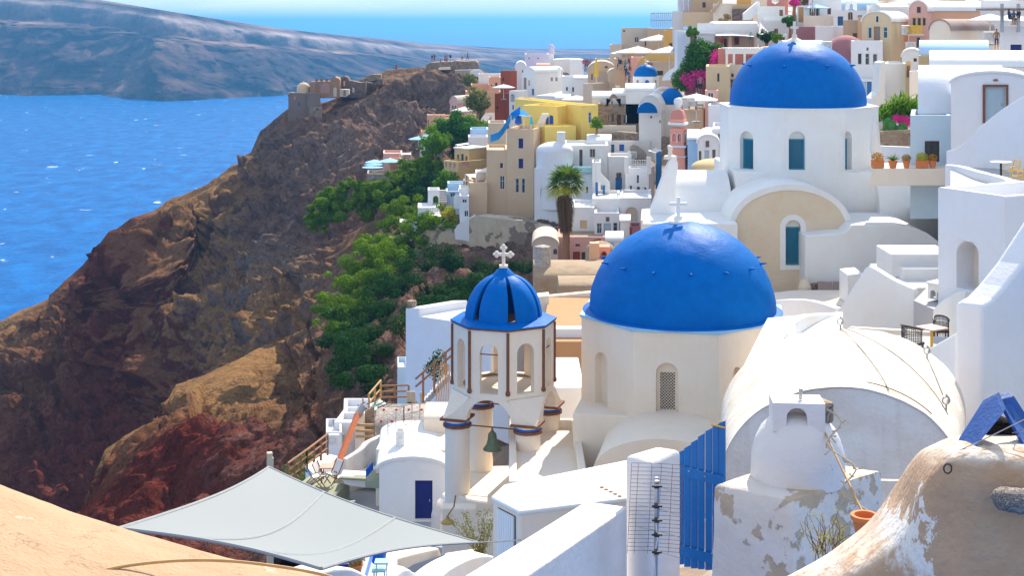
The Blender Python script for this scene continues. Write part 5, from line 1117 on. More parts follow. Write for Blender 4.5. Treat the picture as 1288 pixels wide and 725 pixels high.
up = _math(nt, 'ADD', _math(nt, 'MULTIPLY', sp.outputs[2], 2.6), _math(nt, 'MULTIPLY', _math(nt, 'SUBTRACT', _noise(nt, _pos(nt), 3.5, 7, .7), .5), 2.0))
msk = _math(nt, 'MULTIPLY', _ramp(nt, w_, [(.45, 0), (.50, 1)]), _ramp(nt, _math(nt, 'SUBTRACT', up, 115.95*2.6), [(.0, 0), (.25, 1)]))
topm = _math(nt, 'MULTIPLY', _ramp(nt, sx.outputs[2], [(.45, 0), (.8, 1)]), _ramp(nt, _noise(nt, _pos(nt), 5, 7, .7), [(.38, 0), (.5, .85)]))  # up-facing parts of the wall blotched paler in the colour
nt.links.new(_mix(nt, topm, _mix(nt, msk, src, (.74, .70, .66)), (.72, .64, .55)), b.inputs['Base Color'])
rough_wall()
def plank_tent():
    root = empty('plank_shelter', P(1245, 560, 10.4), 'two blue painted planks leaning together over a dark stone, tied with wire', 'planks')
    A = [P(1204.6, 556, 10.55), P(1225.5, 565, 10.25), P(1262, 520, 10.25), P(1254, 500, 10.5), P(1234, 510, 10.6)]; MB().slab(A, (.03, .035, .03)).build('plank', MATS['old_blue'], root, bevel=.004)
    A = [P(1257, 503, 10.5), P(1276, 499, 10.55), P(1312, 556, 10.45), P(1292, 566, 10.2)]; MB().slab(A, (-.03, .04, .02)).build('plank', MATS['old_blue'], root, bevel=.004)
    q = MB(); q.tube([P(1196, 572, 10.3), P(1240, 552, 10.22), P(1300, 522, 10.2)], .004, 5); q.tube([P(1273, 545, 10.3), P(1300, 540, 10.2)], .004, 5); q.tube([P(1272, 573, 10.1), P(1281, 548, 10.18), P(1292, 560, 10.1)], .004, 5); q.build('wire', MATS['metal'], root)
    q = MB(); q.lathe([(0, -.1), (.12, -.07), (.15, 0), (.11, .08), (0, .11)], P(1258, 540, 10.62), 20, sx=.95, sy=.8); v = np.array(q.v); v += fbm(v*6, 4, seed=13)[:, None]*.04; q.v = [tuple(x) for x in v]; tag(q.build('stone', stone('lava_stone', (.02, .016, .018), (.07, .05, .05), 22, (.03, .02, .02)), None, smooth=True), 'dark lava stone lying under the two blue planks', 'stone')
paint('old_blue', (.01, .075, .30), .6, .45, .6, 11); plank_tent()
# blue gate
def gate():
    root = empty('gate', P(878, 714, 18.3), 'bright blue wooden slatted gate with a slanting top, beside the aerial', 'gate'); f = fpx(845, 18.6, 912, 18.05)
    for x0, x1, ya, yb, yc_ in ((845.3, 859, 573, 567, 711), (860.3, 867.6, 564.5, 560.5, 714), (868.9, 876.5, 557.5, 553.5, 716), (877.8, 885.2, 550, 546, 717), (887, 894.6, 543, 539.5, 718), (896, 903.5, 536.5, 534, 719), (904.2, 911.5, 532.5, 530, 719)):
        A = [f.px(x0, yc_), f.px(x1, yc_), f.px(x1, yb), f.px(x0, ya)]; n_ = f.n; MB().slab(A, (-n_.x*.028, -n_.y*.028, 0)).build('slat', MATS['gate_blue'], root, bevel=.004)
    for a, b, w_ in (((848, 583), (911, 599), 13), ((846, 683), (911, 700), 13)):
        A = [f.px(a[0], a[1]+w_, -.03), f.px(b[0], b[1]+w_, -.03), f.px(b[0], b[1], -.03), f.px(a[0], a[1], -.03)]; MB().slab(A, (-f.n.x*.026, -f.n.y*.026, 0)).build('rail', MATS['gate_blue'], root, bevel=.004)
    q = MB()
    for x, y in ((869, 590), (878, 593), (848, 690), (889, 598), (872, 702)): q.lathe([(0, 0), (.014, .0), (.01, .008), (0, .01)], f.px(x, y+3, -.04), 8)
    for x, y in ((869, 592), (889, 599)):
        MB().lathe([(0, -.012), (.014, -.006), (.014, .006), (0, .012)], f.px(x, y, -.04), 8).build('bolt', MATS['metal'], root)
    MB().tube([f.px(895.5, 534, -.012), f.px(912, 538, -.012)], .012, 5).build('strap', MATS['yellow_paint'], root)
paint('gate_blue', (.002, .125, .40), .45, .15, .35, 7); gate()
plaster('pier_white', (.74, .71, .70), amt=.3, bump=.7, fine=9, big=1.6)
root = empty('gate_pier', P(818, 720, 17.5), 'thick white rounded gate pier behind the wire aerial', 'gate pier'); z = zof(581, 17.5); pts = [foot(785, 573, z), foot(819, 582, z), foot(846, 570, z), foot(858, 566, z), foot(826, 561, z)]
q = MB(); q.prism([(p.x, p.y) for p in pts], z-3, z); q.build('body', MATS['pier_white'], root, bevel=.07, bseg=4)
pslab('white sloping parapet running down from the gate pier', 'pier_white', [(560, 793), (661, 726), (789, 638), (789, 800), (560, 800)], (560, 12.5, 789, 17.6), .55, bev=.06)
MB()
# white shed with shutter
root = empty('shed', P(655, 720, 27), 'white flat roofed shed with a grooved shutter, left of the gate pier', 'shed'); z = zof(645, 27); pts = [foot(655, 645, z), foot(795, 628, z), foot(806, 578, z), foot(636, 612, z), foot(620, 627, z)]
q = MB(); q.prism([(p.x, p.y) for p in pts], z-3.4, z-.02); q.build('wall', MATS['cream'], root, bevel=.03)
q = MB(); cc = sum((Vector(p) for p in pts), Vector())/5; q.prism([((p.x-cc.x)*1.03+cc.x, (p.y-cc.y)*1.03+cc.y) for p in pts], z-.06, z+.04); q.build('roof', MATS['white'], root, bevel=.04)
for k in range(5):
    c = foot(757+k*5.6, 613.5+k*2.8, z+.045); MB().lathe([(0, 0), (.045, 0), (.045, .008), (0, .008)], c, 12).build('drain_hole', MATS['rust'], root)
f = Face((pts[4].x, pts[4].y), (pts[0].x, pts[0].y)); q = MB()
a_, b_ = f.L*.22, f.L*.80; zt_, zb_ = f.z_(640, a_), f.z_(714, a_)
for k in range(7): s0 = a_+(b_-a_)*k/7; q.slab([f.pt(s0+.006, zb_, -.05), f.pt(s0+(b_-a_)/7-.006, zb_, -.05), f.pt(s0+(b_-a_)/7-.006, zt_, -.05), f.pt(s0+.006, zt_, -.05)], (-f.n.x*.04, -f.n.y*.04, 0))
q.build('shutter', MATS['light_frame'], root)
q = MB(); q.add([f.pt(a_-.012, zb_, -.008), f.pt(b_+.03, zb_, -.008), f.pt(b_+.03, zt_+.02, -.008), f.pt(a_-.012, zt_+.02, -.008)], [(0, 1, 2, 3)]); q.build('shutter_recess', MATS['dark_glass'], root)
# wire grid aerial on its mast
def aerial():
    root = empty('tv_aerial', P(826, 725, 16.6), 'rusty wire grid television aerial on a pole in front of the pier', 'aerial'); f = fpx(790, 16.9, 860, 16.5)
    MB().tube([P(824.5, 760, 16.6), P(826, 601, 16.6)], .022, 8).build('mast', MATS['metal'], root)
    q = MB(); 
    for j in range(23):
        y = 583+j*5.0; sk = (y-583)*-.05; q.tube([f.px(795+sk, y), f.px(828+sk*.5, y+.5, .0), f.px(861+sk*.3, y+3)], .0026, 4)
    for x in (794.5, 803, 820, 832, 846, 860): q.tube([f.px(x, 583+(x-795)*.03), f.px(x-5.5, 697)], .003, 4)
    q.build('reflector_grid', MATS['rust'], root)
    for y in (612, 637, 655, 673, 695):
        q = MB(); c = P(826, y, 16.45); q.box(c, (.06, .05, .045)); q.box(c+Vector((0, -.04, .01)), (.12, .02, .02)); q.build('clamp', MATS['black_metal'], root)
    q = MB(); MB().tube([P(826.5, 605, 16.5), P(825, 700, 16.5)], .03, 6).build('boom', MATS['metal'], root)
    for y in (612, 640, 668, 694):
        for s, dx in ((1, 30), (-1, 22)):
            e_ = MB(); e_.tube([P(826, y, 16.45), P(826+s*dx, y-4 if s < 0 else y+9, 16.2)], .004, 4); e_.build('dipole', MATS['metal'], root)
    MB().tube([P(824, 725, 16.55), P(823, 700, 16.5), P(827, 680, 16.45), P(825, 655, 16.45)], .008, 5).build('cable', MATS['plastic_white'], root)
aerial()
# tan roof in the lower left corner
def tan_roof():
    xs = np.linspace(-260, 560, 110); top = interp(xs, [-260, -80, 0, 100, 200, 330, 395, 470, 560], [540, 590, 612, 648, 679, 711, 724, 744, 775]); rows = []; m_ = len(xs)
    for j in range(30):
        t = j/29; Y = 11.5-5.0*t; py = top+(t**1.15)*520
        rows.append(np.stack([(xs-CX)/F*Y, np.full(m_, Y), CZ-(py-HY)/F*Y+0.25*math.sin(PI*min(t*1.4, 1))], 1))
    b0 = rows[0]+np.array([0, .6, -1.5]); b1 = rows[0]+np.array([0, .18, -.12]); b2 = rows[0]+np.array([0, 1.2, -5.0]); V = np.concatenate([b2, b0, b1]+rows); V += fbm(V*1.3, 5, seed=91)[:, None]*np.array([0, 0, .03])+fbm(V*9, 3, seed=93)[:, None]*np.array([0, 0, .004])
    q = MB(); q.add([tuple(v) for v in V], [(j*m_+i, j*m_+i+1, (j+1)*m_+i+1, (j+1)*m_+i) for j in range(32) for i in range(m_-1)])
    root = empty('curved_roof', P(150, 725, 9.5), 'sunlit sandy curved roof with white lime patches, bottom left corner', 'roof'); q.build('roof', MATS['sand_roof'], root, smooth=True)
    c = [P(x, y, Yy)+Vector((0, 0, .0)) for x, y, Yy in ((70, 745, 9.9), (100, 727, 10.2), (150, 714, 10.43), (215, 706.5, 10.62), (280, 706, 10.75), (340, 712, 10.8), (400, 722, 10.9), (440, 735, 10.9))]
    MB().tube([Vector(p) for p in smoothpts([tuple(x) for x in c], 6)], .012, 6).build('cable', MATS['wood_light'], root)
plaster('sand_roof', (.44, .30, .19), amt=.3, bump=1.0, fine=26, big=1.8, dirt=(.5, .32, .18))
nt = MATS['sand_roof'].node_tree; b = nt.nodes['Principled BSDF']; src = b.inputs['Base Color'].links[0].from_socket
wp = _ramp(nt, _noise(nt, _pos(nt, (1, .5, .8)), 1.7, 8, .68, .4), [(.60, 0), (.66, .9)]); spk = _ramp(nt, _noise(nt, _pos(nt), 60, 3, .7), [(.60, 0), (.7, .6)])
crk = nt.nodes.new('ShaderNodeTexVoronoi'); crk.feature = 'DISTANCE_TO_EDGE'; crk.inputs['Scale'].default_value = .9
nzz = nt.nodes.new('ShaderNodeTexNoise'); nzz.inputs['Scale'].default_value = 2.5; nzz.inputs['Detail'].default_value = 6; nt.links.new(_pos(nt), nzz.inputs['Vector']); ad = nt.nodes.new('ShaderNodeVectorMath'); ad.operation = 'MULTIPLY_ADD'; nt.links.new(nzz.outputs['Color'], ad.inputs[0]); ad.inputs[1].default_value = (.9,)*3; nt.links.new(_pos(nt), ad.inputs[2]); nt.links.new(ad.outputs[0], crk.inputs['Vector'])
ck = _ramp(nt, crk.outputs['Distance'], [(0, .55), (.006, 0)])
nt.links.new(_mix(nt, ck, _mix(nt, spk, _mix(nt, wp, src, (.74, .68, .62)), (.30, .17, .09)), (.16, .09, .05)), b.inputs['Base Color'])
tan_roof()
# shade sail
def sail():
    A, B, C, D = np.array(P(338, 588, 27)), np.array(P(600, 683, 24)), np.array(P(404, 716, 15.5)), np.array(P(150, 665, 17)); n = 36; V = []
    for j in range(n+1):
        v = j/n
        for i in range(n+1):
            u = i/n; p = A*(1-u)*(1-v)+B*u*(1-v)+C*u*v+D*(1-u)*v
            e1 = math.sin(PI*u)*(1-v); e2 = math.sin(PI*v)*u; e3 = math.sin(PI*u)*v; e4 = math.sin(PI*v)*(1-u)     # hollow edges
            cen = (A+B+C+D)/4; m1, m2, m3, m4 = (A+B)/2, (B+C)/2, (C+D)/2, (D+A)/2
            p = p+(cen-m1)*e1*.19+(cen-m2)*e2*.12+(cen-m3)*e3*.1+(cen-m4)*e4*.10; p = p+np.array([0, 0, -.35*math.sin(PI*u)*math.sin(PI*v)]); V.append(tuple(p))
    root = empty('shade_sail', P(338, 600, 27), 'large pale grey shade sail stretched over the terrace, lower left', 'shade sail'); q = MB(); W = n+1; V2 = [(x, y, z-.012) for x, y, z in V]
    q.add(V+V2, [(j*W+i, j*W+i+1, (j+1)*W+i+1, (j+1)*W+i) for j in range(n) for i in range(n)]+[(W*W+j*W+i, W*W+(j+1)*W+i, W*W+(j+1)*W+i+1, W*W+j*W+i+1) for j in range(n) for i in range(n)])
    q.build('fabric', MATS['sail'], root, smooth=True)
    for idx in (range(0, W), range(n*W, n*W+W), range(0, W*W, W), range(n, W*W, W), range(12, W*W, W), range(24, W*W, W)): MB().tube([V[i] for i in idx], .022, 6).build('hem', MATS['sail_hem'], root)
    MB().tube([P(600, 683, 24), P(625, 682, 24.6), P(655, 680, 27)], .012, 5).build('guy_wire', MATS['metal'], root)
    q = MB(); c = P(338, 588, 27.2); q.box(c+Vector((.01, .1, -2.2)), (.12, .12, 4.7), .3); q.box(c+Vector((.0, .1, .2)), (.1, .13, .1), .3); q.build('post', MATS['wood_pale'], root)
paint('sail', (.225, .25, .265), .85, .03, .25, 30); paint('sail_hem', (.28, .30, .32), .8); sail()
# ------------------------------------------------------------------ ground under the village
def hillside():
    ctrl = [(430, 720, 70), (480, 620, 78), (560, 560, 82), (560, 440, 112), (640, 700, 50), (640, 400, 125), (620, 330, 160), (660, 250, 215), (560, 230, 250), (600, 160, 290), (640, 110, 300), (700, 100, 305), (760, 90, 300), (760, 150, 225), (760, 250, 190), (720, 310, 172), (850, 60, 265), (850, 120, 225), (880, 180, 205), (830, 250, 165), (900, 20, 250), (940, 60, 215), (960, 130, 175), (1000, 20, 235), (1060, 60, 200), (1100, 10, 240), (1100, 110, 150), (1130, 170, 112), (1150, 240, 104), (1200, 0, 240), (1250, 60, 165), (1288, 100, 140), (1250, 170, 92), (1400, 100, 120), (1180, 320, 80), (1100, 390, 84), (1000, 380, 90), (900, 400, 98), (800, 500, 72), (900, 560, 55), (1250, 300, 62), (1200, 450, 50), (1350, 450, 42), (1100, 480, 45), (1000, 600, 38), (1100, 700, 24), (1300, 700, 22), (900, 720, 24), (760, 720, 32), (700, 640, 50)]
    top = [(420, 640), (470, 560), (500, 490), (520, 420), (560, 330), (590, 230), (600, 150), (625, 104), (660, 104), (740, 96), (790, 60), (850, 22), (900, -40), (1500, -60)]
    nu, nv = 240, 200; U, T = np.meshgrid(np.linspace(420, 1480, nu), np.linspace(-.08, 1, nv)); u = U.ravel(); t = T.ravel(); yt = interp(u, *zip(*top)); yb = 800.0; py = yt+(yb-yt)*np.maximum(t, 0)
    D = np.clip(tps([(a, b) for a, b, _ in ctrl], [c for *_, c in ctrl], np.stack([u, py], 1), 1e-2), 18, 330)*1.05+2; bk = np.clip(-t/.08, 0, 1)
    X = (u-CX)/F*D; Z = CZ-(py-HY)/F*D-1.2; Yw = D+bk*40; Z = Z*(1-bk)-2*bk; V = np.stack([X, Yw, Z], 1); V[:, 2] += fbm(V/9, 4, seed=61)*.8*(1-bk)
    m, nt, b = _mat('hillside_ground'); p = _pos(nt); n1 = _noise(nt, p, .10, 6, .62); n2 = _noise(nt, p, .9, 6, .65)
    c = _mix(nt, n2, (.14, .09, .06), (.34, .25, .18)); c = _mix(nt, _ramp(nt, n1, [(.50, 0), (.56, 1)]), c, (.56, .50, .45)); nt.links.new(c, b.inputs['Base Color']); b.inputs['Roughness'].default_value = .95; _bump(nt, b, n2, .8, .3)
    tag(grid_obj('hillside', V, nu, nv, m), kind='structure')
hillside()
H = house
# ============ region 3: far part of the village ============
R_(620, 0, 5.18)
LAV = 'lavender'
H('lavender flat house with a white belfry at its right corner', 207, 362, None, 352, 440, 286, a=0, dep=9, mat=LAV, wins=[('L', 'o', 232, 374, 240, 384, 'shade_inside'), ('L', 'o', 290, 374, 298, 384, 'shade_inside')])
be = empty('belfry', P(X_(380), Y_(430), 284), 'small white belfry with a domed lantern rising over the lavender house', 'belfry'); b0 = P(X_(380), Y_(345), 282); zb = zof(Y_(440), 282)
MB().box((b0.x, b0.y, (b0.z+zb)/2), (1.0, 1.0, b0.z-zb)).build('shaft', MATS['white'], be)
q = MB(); q.lathe([(.78, 0), (.78, .12), (.6, .14), (.6, 1.0), (.68, 1.05), (.62, 1.3), (.35, 1.7), (0, 1.85)], (b0.x, b0.y, b0.z), 12); q.build('lantern', MATS['lavender'], be); q = MB(); cross_mb(q, (b0.x, b0.y, b0.z+1.8), .9, .5, .1); q.build('cross', MATS['metal'], be)
H('white house with a long curved parapet behind the crowd', 395, 588, None, 392, 510, 276, a=0, dep=7, mat='white', roof='vL', rise=6, wins=[('L', 'wa', 430, 470, 505, 520, 'lavender', 'shade_inside')])
H('small white block at the right end of the curved parapet', 500, 590, None, 388, 480, 273, a=0, dep=5, mat='white_lav')
H('low orange barrel roof between the lavender house and the big white house', 285, 370, None, 430, 450, 272, a=0, dep=4, mat='peach', roof='vR', rise=14, rmat='coral')
H('white house with an arched gable next to the red brown house', 146, 214, None, 442, 520, 276, a=0, dep=8, mat='white_lav', roof='vL', rise=37)
H('big white house with a vaulted roof and two side windows', 188, 272, 456, 474, 625, 262, a=52, roof='vL', rise=34, mat='white', wins=[('L', 'd', 200, 505, 218, 580, 'grey_wood'), ('L', 'w', 178, 455, 200, 472), ('L', 'w', 228, 520, 240, 560), ('R', 'w', 377, 501, 393, 530), ('R', 'w', 408, 501, 424, 530), ('L', 'd', 252, 578, 268, 620, 'blue_door')])
H('white chimney block on the big white vaulted house', 420, 441, None, 440, 470, 258, a=0, wid=None, dep=2, mat='white', name='chimney', cat='chimney', ext=1)
H('red brown house with a small dark window, tallest of the red group', 50, 112, 156, 462, 570, 270, a=40, mat='red_brown', wins=[('R', 'w', 84, 500, 100, 530, 'red_brown'), ('L', 'w', 60, 505, 72, 530, 'red_brown')])
H('red brown house stepping down below the tall red one', 12, 70, 112, 610, 740, 262, a=35, mat='red_brown', wins=[('L', 'w', 20, 690, 34, 712, 'red_brown')])
H('narrow red brown block joining the two red houses', 58, 84, 112, 556, 660, 266, a=35, mat='red_brown')
parasol('grey blue parasol between the red brown houses', 70, 548, 262, 2.2, 'canvas_grey')
H('white house with a big arched loggia below the big vaulted house', 106, 160, 230, 592, 740, 256, a=38, mat='white', wins=[('L', 'oa', 113, 612, 142, 664, 'lavender'), ('L', 'w', 124, 684, 136, 716), ('R', 'w', 196, 640, 210, 660)])
H('pale roof terrace wall between the arched loggia and the yellow house', 160, 290, 330, 640, 720, 250, a=20, mat='beige_pale')
H('white house with two tiny windows behind the courtyard walls', 452, 540, None, 498, 610, 250, a=0, dep=6, mat='white', wins=[('L', 'w', 474, 565, 490, 592), ('L', 'w', 515, 566, 530, 600)])
H('white block with a sagging roof left of the beige vaulted house', 528, 616, None, 512, 620, 247, a=0, dep=7, mat='white_lav', roof='vR', rise=14)
H('long low white wall and roof in front of the white courtyards', 280, 420, 590, 625, 700, 243, a=18, mat='white')
H('white vaulted cell among low roofs above the yellow house', 405, 505, None, 650, 690, 238, a=0, dep=5, mat='white', roof='vR', rise=28)
parasol('white parasol above the parapet of the yellow house', 545, 620, 236, 2.6, 'canvas')
H('beige house with a wide vaulted gable and double door', 617, 798, None, 465, 560, 228, a=0, dep=9, mat='beige', roof='vL', rise=62, rmat='beige_pale', wins=[('L', 'd', 690, 468, 730, 542, 'beige_pale'), ('L', 'w', 640, 480, 652, 520), ('L', 'p', 730, 430, 747, 442, 'dark_wood')])
H('small beige vaulted annex right of the wide beige gable', 748, 838, None, 478, 560, 223, a=0, dep=6, mat='beige_pale', roof='vL', rise=27, rmat='white')
H('grey beige terrace wall under the wide beige gable', 588, 650, 860, 546, 645, 218, a=30, mat='beige_pale', wins=[('R', 'n', 705, 605, 718, 640, 'shade_inside'), ('R', 'n', 672, 612, 684, 640, 'shade_inside')])
H('white chimney box on the grey beige terrace wall', 800, 825, None, 560, 590, 214, a=0, dep=1.5, mat='white', name='chimney', cat='chimney', ext=.5)
um = empty('parasol', P(X_(674), Y_(540), 221), 'folded bright yellow parasol in front of the beige gable', 'parasol'); b0 = P(X_(674), Y_(540), 221)
MB().lathe([(.05, .9), (.42, 1.1), (.34, 1.6), (.2, 3.2), (.08, 3.9), (0, 4.0)], b0, 10).build('canopy', MATS['canvas_yellow'], um); MB().tube([b0, b0+Vector((0, 0, 4.1))], .05, 6).build('pole', MATS['light_frame'], um)
# small blue dome church
def mini_church(label, cxp, Y, rdome, ydt, ydb, ywb, drum_px, mat='white', wins=()):
    c = P(X_(cxp), Y_(ydb), Y); root = empty('domed_chapel', (c.x, c.y, c.z-6), label, 'chapel'); R = drum_px/CUR[2]/F*Y; zb = zof(Y_(ywb), Y)
    V = octa(c.x, c.y, R*1.03, 247.5); q = MB(); f = Face(V[0], V[1]); m_ = f.L/2
    q.prism([tuple(p) for p in V], zb-3, c.z); q.build('drum', MT(mat), root, bevel=.05)
    for k in (7, 0, 1):
        g = Face(V[k], V[(k+1) % 8]); s = g.L/2; zt = c.z-.45; q = MB(); w_ = .28 if k == 0 else .16
        q.add([g.pt(s-w_, zt-1.15, -.02), g.pt(s+w_, zt-1.15, -.02)]+[g.pt(s+w_*math.cos(a), zt-w_+w_*math.sin(a), -.02) for a in np.linspace(0, PI, 9)], [tuple(range(11))]); q.build('window', MATS['blue_paint' if k == 0 else 'grey_wood'], root)
    rd = rdome/CUR[2]/F*Y; hd = (ydb-ydt)/CUR[2]/F*Y; MB().lathe(dome_prof(rd, hd, 16), (c.x, c.y, c.z+.02), 40).build('dome', DOMEB, root, weld=True, smooth=True)
    q = MB(); q.lathe([(.3, -.05), (.2, .2), (0, .25)], (c.x, c.y, c.z+hd), 12); cross_mb(q, (c.x, c.y, c.z+hd+.15), .7, .4, .1); q.build('cross', MT(mat), root); return root
mini_church('small white chapel with the smallest full blue dome, mid village', 996, 198, 79, 420, 496, 570, 86)
H('white vaulted wing in front of the small domed chapel', 866, 1060, None, 590, 660, 190, a=0, dep=7, mat='white', roof='vR', rise=34)
H('white barrel vault left of the small domed chapel', 780, 880, None, 625, 670, 192, a=0, dep=6, mat='white', roof='vR', rise=36)
H('long white barrel vault behind the rubble stone house', 648, 772, None, 640, 680, 196, a=0, dep=6, mat='white', roof='vR', rise=34)
# half dome chapel
c = P(X_(1165), Y_(672), 186); ch = empty('domed_chapel', (c.x, c.y, c.z-6), 'white chapel whose blue half dome bulges behind an arched rim', 'chapel')
MB().lathe(dome_prof(80/CUR[2]/F*186, 100/CUR[2]/F*186, 16), (c.x, c.y, c.z), 40).build('dome', DOMEB, ch, weld=True, smooth=True)
q = MB(); rr_ = 98/CUR[2]/F*186; N = 20; A = []
for d, r in ((-.2, rr_), (.9, rr_), (.9, rr_*.9), (-.2, rr_*.9)): A += [(c.x-.8+r*math.cos(PI*i/N)*1.0, c.y+d+1.2, c.z-.2+r*1.17*math.sin(PI*i/N)) for i in range(N+1)]
q.add(A, [(r*(N+1)+i, r*(N+1)+i+1, ((r+1) % 4)*(N+1)+i+1, ((r+1) % 4)*(N+1)+i) for r in range(4) for i in range(N)]); q.build('rim', MATS['white'], ch)
MB().box((c.x, c.y+1, c.z-4.1), (2*rr_*1.06, 6, 8)).build('wall', MATS['white'], ch)
R_(660, 120, 4.835)
H('white chapel front with a blue half moon window and two square holes', 695, 830, 890, 96, 260, 181, a=14, mat='white', roof='vL', rise=92, wins=[('L', 'w', 762, 124, 775, 140), ('L', 'w', 818, 150, 831, 168)], rim=True)
c = P(X_(745), Y_(106), 180); e_ = MB(); e_.add([c+Vector((1.28*math.cos(a), -.4, 1.35*math.sin(a))) for a in np.linspace(0, PI, 15)]+[c+Vector((1.28*math.cos(a), .3, 1.35*math.sin(a))) for a in np.linspace(0, PI, 15)], [tuple(range(15))]+[(i, i+1, 16+i, 15+i) for i in range(14)]); tag(e_.build('lunette', DOMEB), 'small blue half moon lunette on the white chapel front', 'lunette')
H('rubble stone house with a small bell gable and red shuttered openings', 446, 694, None, 52, 190, 190, a=0, dep=8, mat='rubble', wins=[('L', 'd', 561, 116, 586, 190, 'dark_wood'), ('L', 'w', 528, 110, 542, 160, 'dark_wood'), ('L', 'w', 602, 118, 620, 166, 'dark_wood'), ('L', 'p', 504, 112, 516, 155, 'beige')])
q = MB(); f = fpx(X_(498), 189.8, X_(584), 189.8); a_, b_ = f.s_(X_(498)), f.s_(X_(584)); z0, z1 = zof(Y_(52), 189.8), zof(Y_(-8), 189.8); o_, h_ = arch_pair(b_-a_, z0, z1, (b_-a_)*.3, (b_-a_)*.7, z0+.6, z1-.5); arch_wall(q, f, [(s+a_ if 0 < s < b_-a_ or z < z1-1e-3 else s+a_, z-(abs(s-(b_-a_)/2)/(b_-a_)*2)**2*1.4*(z > z0+1)) for s, z in o_], [(s+a_, z) for s, z in h_], .6)
tag(q.build('bell_gable', MATS['rubble']), 'rubble stone bell gable crowning the stone house', 'bell gable')
H('cream parapet wall in front of the rubble stone house', 446, 676, None, 184, 232, 185, a=0, dep=1, mat='cream', par=.1)
pslab('band of rough stone retaining wall under the cream parapet and chapel front', 'rubble', [(430, 232), (560, 220), (690, 232), (880, 262), (990, 262), (990, 420), (700, 330), (600, 300), (500, 270), (400, 290)], (430, 184, 990, 180), 1.5, bev=0)
# the yellow and tan house
H('yellow flat roofed house with a blue slit window, highest on the ridge', -60, 345, 446, 60, 290, 186, a=62, mat='yellow', wins=[('R', 'w', 389, 102, 407, 168, 'light_frame', 'blue_paint'), ('L', 'o', 302, 246, 315, 266, 'shade_inside')], par=.5)
R_(500, 120, 4.835)
H('yellow main block of the yellow house with blue doors on its terrace', 760, 972, 1078, 66, 200, 187, a=30, mat='yellow', wins=[('L', 'da', 900, 128, 920, 188, 'blue_paint'), ('L', 'da', 922, 120, 948, 188, 'blue_paint')], par=.4)
H('yellow lower body of the yellow house right of the tan tower', 828, 896, 1085, 190, 430, 183, a=66, mat='yellow', ext=6, par=.5)
H('tall tan tower house with two navy shuttered windows', 664, 828, 896, 206, 720, 180, a=14, mat='beige', wins=[('L', 'w', 736, 262, 764, 322, 'navy', 'navy'), ('L', 'w', 736, 385, 764, 444, 'navy', 'navy'), ('L', 'w', 718, 506, 738, 592), ('L', 'w', 755, 506, 775, 594)], ext=10, par=.5)
H('tan wing with a tall window left of the tan tower house', 542, 670, None, 332, 720, 181, a=0, dep=8, mat='beige', wins=[('L', 'w', 621, 410, 644, 446), ('L', 'w', 622, 488, 653, 574)], ext=10)
H('lowest tan block at the left foot of the tan tower house', 436, 545, None, 532, 740, 179.5, a=0, dep=8, mat='beige', ext=6)
# blue canopy on the roof
def canopy(label, pts, mat, poles=True, name='canopy', down=2.4):
    W = [P(X_(a), Y_(b), c) for a, b, c in pts]; root = empty(name, W[0], label, 'awning'); q = MB(); n = 8; cen = sum(W, Vector())/len(W)
    k = len(W); rows = []
    for j in range(n+1):
        t = j/n
        for i in range(k*6):
            a, b = W[i//6], W[(i//6+1) % k]; e = (i % 6)/6; p = a.lerp(b, e); p = p.lerp(cen, .1*math.sin(PI*e)); rows.append(p.lerp(cen, t)+Vector((0, 0, -.12*t)))
    m_ = k*6; q.add(rows, [(j*m_+i, j*m_+(i+1) % m_, (j+1)*m_+(i+1) % m_, (j+1)*m_+i) for j in range(n) for i in range(m_)]); q.build('cloth', MT(mat), root, smooth=True)
    if poles:
        for p in W: MB().tube([p, p-Vector((0, 0, down))], .05, 6).build('pole', MATS['light_frame'], root)
    return root
canopy('bright blue square canopy on the roof terrace of the tan tower', [(768, 84, 184), (812, 128, 181), (690, 122, 181.5), (705, 112, 184.5)], paint('canvas_bright_blue', (.01, .28, .75), .8, .06))
q = MB(); pts_ = [P(X_(a), Y_(b), 182) for a, b in ((745, 90), (690, 130), (665, 175), (640, 215), (615, 245), (565, 262))]; q.add([p+Vector((0, dy, dz)) for p in pts_ for dy, dz in ((0, .5), (.4, -.5))], [(2*i, 2*i+1, 2*i+3, 2*i+2) for i in range(5)]); o_ = q.build('awning', MATS['canvas_bright_blue']); md = o_.modifiers.new('s', 'SOLIDIFY'); md.thickness = .08; tag(o_, 'long blue cloth hanging down the left side of the tan tower', 'cloth')
um = empty('parasol', P(X_(735), Y_(190), 183), 'folded dark blue parasol under the bright blue canopy', 'parasol'); b0 = P(X_(735), Y_(192), 183); MB().lathe([(.1, .2), (.5, .5), (.4, 1.2), (.1, 2.5), (0, 2.6)], b0, 9).build('canopy', MATS['blue_paint'], um); MB().tube([b0, b0+Vector((0, 0, 2.7))], .05, 6).build('pole', MATS['light_frame'], um)
um = empty('parasol', P(X_(814), Y_(190), 181), 'small folded turquoise parasol at the corner of the tan tower roof', 'parasol'); b0 = P(X_(814), Y_(192), 181); MB().lathe([(.05, .2), (.26, .4), (.1, 1.3), (0, 1.4)], b0, 9).build('canopy', MATS['pool'], um); MB().tube([b0, b0+Vector((0, 0, 1.5))], .04, 6).build('pole', MATS['light_frame'], um)
ss = empty('steps', P(X_(880), Y_(180), 185), 'white open steps climbing the yellow wall beside the blue doors', 'steps')
for k in range(7): MB().box(P(X_(868+k*5), Y_(180-k*11), 185.2), (.9, .7, .16)).build('step', MATS['white'], ss)
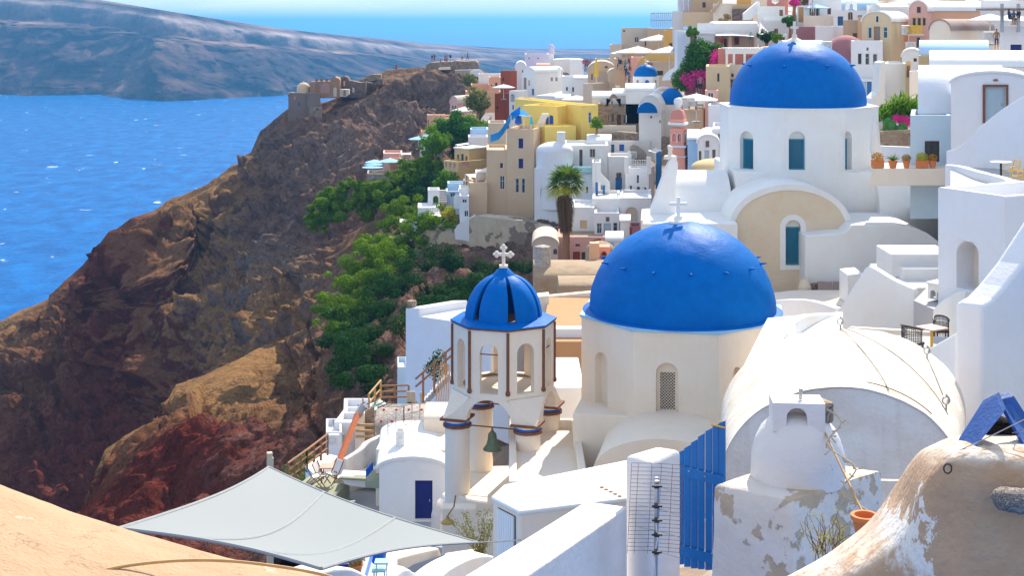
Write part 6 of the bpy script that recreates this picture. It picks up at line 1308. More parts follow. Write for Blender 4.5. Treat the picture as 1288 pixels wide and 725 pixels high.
# ochre loggia house
H('ochre house with pink balcony panels and three square bays', 283, 368, 545, 404, 560, 205, a=48, mat='ochre', wins=[('L', 'n', 288, 458, 303, 510, 'shade_inside'), ('L', 'n', 314, 462, 330, 514, 'shade_inside'), ('L', 'n', 338, 466, 357, 516, 'shade_inside'), ('L', 'n', 290, 408, 302, 438, 'pink'), ('L', 'n', 315, 410, 329, 440, 'pink'), ('L', 'n', 340, 413, 357, 444, 'pink'), ('R', 'n', 388, 408, 434, 442, 'pink')], ext=4)
H('upper storey of the ochre house with three tall openings', 346, 436, 548, 330, 412, 208, a=40, mat='ochre', rmat='white', roof='slab', wins=[('L', 'n', 362, 360, 374, 400, 'shade_inside'), ('L', 'n', 386, 356, 402, 402, 'blue_glass'), ('L', 'n', 412, 370, 424, 402, 'shade_inside')])
H('beige pink block behind the hanging blue cloth', 552, 660, None, 168, 300, 205, a=0, dep=6, mat='beige_pale')
H('white stepped block with small parapet left of the beige pink block', 442, 552, None, 206, 300, 222, a=0, dep=5, mat='pale_blue', rmat='white')
H('lower white stepped block over the ochre roofs', 430, 550, None, 252, 310, 217, a=0, dep=5, mat='white_lav')
canopy('small cream awning over white steps, beside the round tree', [(352, 298, 216), (430, 286, 216), (436, 296, 213), (362, 308, 213)], 'canvas')
canopy('white sun canopy over the terrace right of the ochre house', [(412, 480, 184), (480, 474, 184), (478, 502, 181), (430, 492, 182)], 'canvas')
canopy('upper white sun canopy touching the tan wing', [(485, 458, 187), (541, 438, 188), (541, 466, 184), (490, 464, 184)], 'canvas')
H('white roof parapet box beside the white sun canopies', 475, 542, None, 470, 520, 186, a=0, dep=4, mat='white')
H('red toned roof bench full of rubbish beside the tan wing', 400, 540, None, 520, 545, 184, a=0, dep=3, mat='brown', par=.2)
# pink peach houses far left
H('peach house on the cliff edge under the castle hill', 180, 292, 330, 122, 240, 262, a=25, mat='peach', wins=[('L', 'n', 183, 150, 190, 210, 'shade_inside')])
H('small ochre block right of the peach cliff edge house', 280, 350, 400, 140, 200, 258, a=30, mat='ochre')
H('peach stepped block under the small ochre block', 220, 300, None, 185, 240, 255, a=0, dep=5, mat='ochre')
R_(380, 0, 4.53)
H('pale pink house with a rounded roof near the castle hill', 842, 885, 968, 590, 640, 285, a=35, mat='pink', roof='vL', rise=40, rmat='beige_pale', wins=[('L', 'w', 852, 600, 862, 630), ('L', 'w', 868, 600, 878, 632)])
H('peach flat house high beside the castle path', 962, 1070, None, 482, 540, 305, a=0, dep=6, mat='peach', wins=[('L', 'o', 975, 500, 985, 512, 'shade_inside')])
H('peach house with doorways next to the tall red brown house', 1065, 1132, None, 440, 540, 300, a=0, dep=6, mat='peach', wins=[('L', 'd', 1100, 470, 1112, 500, 'dark_wood'), ('L', 'w', 1075, 480, 1083, 492)])
H('peach low block in front of the peach flat house', 930, 1130, None, 520, 560, 295, a=0, dep=5, mat='peach')
H('white wall along the path behind the peach houses', 1005, 1130, None, 420, 460, 312, a=0, dep=3, mat='white')
H('green and cream kiosk below the pink rounded house', 885, 1005, None, 655, 700, 268, a=0, dep=4, mat='cream', wins=[('L', 'w', 900, 668, 915, 690, 'pool'), ('L', 'w', 930, 668, 945, 690, 'light_frame')])
parasol('cream parasol beside the dark shrubs under the castle hill', 926, 608, 270, 2.6, 'canvas')
H('beige cliff house at the left end of the peach terraces', 712, 815, None, 660, 760, 264, a=0, dep=5, mat='pink')
R_(440, 150, 7.25)
parasol('pale blue parasol, upper one on the slope over the lower terrace', 738, 128, 238, 1.9, 'canvas_blue'); parasol('pale blue parasol, left one of the upper slope pair', 625, 155, 236, 1.7, 'canvas_blue')
H('cream roofed bar on the slope under the upper blue parasols', 690, 845, None, 185, 240, 236, a=0, dep=4, mat='floor_olive', roof='slab', rmat='cream')
H('orange ramp wall rising to the upper blue parasols', 650, 700, None, 110, 180, 240, a=0, dep=3, mat='peach')
H('white turquoise kiosk on the green slope', 640, 690, None, 245, 310, 234, a=0, dep=3, mat='white', wins=[('L', 'w', 650, 258, 676, 276, 'pool')])
H('pink restaurant block behind the four lower blue parasols', 305, 480, None, 312, 420, 236, a=0, dep=6, mat='pink')
H('peach front block of the pink restaurant', 362, 470, None, 372, 480, 231, a=0, dep=4, mat='peach', wins=[('L', 'n', 385, 430, 402, 452, 'light_frame'), ('L', 'n', 410, 430, 425, 452, 'light_frame')])
H('small white block right of the pink restaurant', 470, 528, None, 380, 440, 230, a=0, dep=3, mat='sky_wall')
H('round ended terrace of the pink restaurant on a stone base', 158, 440, None, 500, 560, 227, a=0, dep=6, mat='pumice_wall', rmat='beige', par=.5, ext=1)
for i, (x, y, r, lb) in enumerate(((362, 356, 1.9, 'right'), (225, 368, 1.6, 'rear left'), (222, 388, 1.6, 'middle left'), (210, 410, 1.8, 'front left'))): parasol('pale blue parasol, %s one of the four on the pink restaurant terrace' % lb, x, y, 229-i*.8, r, 'canvas_blue')
canopy('cream awning between the pink restaurant and the slope bushes', [(455, 308, 233), (560, 300, 233), (560, 322, 229), (470, 325, 229)], 'canvas')
# ============ region 7: white houses by the palm ============
R_(660, 120, 4.835)
H('large white house with a blue arched loggia, behind the palm', 58, 412, 470, 452, 820, 170, a=8, mat='white_lav', wins=[('L', 'na', 95, 548, 160, 622, 'teal'), ('L', 'w', 371, 555, 387, 597)], par=.5)
H('white round ended house with a domed stair turret', 120, 240, None, 345, 470, 176, a=0, dep=6, mat='white_lav', wins=[('L', 'w', 140, 355, 150, 372)])
tr = empty('turret', P(X_(185), Y_(420), 172), 'round white turret with a shallow dome and square chimney', 'turret'); c = P(X_(182), Y_(336), 172.5); MB().lathe([(2.25, -7), (2.25, 0)]+dome_prof(2.25, 1.1, 8), (c.x, c.y, c.z), 28).build('wall', MATS['white_lav'], tr, smooth=True, auto=40); MB().box((c.x+.8, c.y, c.z+1.5), (1.0, 1.0, 1.6)).build('chimney', MATS['white'], tr, bevel=.05)
H('white house with a pale sash window and low curved roof, left of the palm houses', 236, 508, None, 305, 520, 174, a=0, dep=8, mat='white', wins=[('L', 'w', 395, 325, 430, 378, 'beige'), ('L', 'n', 332, 330, 352, 436, 'shade_inside')], ext=5)
H('white dome roofed bulge touching the yellow wall', 380, 525, None, 292, 340, 180, a=0, dep=6, mat='white', roof='vR', rise=38)
H('pale green glass balustrade terrace on the white palm house', 215, 410, None, 440, 470, 169.5, a=0, dep=2, mat='glass_green', par=.1, ext=0)
H('white wall block on the terrace with the green glass', 410, 462, None, 408, 640, 168.5, a=0, dep=4, mat='white')
H('white courtyard house with blue shutters and a cracked wall', 505, 762, None, 276, 400, 181, a=0, dep=6, mat='white', wins=[('L', 'w', 510, 298, 545, 368, 'blue_door', 'blue_door'), ('L', 'w', 575, 298, 605, 338, 'blue_paint', 'blue_paint')])
pslab('bare stone patch of wall beside the air conditioner in the courtyard', 'pumice_wall', smoothpts([(640, 310), (660, 300), (690, 310), (735, 350), (738, 400), (700, 405), (660, 380), (640, 350)], 3), (640, 179.8, 740, 179.8), .3, bev=0)
ac_unit('small air conditioner hanging in the white courtyard', 655, 362, 178.5, 0, 1.1)
H('white long wall of the courtyard with a stepped right end', 505, 650, None, 372, 640, 174, a=0, dep=5, mat='white', wins=[('L', 'd', 552, 500, 592, 594, 'blue_door'), ('L', 'p', 557, 470, 588, 500, 'brown')])
H('small white house with stair and three slit windows, crenellated corners', 612, 754, 790, 446, 620, 168, a=18, mat='white_lav', wins=[('L', 'w', 680, 484, 695, 535), ('L', 'w', 638, 548, 652, 590), ('L', 'd', 682, 556, 700, 612, 'dark_wood'), ('L', 'w', 725, 560, 740, 602)])
for x, lb in ((620, 'left'), (755, 'right')): tag(MB().box(P(X_(x), Y_(425), 167.5), (.5, .5, 2.0)).build('pillar', MATS['white']), 'white roof post at the %s corner of the slit window house' % lb, 'post')
railing('thin white roof railing on the slit window house', [P(X_(630), Y_(442), 167.5), P(X_(745), Y_(446), 167.5)], 1.0, 'light_frame', 8, .03)
canopy('cream square parasol canopy on the roof of the slit window house', [(748, 336, 168), (795, 320, 170), (842, 336, 168), (795, 350, 166)], 'canvas', poles=False); tag(MB().tube([P(X_(796), Y_(345), 168), P(X_(796), Y_(420), 168)], .06, 6).build('parasol_pole', MATS['light_frame']), 'pole under the cream square canopy', 'pole')
H('blue door block behind the cream square canopy', 795, 832, None, 350, 420, 171, a=0, dep=2, mat='blue_door')
H('white steps and turquoise doors in the courtyard right of the palm', 430, 615, None, 626, 720, 164, a=0, dep=6, mat='floor_grey', par=.1)
for i, (x0, x1, y0, lb) in enumerate(((430, 445, 530, 'first'), (474, 488, 548, 'second'), (510, 526, 572, 'third'))): tag(MB().box(P(X_((x0+x1)/2), Y_((y0+624)/2), 166+i), ((x1-x0)/4.835/F*166, .2, (624-y0)/4.835/F*166)).build('door', MATS['blue_door']), '%s of three blue green doors standing along the courtyard' % lb, 'door')
pslab('white stair parapet sloping down into the courtyard', 'white', [(460, 470), (518, 530), (518, 600), (505, 600), (480, 560), (445, 520), (430, 620), (430, 408), (455, 408)], (430, 167, 518, 167), .6, bev=0)
H('white lower house with blind arches below the courtyard', 412, 582, None, 628, 830, 160, a=0, dep=8, mat='white', wins=[('L', 'w', 440, 770, 470, 800, 'beige')], ext=3)
H('white house with a wide blind arch, right of the small shuttered facade', 580, 770, None, 624, 800, 158, a=0, dep=8, mat='white_lav', wins=[('L', 'na', 612, 680, 688, 770, 'beige_pale'), ('L', 'na', 712, 684, 750, 770, 'beige_pale')])
R_(640, 250, 5.575)
H('white house with a grey arched triple door at the palm foot', 440, 600, None, 60, 290, 158.5, a=0, dep=7, mat='white', wins=[('L', 'w', 500, 152, 550, 210, 'beige', 'beige')], ext=4)
H('white facade with three grey green doors under a shallow arch', 600, 775, None, 100, 300, 156, a=0, dep=6, mat='white_lav', wins=[('L', 'd', 664, 172, 718, 260, 'grey_door'), ('L', 'w', 618, 172, 652, 244, 'grey_door'), ('L', 'w', 732, 168, 762, 240, 'grey_door'), ('L', 'w', 680, 128, 706, 162, 'brown')])
H('low white lean-to roof right of the three grey green doors', 780, 850, None, 160, 250, 152, a=0, dep=4, mat='white', roof='vR', rise=18, wins=[('L', 'n', 842, 172, 849, 196, 'shade_inside')])
H('small red walled booth beside the largest dome', 846, 925, None, 196, 260, 148, a=0, dep=3, mat='mauve', wins=[('L', 'd', 850, 205, 864, 255, 'red_brown_paint')])
H('white parapet box above the red walled booth', 925, 1115, None, 150, 240, 118, a=0, dep=7, mat='cream', rmat='white', par=.1)
H('pale blue lidded box low behind the largest dome', 680, 800, None, 296, 380, 146, a=0, dep=4, mat='white', roof='vR', rise=34, wins=[('L', 'p', 692, 306, 735, 352, 'pale_blue', 'pale_blue')])
# ruined yard and brown vaults
H('half ruined stuccoed cave house with a small blue window', 168, 345, None, 330, 450, 150, a=0, dep=7, mat='beige_pale', roof='vL', rise=60, wins=[('L', 'w', 210, 345, 260, 385, 'light_frame', 'navy'), ('L', 'na', 312, 352, 345, 392, 'shade_inside')], ext=3)
H('ruined stone cottage with dark holes behind the palm trunk', 345, 680, None, 268, 450, 153, a=0, dep=6, mat='pink', rmat='earth', wins=[('L', 'n', 412, 300, 430, 312, 'shade_inside'), ('L', 'n', 468, 318, 498, 336, 'shade_inside'), ('L', 'd', 410, 370, 428, 440, 'blue_paint'), ('L', 'd', 450, 372, 500, 440, 'red_brown_paint'), ('L', 'o', 510, 375, 560, 440, 'shade_inside')], par=.2)
rr2 = empty('fence', P(X_(600), Y_(430), 147), 'dark red wooden fence in the ruined yard', 'fence')
for k, (x0, y0, x1, y1) in enumerate(((570, 300, 645, 285), (572, 325, 645, 308), (575, 350, 645, 332))): MB().tube([P(X_(x0), Y_(y0), 147), P(X_(x1), Y_(y1), 147)], .09, 5).build('rail', MATS['red_brown_paint'], rr2)
for x in (576, 640): MB().tube([P(X_(x), Y_(290), 147), P(X_(x), Y_(430), 147)], .1, 5).build('post', MATS['red_brown_paint'], rr2)
dc = empty('dovecote', P(X_(640), Y_(440), 112), 'orange plastered arched chimney block beside the largest dome', 'chimney'); f = fpx(X_(622), 112, X_(712), 112)
o_, h_ = arch_pair(f.L, zof(Y_(442), 112), zof(Y_(338), 112), f.L*.3, f.L*.7, zof(Y_(430), 112), zof(Y_(372), 112)); q = MB(); arch_wall(q, f, o_, h_, 1.3); q.build('arch', MATS['coral'], dc, bevel=.04)
MB().box(P(X_(600), Y_(395), 111.5), (.75, 1.0, 2.0)).build('side_block', MATS['peach'], dc, bevel=.05); c = P(X_(640), Y_(366), 114); MB().lathe([(1.2, -1)]+dome_prof(1.2, .8, 6), (c.x, c.y, c.z), 18).build('hood', MATS['earth'], dc, smooth=True)
def xvault(label, x0, x1, ytop, yspr, ybot, Y, r, mat, name='house', cat='house', ext=3):
    """barrel vault lying across the view, with its left end wall in sight"""
    X0, X1 = (X_(x0)-CX)/F*Y, (X_(x1)-CX)/F*Y; zt, zs = zof(Y_(ytop), Y+r), zof(Y_(yspr), Y); h = max(.4, zt-zs); root = empty(name, ((X0+X1)/2, Y+r, zof(Y_(ybot), Y)-ext), label, cat); N = 20; q = MB()
    pr = [(r-r*math.cos(PI*i/N), h*math.sin(PI*i/N)) for i in range(N+1)]; sk = .0
    A = [(X0, Y+y, zs+z) for y, z in pr]+[(X1, Y+y, zs+z) for y, z in pr]; q.add(A, [(i, i+1, N+2+i, N+1+i) for i in range(N)]); q.build('roof', MT(mat), root, smooth=True)
    q = MB(); zb = zof(Y_(ybot), Y)-ext
    for X in (X0, X1): q.add([(X, Y+y, zs+z-.01) for y, z in pr]+[(X, Y+2*r, zb), (X, Y, zb)], [tuple(range(N+3))])
    q.add([(X0, Y, zb), (X1, Y, zb), (X1, Y, zs), (X0, Y, zs), (X0, Y+2*r, zb), (X1, Y+2*r, zb), (X1, Y+2*r, zs), (X0, Y+2*r, zs)], [(0, 1, 2, 3), (4, 5, 6, 7)]); q.build('wall', MT(mat), root); return root
xvault('long brown earthen barrel vault behind the bell tower', 178, 700, 446, 560, 700, 106, 3.2, 'earth'); xvault('small brown earthen vault in front of the long one', 350, 640, 570, 625, 690, 100, 1.9, 'earth')
q = MB(); c = P(X_(236), Y_(440), 108); q.lathe([(.62, -1), (.62, .5), (.58, 1.0), (.6, 1.15), (.45, 1.2), (0, 1.2)], c, 16); v = np.array(q.v); v += fbm(v*3, 3, seed=2)[:, None]*.08; q.v = [tuple(x) for x in v]; tag(q.build('chimney', MATS['pumice_wall']), 'squat stone chimney at the left end of the brown vault', 'chimney')
R_(0, 0, 1)
# orange paved roof terrace with striped parapet
terrace('orange tiled roof terrace between the bell tower and the largest dome', [(680, 430), (740, 430), (760, 370), (690, 372)], zof(400, 80), 6, 'terrace_tan')
pslab('cream parapet with a mauve stripe behind the orange terrace', 'cream', [(690, 373), (765, 366), (765, 392), (690, 392)], (690, 86, 765, 86), .6); pslab('mauve painted band along the cream parapet', 'mauve', [(692, 380.5), (765, 376), (765, 379), (692, 384)], (690, 85.9, 765, 85.9), .1, bev=0)
pslab('cream side parapet left of the orange terrace', 'cream', [(674, 374), (691, 372), (691, 400), (674, 400)], (674, 84, 691, 84), 1.2)
pslab('pale wall below the orange terrace, right of the bell tower', 'white_lav', [(680, 414), (740, 414), (740, 500), (680, 500)], (680, 75, 740, 75), .8)
pslab('stuccoed white roof wall below the pale wall, right of the bell tower', 'white', [(690, 488), (735, 488), (735, 620), (690, 620)], (690, 66, 735, 66), 6)
# pink belfry tower
def pink_tower():
    R_(780, 160, 5.178); root = empty('bell_tower', P(X_(385), Y_(260), 128), 'coral pink bell tower with white cornices and a domed cap', 'bell tower'); Y = 128; k = 1/CUR[2]/F*Y
    c = P(X_(378), Y_(262), Y+2); a = math.radians(18)
    def blk(w, y0, y1, mat, nm, bv=.05): z0, z1 = zof(Y_(y1), Y), zof(Y_(y0), Y); MB().box((c.x, c.y, (z0+z1)/2), (w*k, w*k, z1-z0), -a).build(nm, MATS[mat], root, bevel=bv)
    blk(112, 205, 300, 'coral', 'base'); blk(124, 197, 205, 'white', 'cornice'); blk(106, 143, 197, 'coral', 'lower_stage'); blk(124, 128, 143, 'white', 'cornice')
    # belfry stage with arches
    z0, z1 = zof(Y_(128), Y), zof(Y_(14), Y); w = 92*k
    R3 = Matrix.Rotation(-a, 3, 'Z'); cs = [R3 @ Vector((sx*w/2, sy*w/2, 0)) for sx, sy in ((-1, -1), (1, -1), (1, 1), (-1, 1))]
    for i in range(4):
        A, B = cs[i], cs[(i+1) % 4]; f = Face((c.x+A.x, c.y+A.y), (c.x+B.x, c.y+B.y)); mid = (A+B)/2
        if f.n.dot(Vector((mid.x, mid.y))) < 0: f.n = -f.n
        q = MB(); L = f.L
        holed(q, f, 0, L, z0, z1, [(L*.16, L*.44, z0+.4, z1-.5, .5, True), (L*.56, L*.84, z0+.4, z1-.5, .5, True)]); q.build('belfry_wall', MATS['coral'], root)
        for s0, s1 in ((.12, .48), (.52, .88)):
            o_, h_ = [], []; m = L*(s0+s1)/2
            for rr, lst in ((L*.18, o_), (L*.14, h_)): lst += [(m-rr, z0+.3)]+[(m-rr*math.cos(PI*j/8), z1-.5-L*.14+rr*math.sin(PI*j/8)) for j in range(9)]+[(m+rr, z0+.3)]
            q = MB(); n_ = f.n; f2 = Face((c.x+A.x, c.y+A.y), (c.x+B.x, c.y+B.y)); f2.n = f.n; f2.O = f2.O+f.n*.04; arch_wall(q, f2, o_, h_, .04); q.build('arch_trim', MATS['white'], root)
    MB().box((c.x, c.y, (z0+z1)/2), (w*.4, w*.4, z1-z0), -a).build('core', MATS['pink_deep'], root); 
    R_(660, 120, 4.835)
    blk(116, 172, 188, 'white', 'cornice'); blk(96, 152, 172, 'coral', 'upper_stage')
    z0 = zof(Y_(160), Y); q = MB(); N = 8; w = 92*k/2; A = []; hh = 68*k
    for j in range(N+1):
        t = j/N; r = w*(1-.32*t**2.2); A += [(c.x+(R3 @ Vector((sx*r, sy*r, 0))).x, c.y+(R3 @ Vector((sx*r, sy*r, 0))).y, z0+hh*t) for sx, sy in ((-1, -1), (1, -1), (1, 1), (-1, 1))]
    q.add(A, [(j*4+i, j*4+(i+1) % 4, (j+1)*4+(i+1) % 4, (j+1)*4+i) for j in range(N) for i in range(4)]+[tuple(4*N+i for i in range(4))]); q.build('cap', MATS['pink_deep'], root, bevel=.08)
    MB().lathe([(.0, 0), (.3, 0), (.2, .3), (.38, .55), (.42, .8), (.3, 1.05), (0, 1.15)], (c.x, c.y, z0+hh), 16).build('finial', MATS['white'], root, smooth=True); R_(0, 0, 1)
pink_tower()
R_(780, 160, 5.178)
H('white vaulted house with a small double door right of the pink tower', 505, 640, None, 105, 260, 122, a=0, dep=8, mat='white_lav', roof='vL', rise=50, wins=[('L', 'd', 550, 150, 580, 250, 'grey_door'), ('L', 'w', 512, 155, 530, 220, 'brown'), ('L', 'w', 600, 146, 622, 210, 'brown'), ('L', 'p', 556, 88, 580, 130, 'brown')])
H('blue grey roof side of the vaulted house right of the pink tower', 440, 512, None, 80, 260, 126, a=0, dep=7, mat='pale_blue', rmat='white', roof='vR', rise=34)
H('white block with a brown window against the drum of the rear church', 600, 680, None, 10, 260, 124, a=0, dep=8, mat='white_lav', wins=[('L', 'w', 640, 42, 678, 95, 'brown')])
e_ = MB().lathe([(0, -.3)]+[(1.9*math.cos(t), .75*math.sin(t)) for t in np.linspace(0, PI/2, 8)], P(X_(620), Y_(268), 108), 24); tag(e_.build('oven_dome', MATS['ochre'], smooth=True), 'low ochre dome on the roof beside the rear church', 'dome')
# ============ region 4: the slope above ============
R_(800, 0, 4.835)
H('white tower block at the top left of the upper village', 222, 285, None, 66, 160, 196, a=0, dep=8, mat='white_lav')
for i, (x0, x1) in enumerate(((255, 276), (288, 306), (318, 336))): tag(MB().box(P(X_((x0+x1)/2), Y_(8), 198), ((x1-x0)*.0232, 1, 8.5)).build('pillar', MATS['white_lav']), '%s white pillar of the topmost loggia' % ('left', 'middle', 'right')[i], 'pillar')
H('pale wall behind the white pillars', 255, 345, None, -40, 66, 201, a=0, dep=3, mat='lavender')
railing('long metal terrace railing against the sea', [P(X_(92), Y_(166), 215), P(X_(256), Y_(166), 212)], 2.2, 'metal', 14, .06)
H('beige house with a long plain wall at the ridge', 284, 475, None, 72, 150, 190, a=0, dep=8, mat='beige')
H('brown upper house with a dark slit window', 335, 525, None, -40, 72, 194, a=0, dep=7, mat='tan', wins=[('L', 'w', 403, 12, 425, 46, 'grey_wood')])
H('white wedge shaped stair house', 468, 592, None, 20, 130, 187, a=0, dep=6, mat='cream')
pslab('tan sloping wall along the white stair house', 'tan', [(455, 66), (500, 20), (530, -30), (545, -30), (480, 72), (455, 80)], (455, 186.5, 545, 186.5), .8, bev=0)
H('ochre house at the very top edge', 590, 712, None, 24, 60, 186, a=0, dep=6, mat='ochre'); H('ochre upper box touching the top edge', 612, 700, None, -30, 26, 190, a=0, dep=5, mat='ochre_bright')
pslab('dark stone wall patch below the topmost ochre house', 'rubble_dark', [(588, 52), (700, 52), (680, 120), (588, 124)], (588, 185.4, 700, 185.4), .6, bev=0)
pslab('white diagonal stair wall in the upper village', 'white', [(657, 80), (742, 8), (752, 8), (752, 60), (700, 118), (657, 122)], (657, 180, 752, 180), 1.2, bev=0)
H('white house with a brown door near the top edge', 740, 906, None, 36, 125, 178, a=0, dep=6, mat='white', wins=[('L', 'd', 872, 58, 894, 96, 'wood')])
H('pinkish house under the top edge with a folded parasol', 796, 925, None, -40, 36, 184, a=0, dep=4, mat='pink_deep')
um = empty('parasol', P(X_(846), Y_(24), 180), 'folded cream parasol against the pinkish house', 'parasol'); b0 = P(X_(846), Y_(26), 180); MB().lathe([(.1, .1), (.45, .3), (.3, 1.4), (.05, 2.6)], b0, 9).build('canopy', MATS['canvas'], um); MB().tube([b0, b0+Vector((0, 0, 2.7))], .05, 6).build('pole', MATS['light_frame'], um)
H('white house far up with an orange wooden door in a white frame', 905, 1060, None, 88, 170, 174, a=0, dep=6, mat='white')
H('white door surround with the tall orange wooden door', 978, 1052, None, 32, 165, 172.5, a=0, dep=3, mat='white', wins=[('L', 'd', 988, 42, 1020, 134, 'wood_light')])
H('white wall house with lavender shade and a small brown door, upper right', 1050, 1250, None, -30, 165, 176, a=0, dep=5, mat='white_lav', wins=[('L', 'd', 1164, 48, 1186, 86, 'dark_wood'), ('L', 'o', 1055, 30, 1117, 94, 'shade_inside')])
parasol('pale blue parasol shading a dark doorway near the top edge', 1092, 24, 173, 1.7, 'canvas_blue')
H('lower white terrace wall in front of the shaded doorway', 1018, 1200, None, 94, 170, 170, a=0, dep=4, mat='cream', par=.2)
H('white flat house with brown window under the orange door house', 748, 948, None, 124, 210, 171, a=0, dep=7, mat='white', wins=[('L', 'w', 840, 172, 866, 206, 'beige')])
H('small white roof kiosk on the flat white house', 778, 915, None, 98, 130, 172, a=0, dep=4, mat='white', par=.2)
H('white arched roof house with a cream awning and a deep porch', 373, 740, None, 140, 300, 168, a=0, dep=9, mat='white', wins=[('L', 'o', 480, 218, 722, 292, 'beige_pale')], ext=3)
for i, (a_, b_, c_, d_, m_, lb) in enumerate(((520, 551, 236, 292, 'dark_wood', 'dark door under the cream awning'), (600, 626, 225, 270, 'dark_wood', 'brown framed window under the cream awning'))): tag(MB().box(P(X_((a_+b_)/2), Y_((c_+d_)/2), 168.7), ((b_-a_)*.0197, .1, (d_-c_)*.0197)).build('door' if i == 0 else 'window', MATS[m_]), lb, 'door' if i == 0 else 'window')
for i, x in enumerate((571, 727)): tag(MB().tube([P(X_(x), Y_(212), 166.9), P(X_(x), Y_(294), 166.9)], .22, 10).build('column', MATS['cream']), ('cream round column in the middle of the porch', 'cream round column at the right end of the porch')[i], 'column')
canopy('cream canvas awning stretched over the deep white porch', [(474, 205, 167), (560, 190, 168), (725, 212, 167), (722, 222, 164.5), (600, 214, 164.2), (480, 216, 164.5)], 'canvas', poles=False)
canopy('white pointed sail tent right of the porch', [(752, 132, 168), (820, 205, 167), (776, 218, 165), (742, 214, 165)], 'canvas', poles=False)
xvault('white wavy barrel roof above the porch awning', 480, 750, 128, 180, 200, 169, 3.0, 'white', 'roof', 'roof', ext=0)
H('white pavilion with a blue oval window left of the porch', 300, 475, None, 208, 320, 166, a=0, dep=5, mat='white_lav', roof='slab', wins=[('L', 'o', 330, 218, 372, 300, 'shade_inside'), ('L', 'wa', 398, 238, 415, 266, 'blue_paint')])
pslab('blue grey low railing panel on the roof left of the porch', 'pale_blue', [(288, 160), (370, 160), (370, 182), (288, 182)], (288, 172, 370, 172), .1, bev=0)
pslab('tall white corner wall stepping down beside the yellow curved wall', 'white_lav', [(252, 186), (372, 186), (372, 300), (330, 330), (300, 400), (256, 450), (252, 450)], (252, 169, 372, 169), 3, bev=0)
pslab('white curved stair wall below the tall corner wall', 'white', smoothpts([(160, 475), (185, 440), (230, 410), (280, 390), (290, 400), (280, 480)], 4)+[(160, 490)], (160, 180, 290, 176), 1, bev=0)
H('small white courtyard house with dark doorway under a brown canopy', 855, 915, None, 208, 300, 160, a=0, dep=3, mat='white', wins=[('L', 'd', 872, 225, 905, 276, 'dark_wood')])
H('mauve red plastered wall between white houses', 952, 1092, None, 162, 260, 164, a=0, dep=3, mat='mauve', par=.1)
H('large blank white box house above the rear dome', 1090, 1202, None, 158, 310, 152, a=0, dep=8, mat='white_lav')
xvault('white barrel vault directly behind the cross of the rear dome', 905, 1150, 243, 285, 310, 140, 2.0, 'white'); ac_unit('air conditioner on the end of the white vault behind the rear dome', 1160, 275, 139, 0, 1.0)
H('pink terrace house under the white pergola', 498, 800, None, 296, 400, 155, a=0, dep=6, mat='pink_deep', par=.2)
pg = empty('pergola', P(X_(650), Y_(380), 151), 'white pergola over the pink terrace', 'pergola'); z1 = zof(Y_(310), 151); X0, X1 = (X_(552)-CX)/F*151, (X_(768)-CX)/F*151
for x in (X0, X0+(X1-X0)*.2, X0+(X1-X0)*.5, X1-.2): MB().box((x, 151, z1-1.3), (.22, .22, 2.6)).build('post', MATS['light_frame'], pg)
MB().box(((X0+X1)/2, 151, z1-.05), (X1-X0+.3, .25, .5)).build('beam', MATS['light_frame'], pg); q = MB()
for k in range(14): MB().box((X0+(X1-X0)*k/13, 152.6, z1+.28), (.14, 3.6, .14)).build('rafter', MATS['light_frame'], pg)
H('cream house with a single narrow window, left of the rear dome', 425, 570, None, 402, 620, 146, a=0, dep=7, mat='ochre_pale', wins=[('L', 'w', 494, 446, 508, 496, 'brown')], rmat='beige')
H('tan arched house with louvred shutter beside the rear dome', 566, 780, None, 392, 580, 149, a=0, dep=7, mat='beige_pale', wins=[('L', 'w', 664, 400, 680, 422, 'dark_wood'), ('L', 'w', 578, 446, 594, 468, 'dark_wood'), ('L', 'w', 572, 478, 612, 560, 'beige_pale')])
H('tan vaulted gable rising behind the rear dome', 715, 880, None, 345, 420, 152, a=0, dep=6, mat='tan', roof='vL', rise=52)
H('pinkish white gateway with a white lattice door', 420, 500, None, 550, 690, 142, a=0, dep=3, mat='pink', wins=[('L', 'w', 436, 562, 474, 672, 'light_frame')])
H('pale terrace with beige parasol and two loungers', 284, 352, 450, 668, 740, 140, a=30, mat='beige', par=.3)
parasol('beige parasol above the two loungers', 368, 568, 139, 2.2, 'canvas')
H('white wall under the lattice gateway', 440, 545, None, 640, 740, 134, a=0, dep=5, mat='white_lav')
def lounger():
    root = empty('sun_lounger', (0, 0, 0)); M_ = MATS['canvas']
    MB().box((0, 0, .35), (.7, 1.3, .1)).build('seat', M_, root, bevel=.02); q = MB(); q.slab([(-.35, .65, .38), (.35, .65, .38), (.35, 1.15, 1.0), (-.35, 1.15, 1.0)], (0, .08, -.05)); q.build('backrest', M_, root)
    for sx in (-.3, .3):
        for sy in (-.55, .55): MB().tube([(sx, sy, .32), (sx, sy, 0)], .03, 6).build('leg', MATS['wood'], root)
    return root
lg = lounger()
for i, (x, lb) in enumerate(((322, 'left'), (366, 'right'))):
    o = lg if i == 0 else copy_tree(lg); o.location = P(X_(x), Y_(668), 138.5); o.rotation_euler.z = 2.6; o.scale = (1.3,)*3; tag(o, '%s cream sun lounger below the beige parasol' % lb, 'sun lounger', 'loungers under the beige parasol')
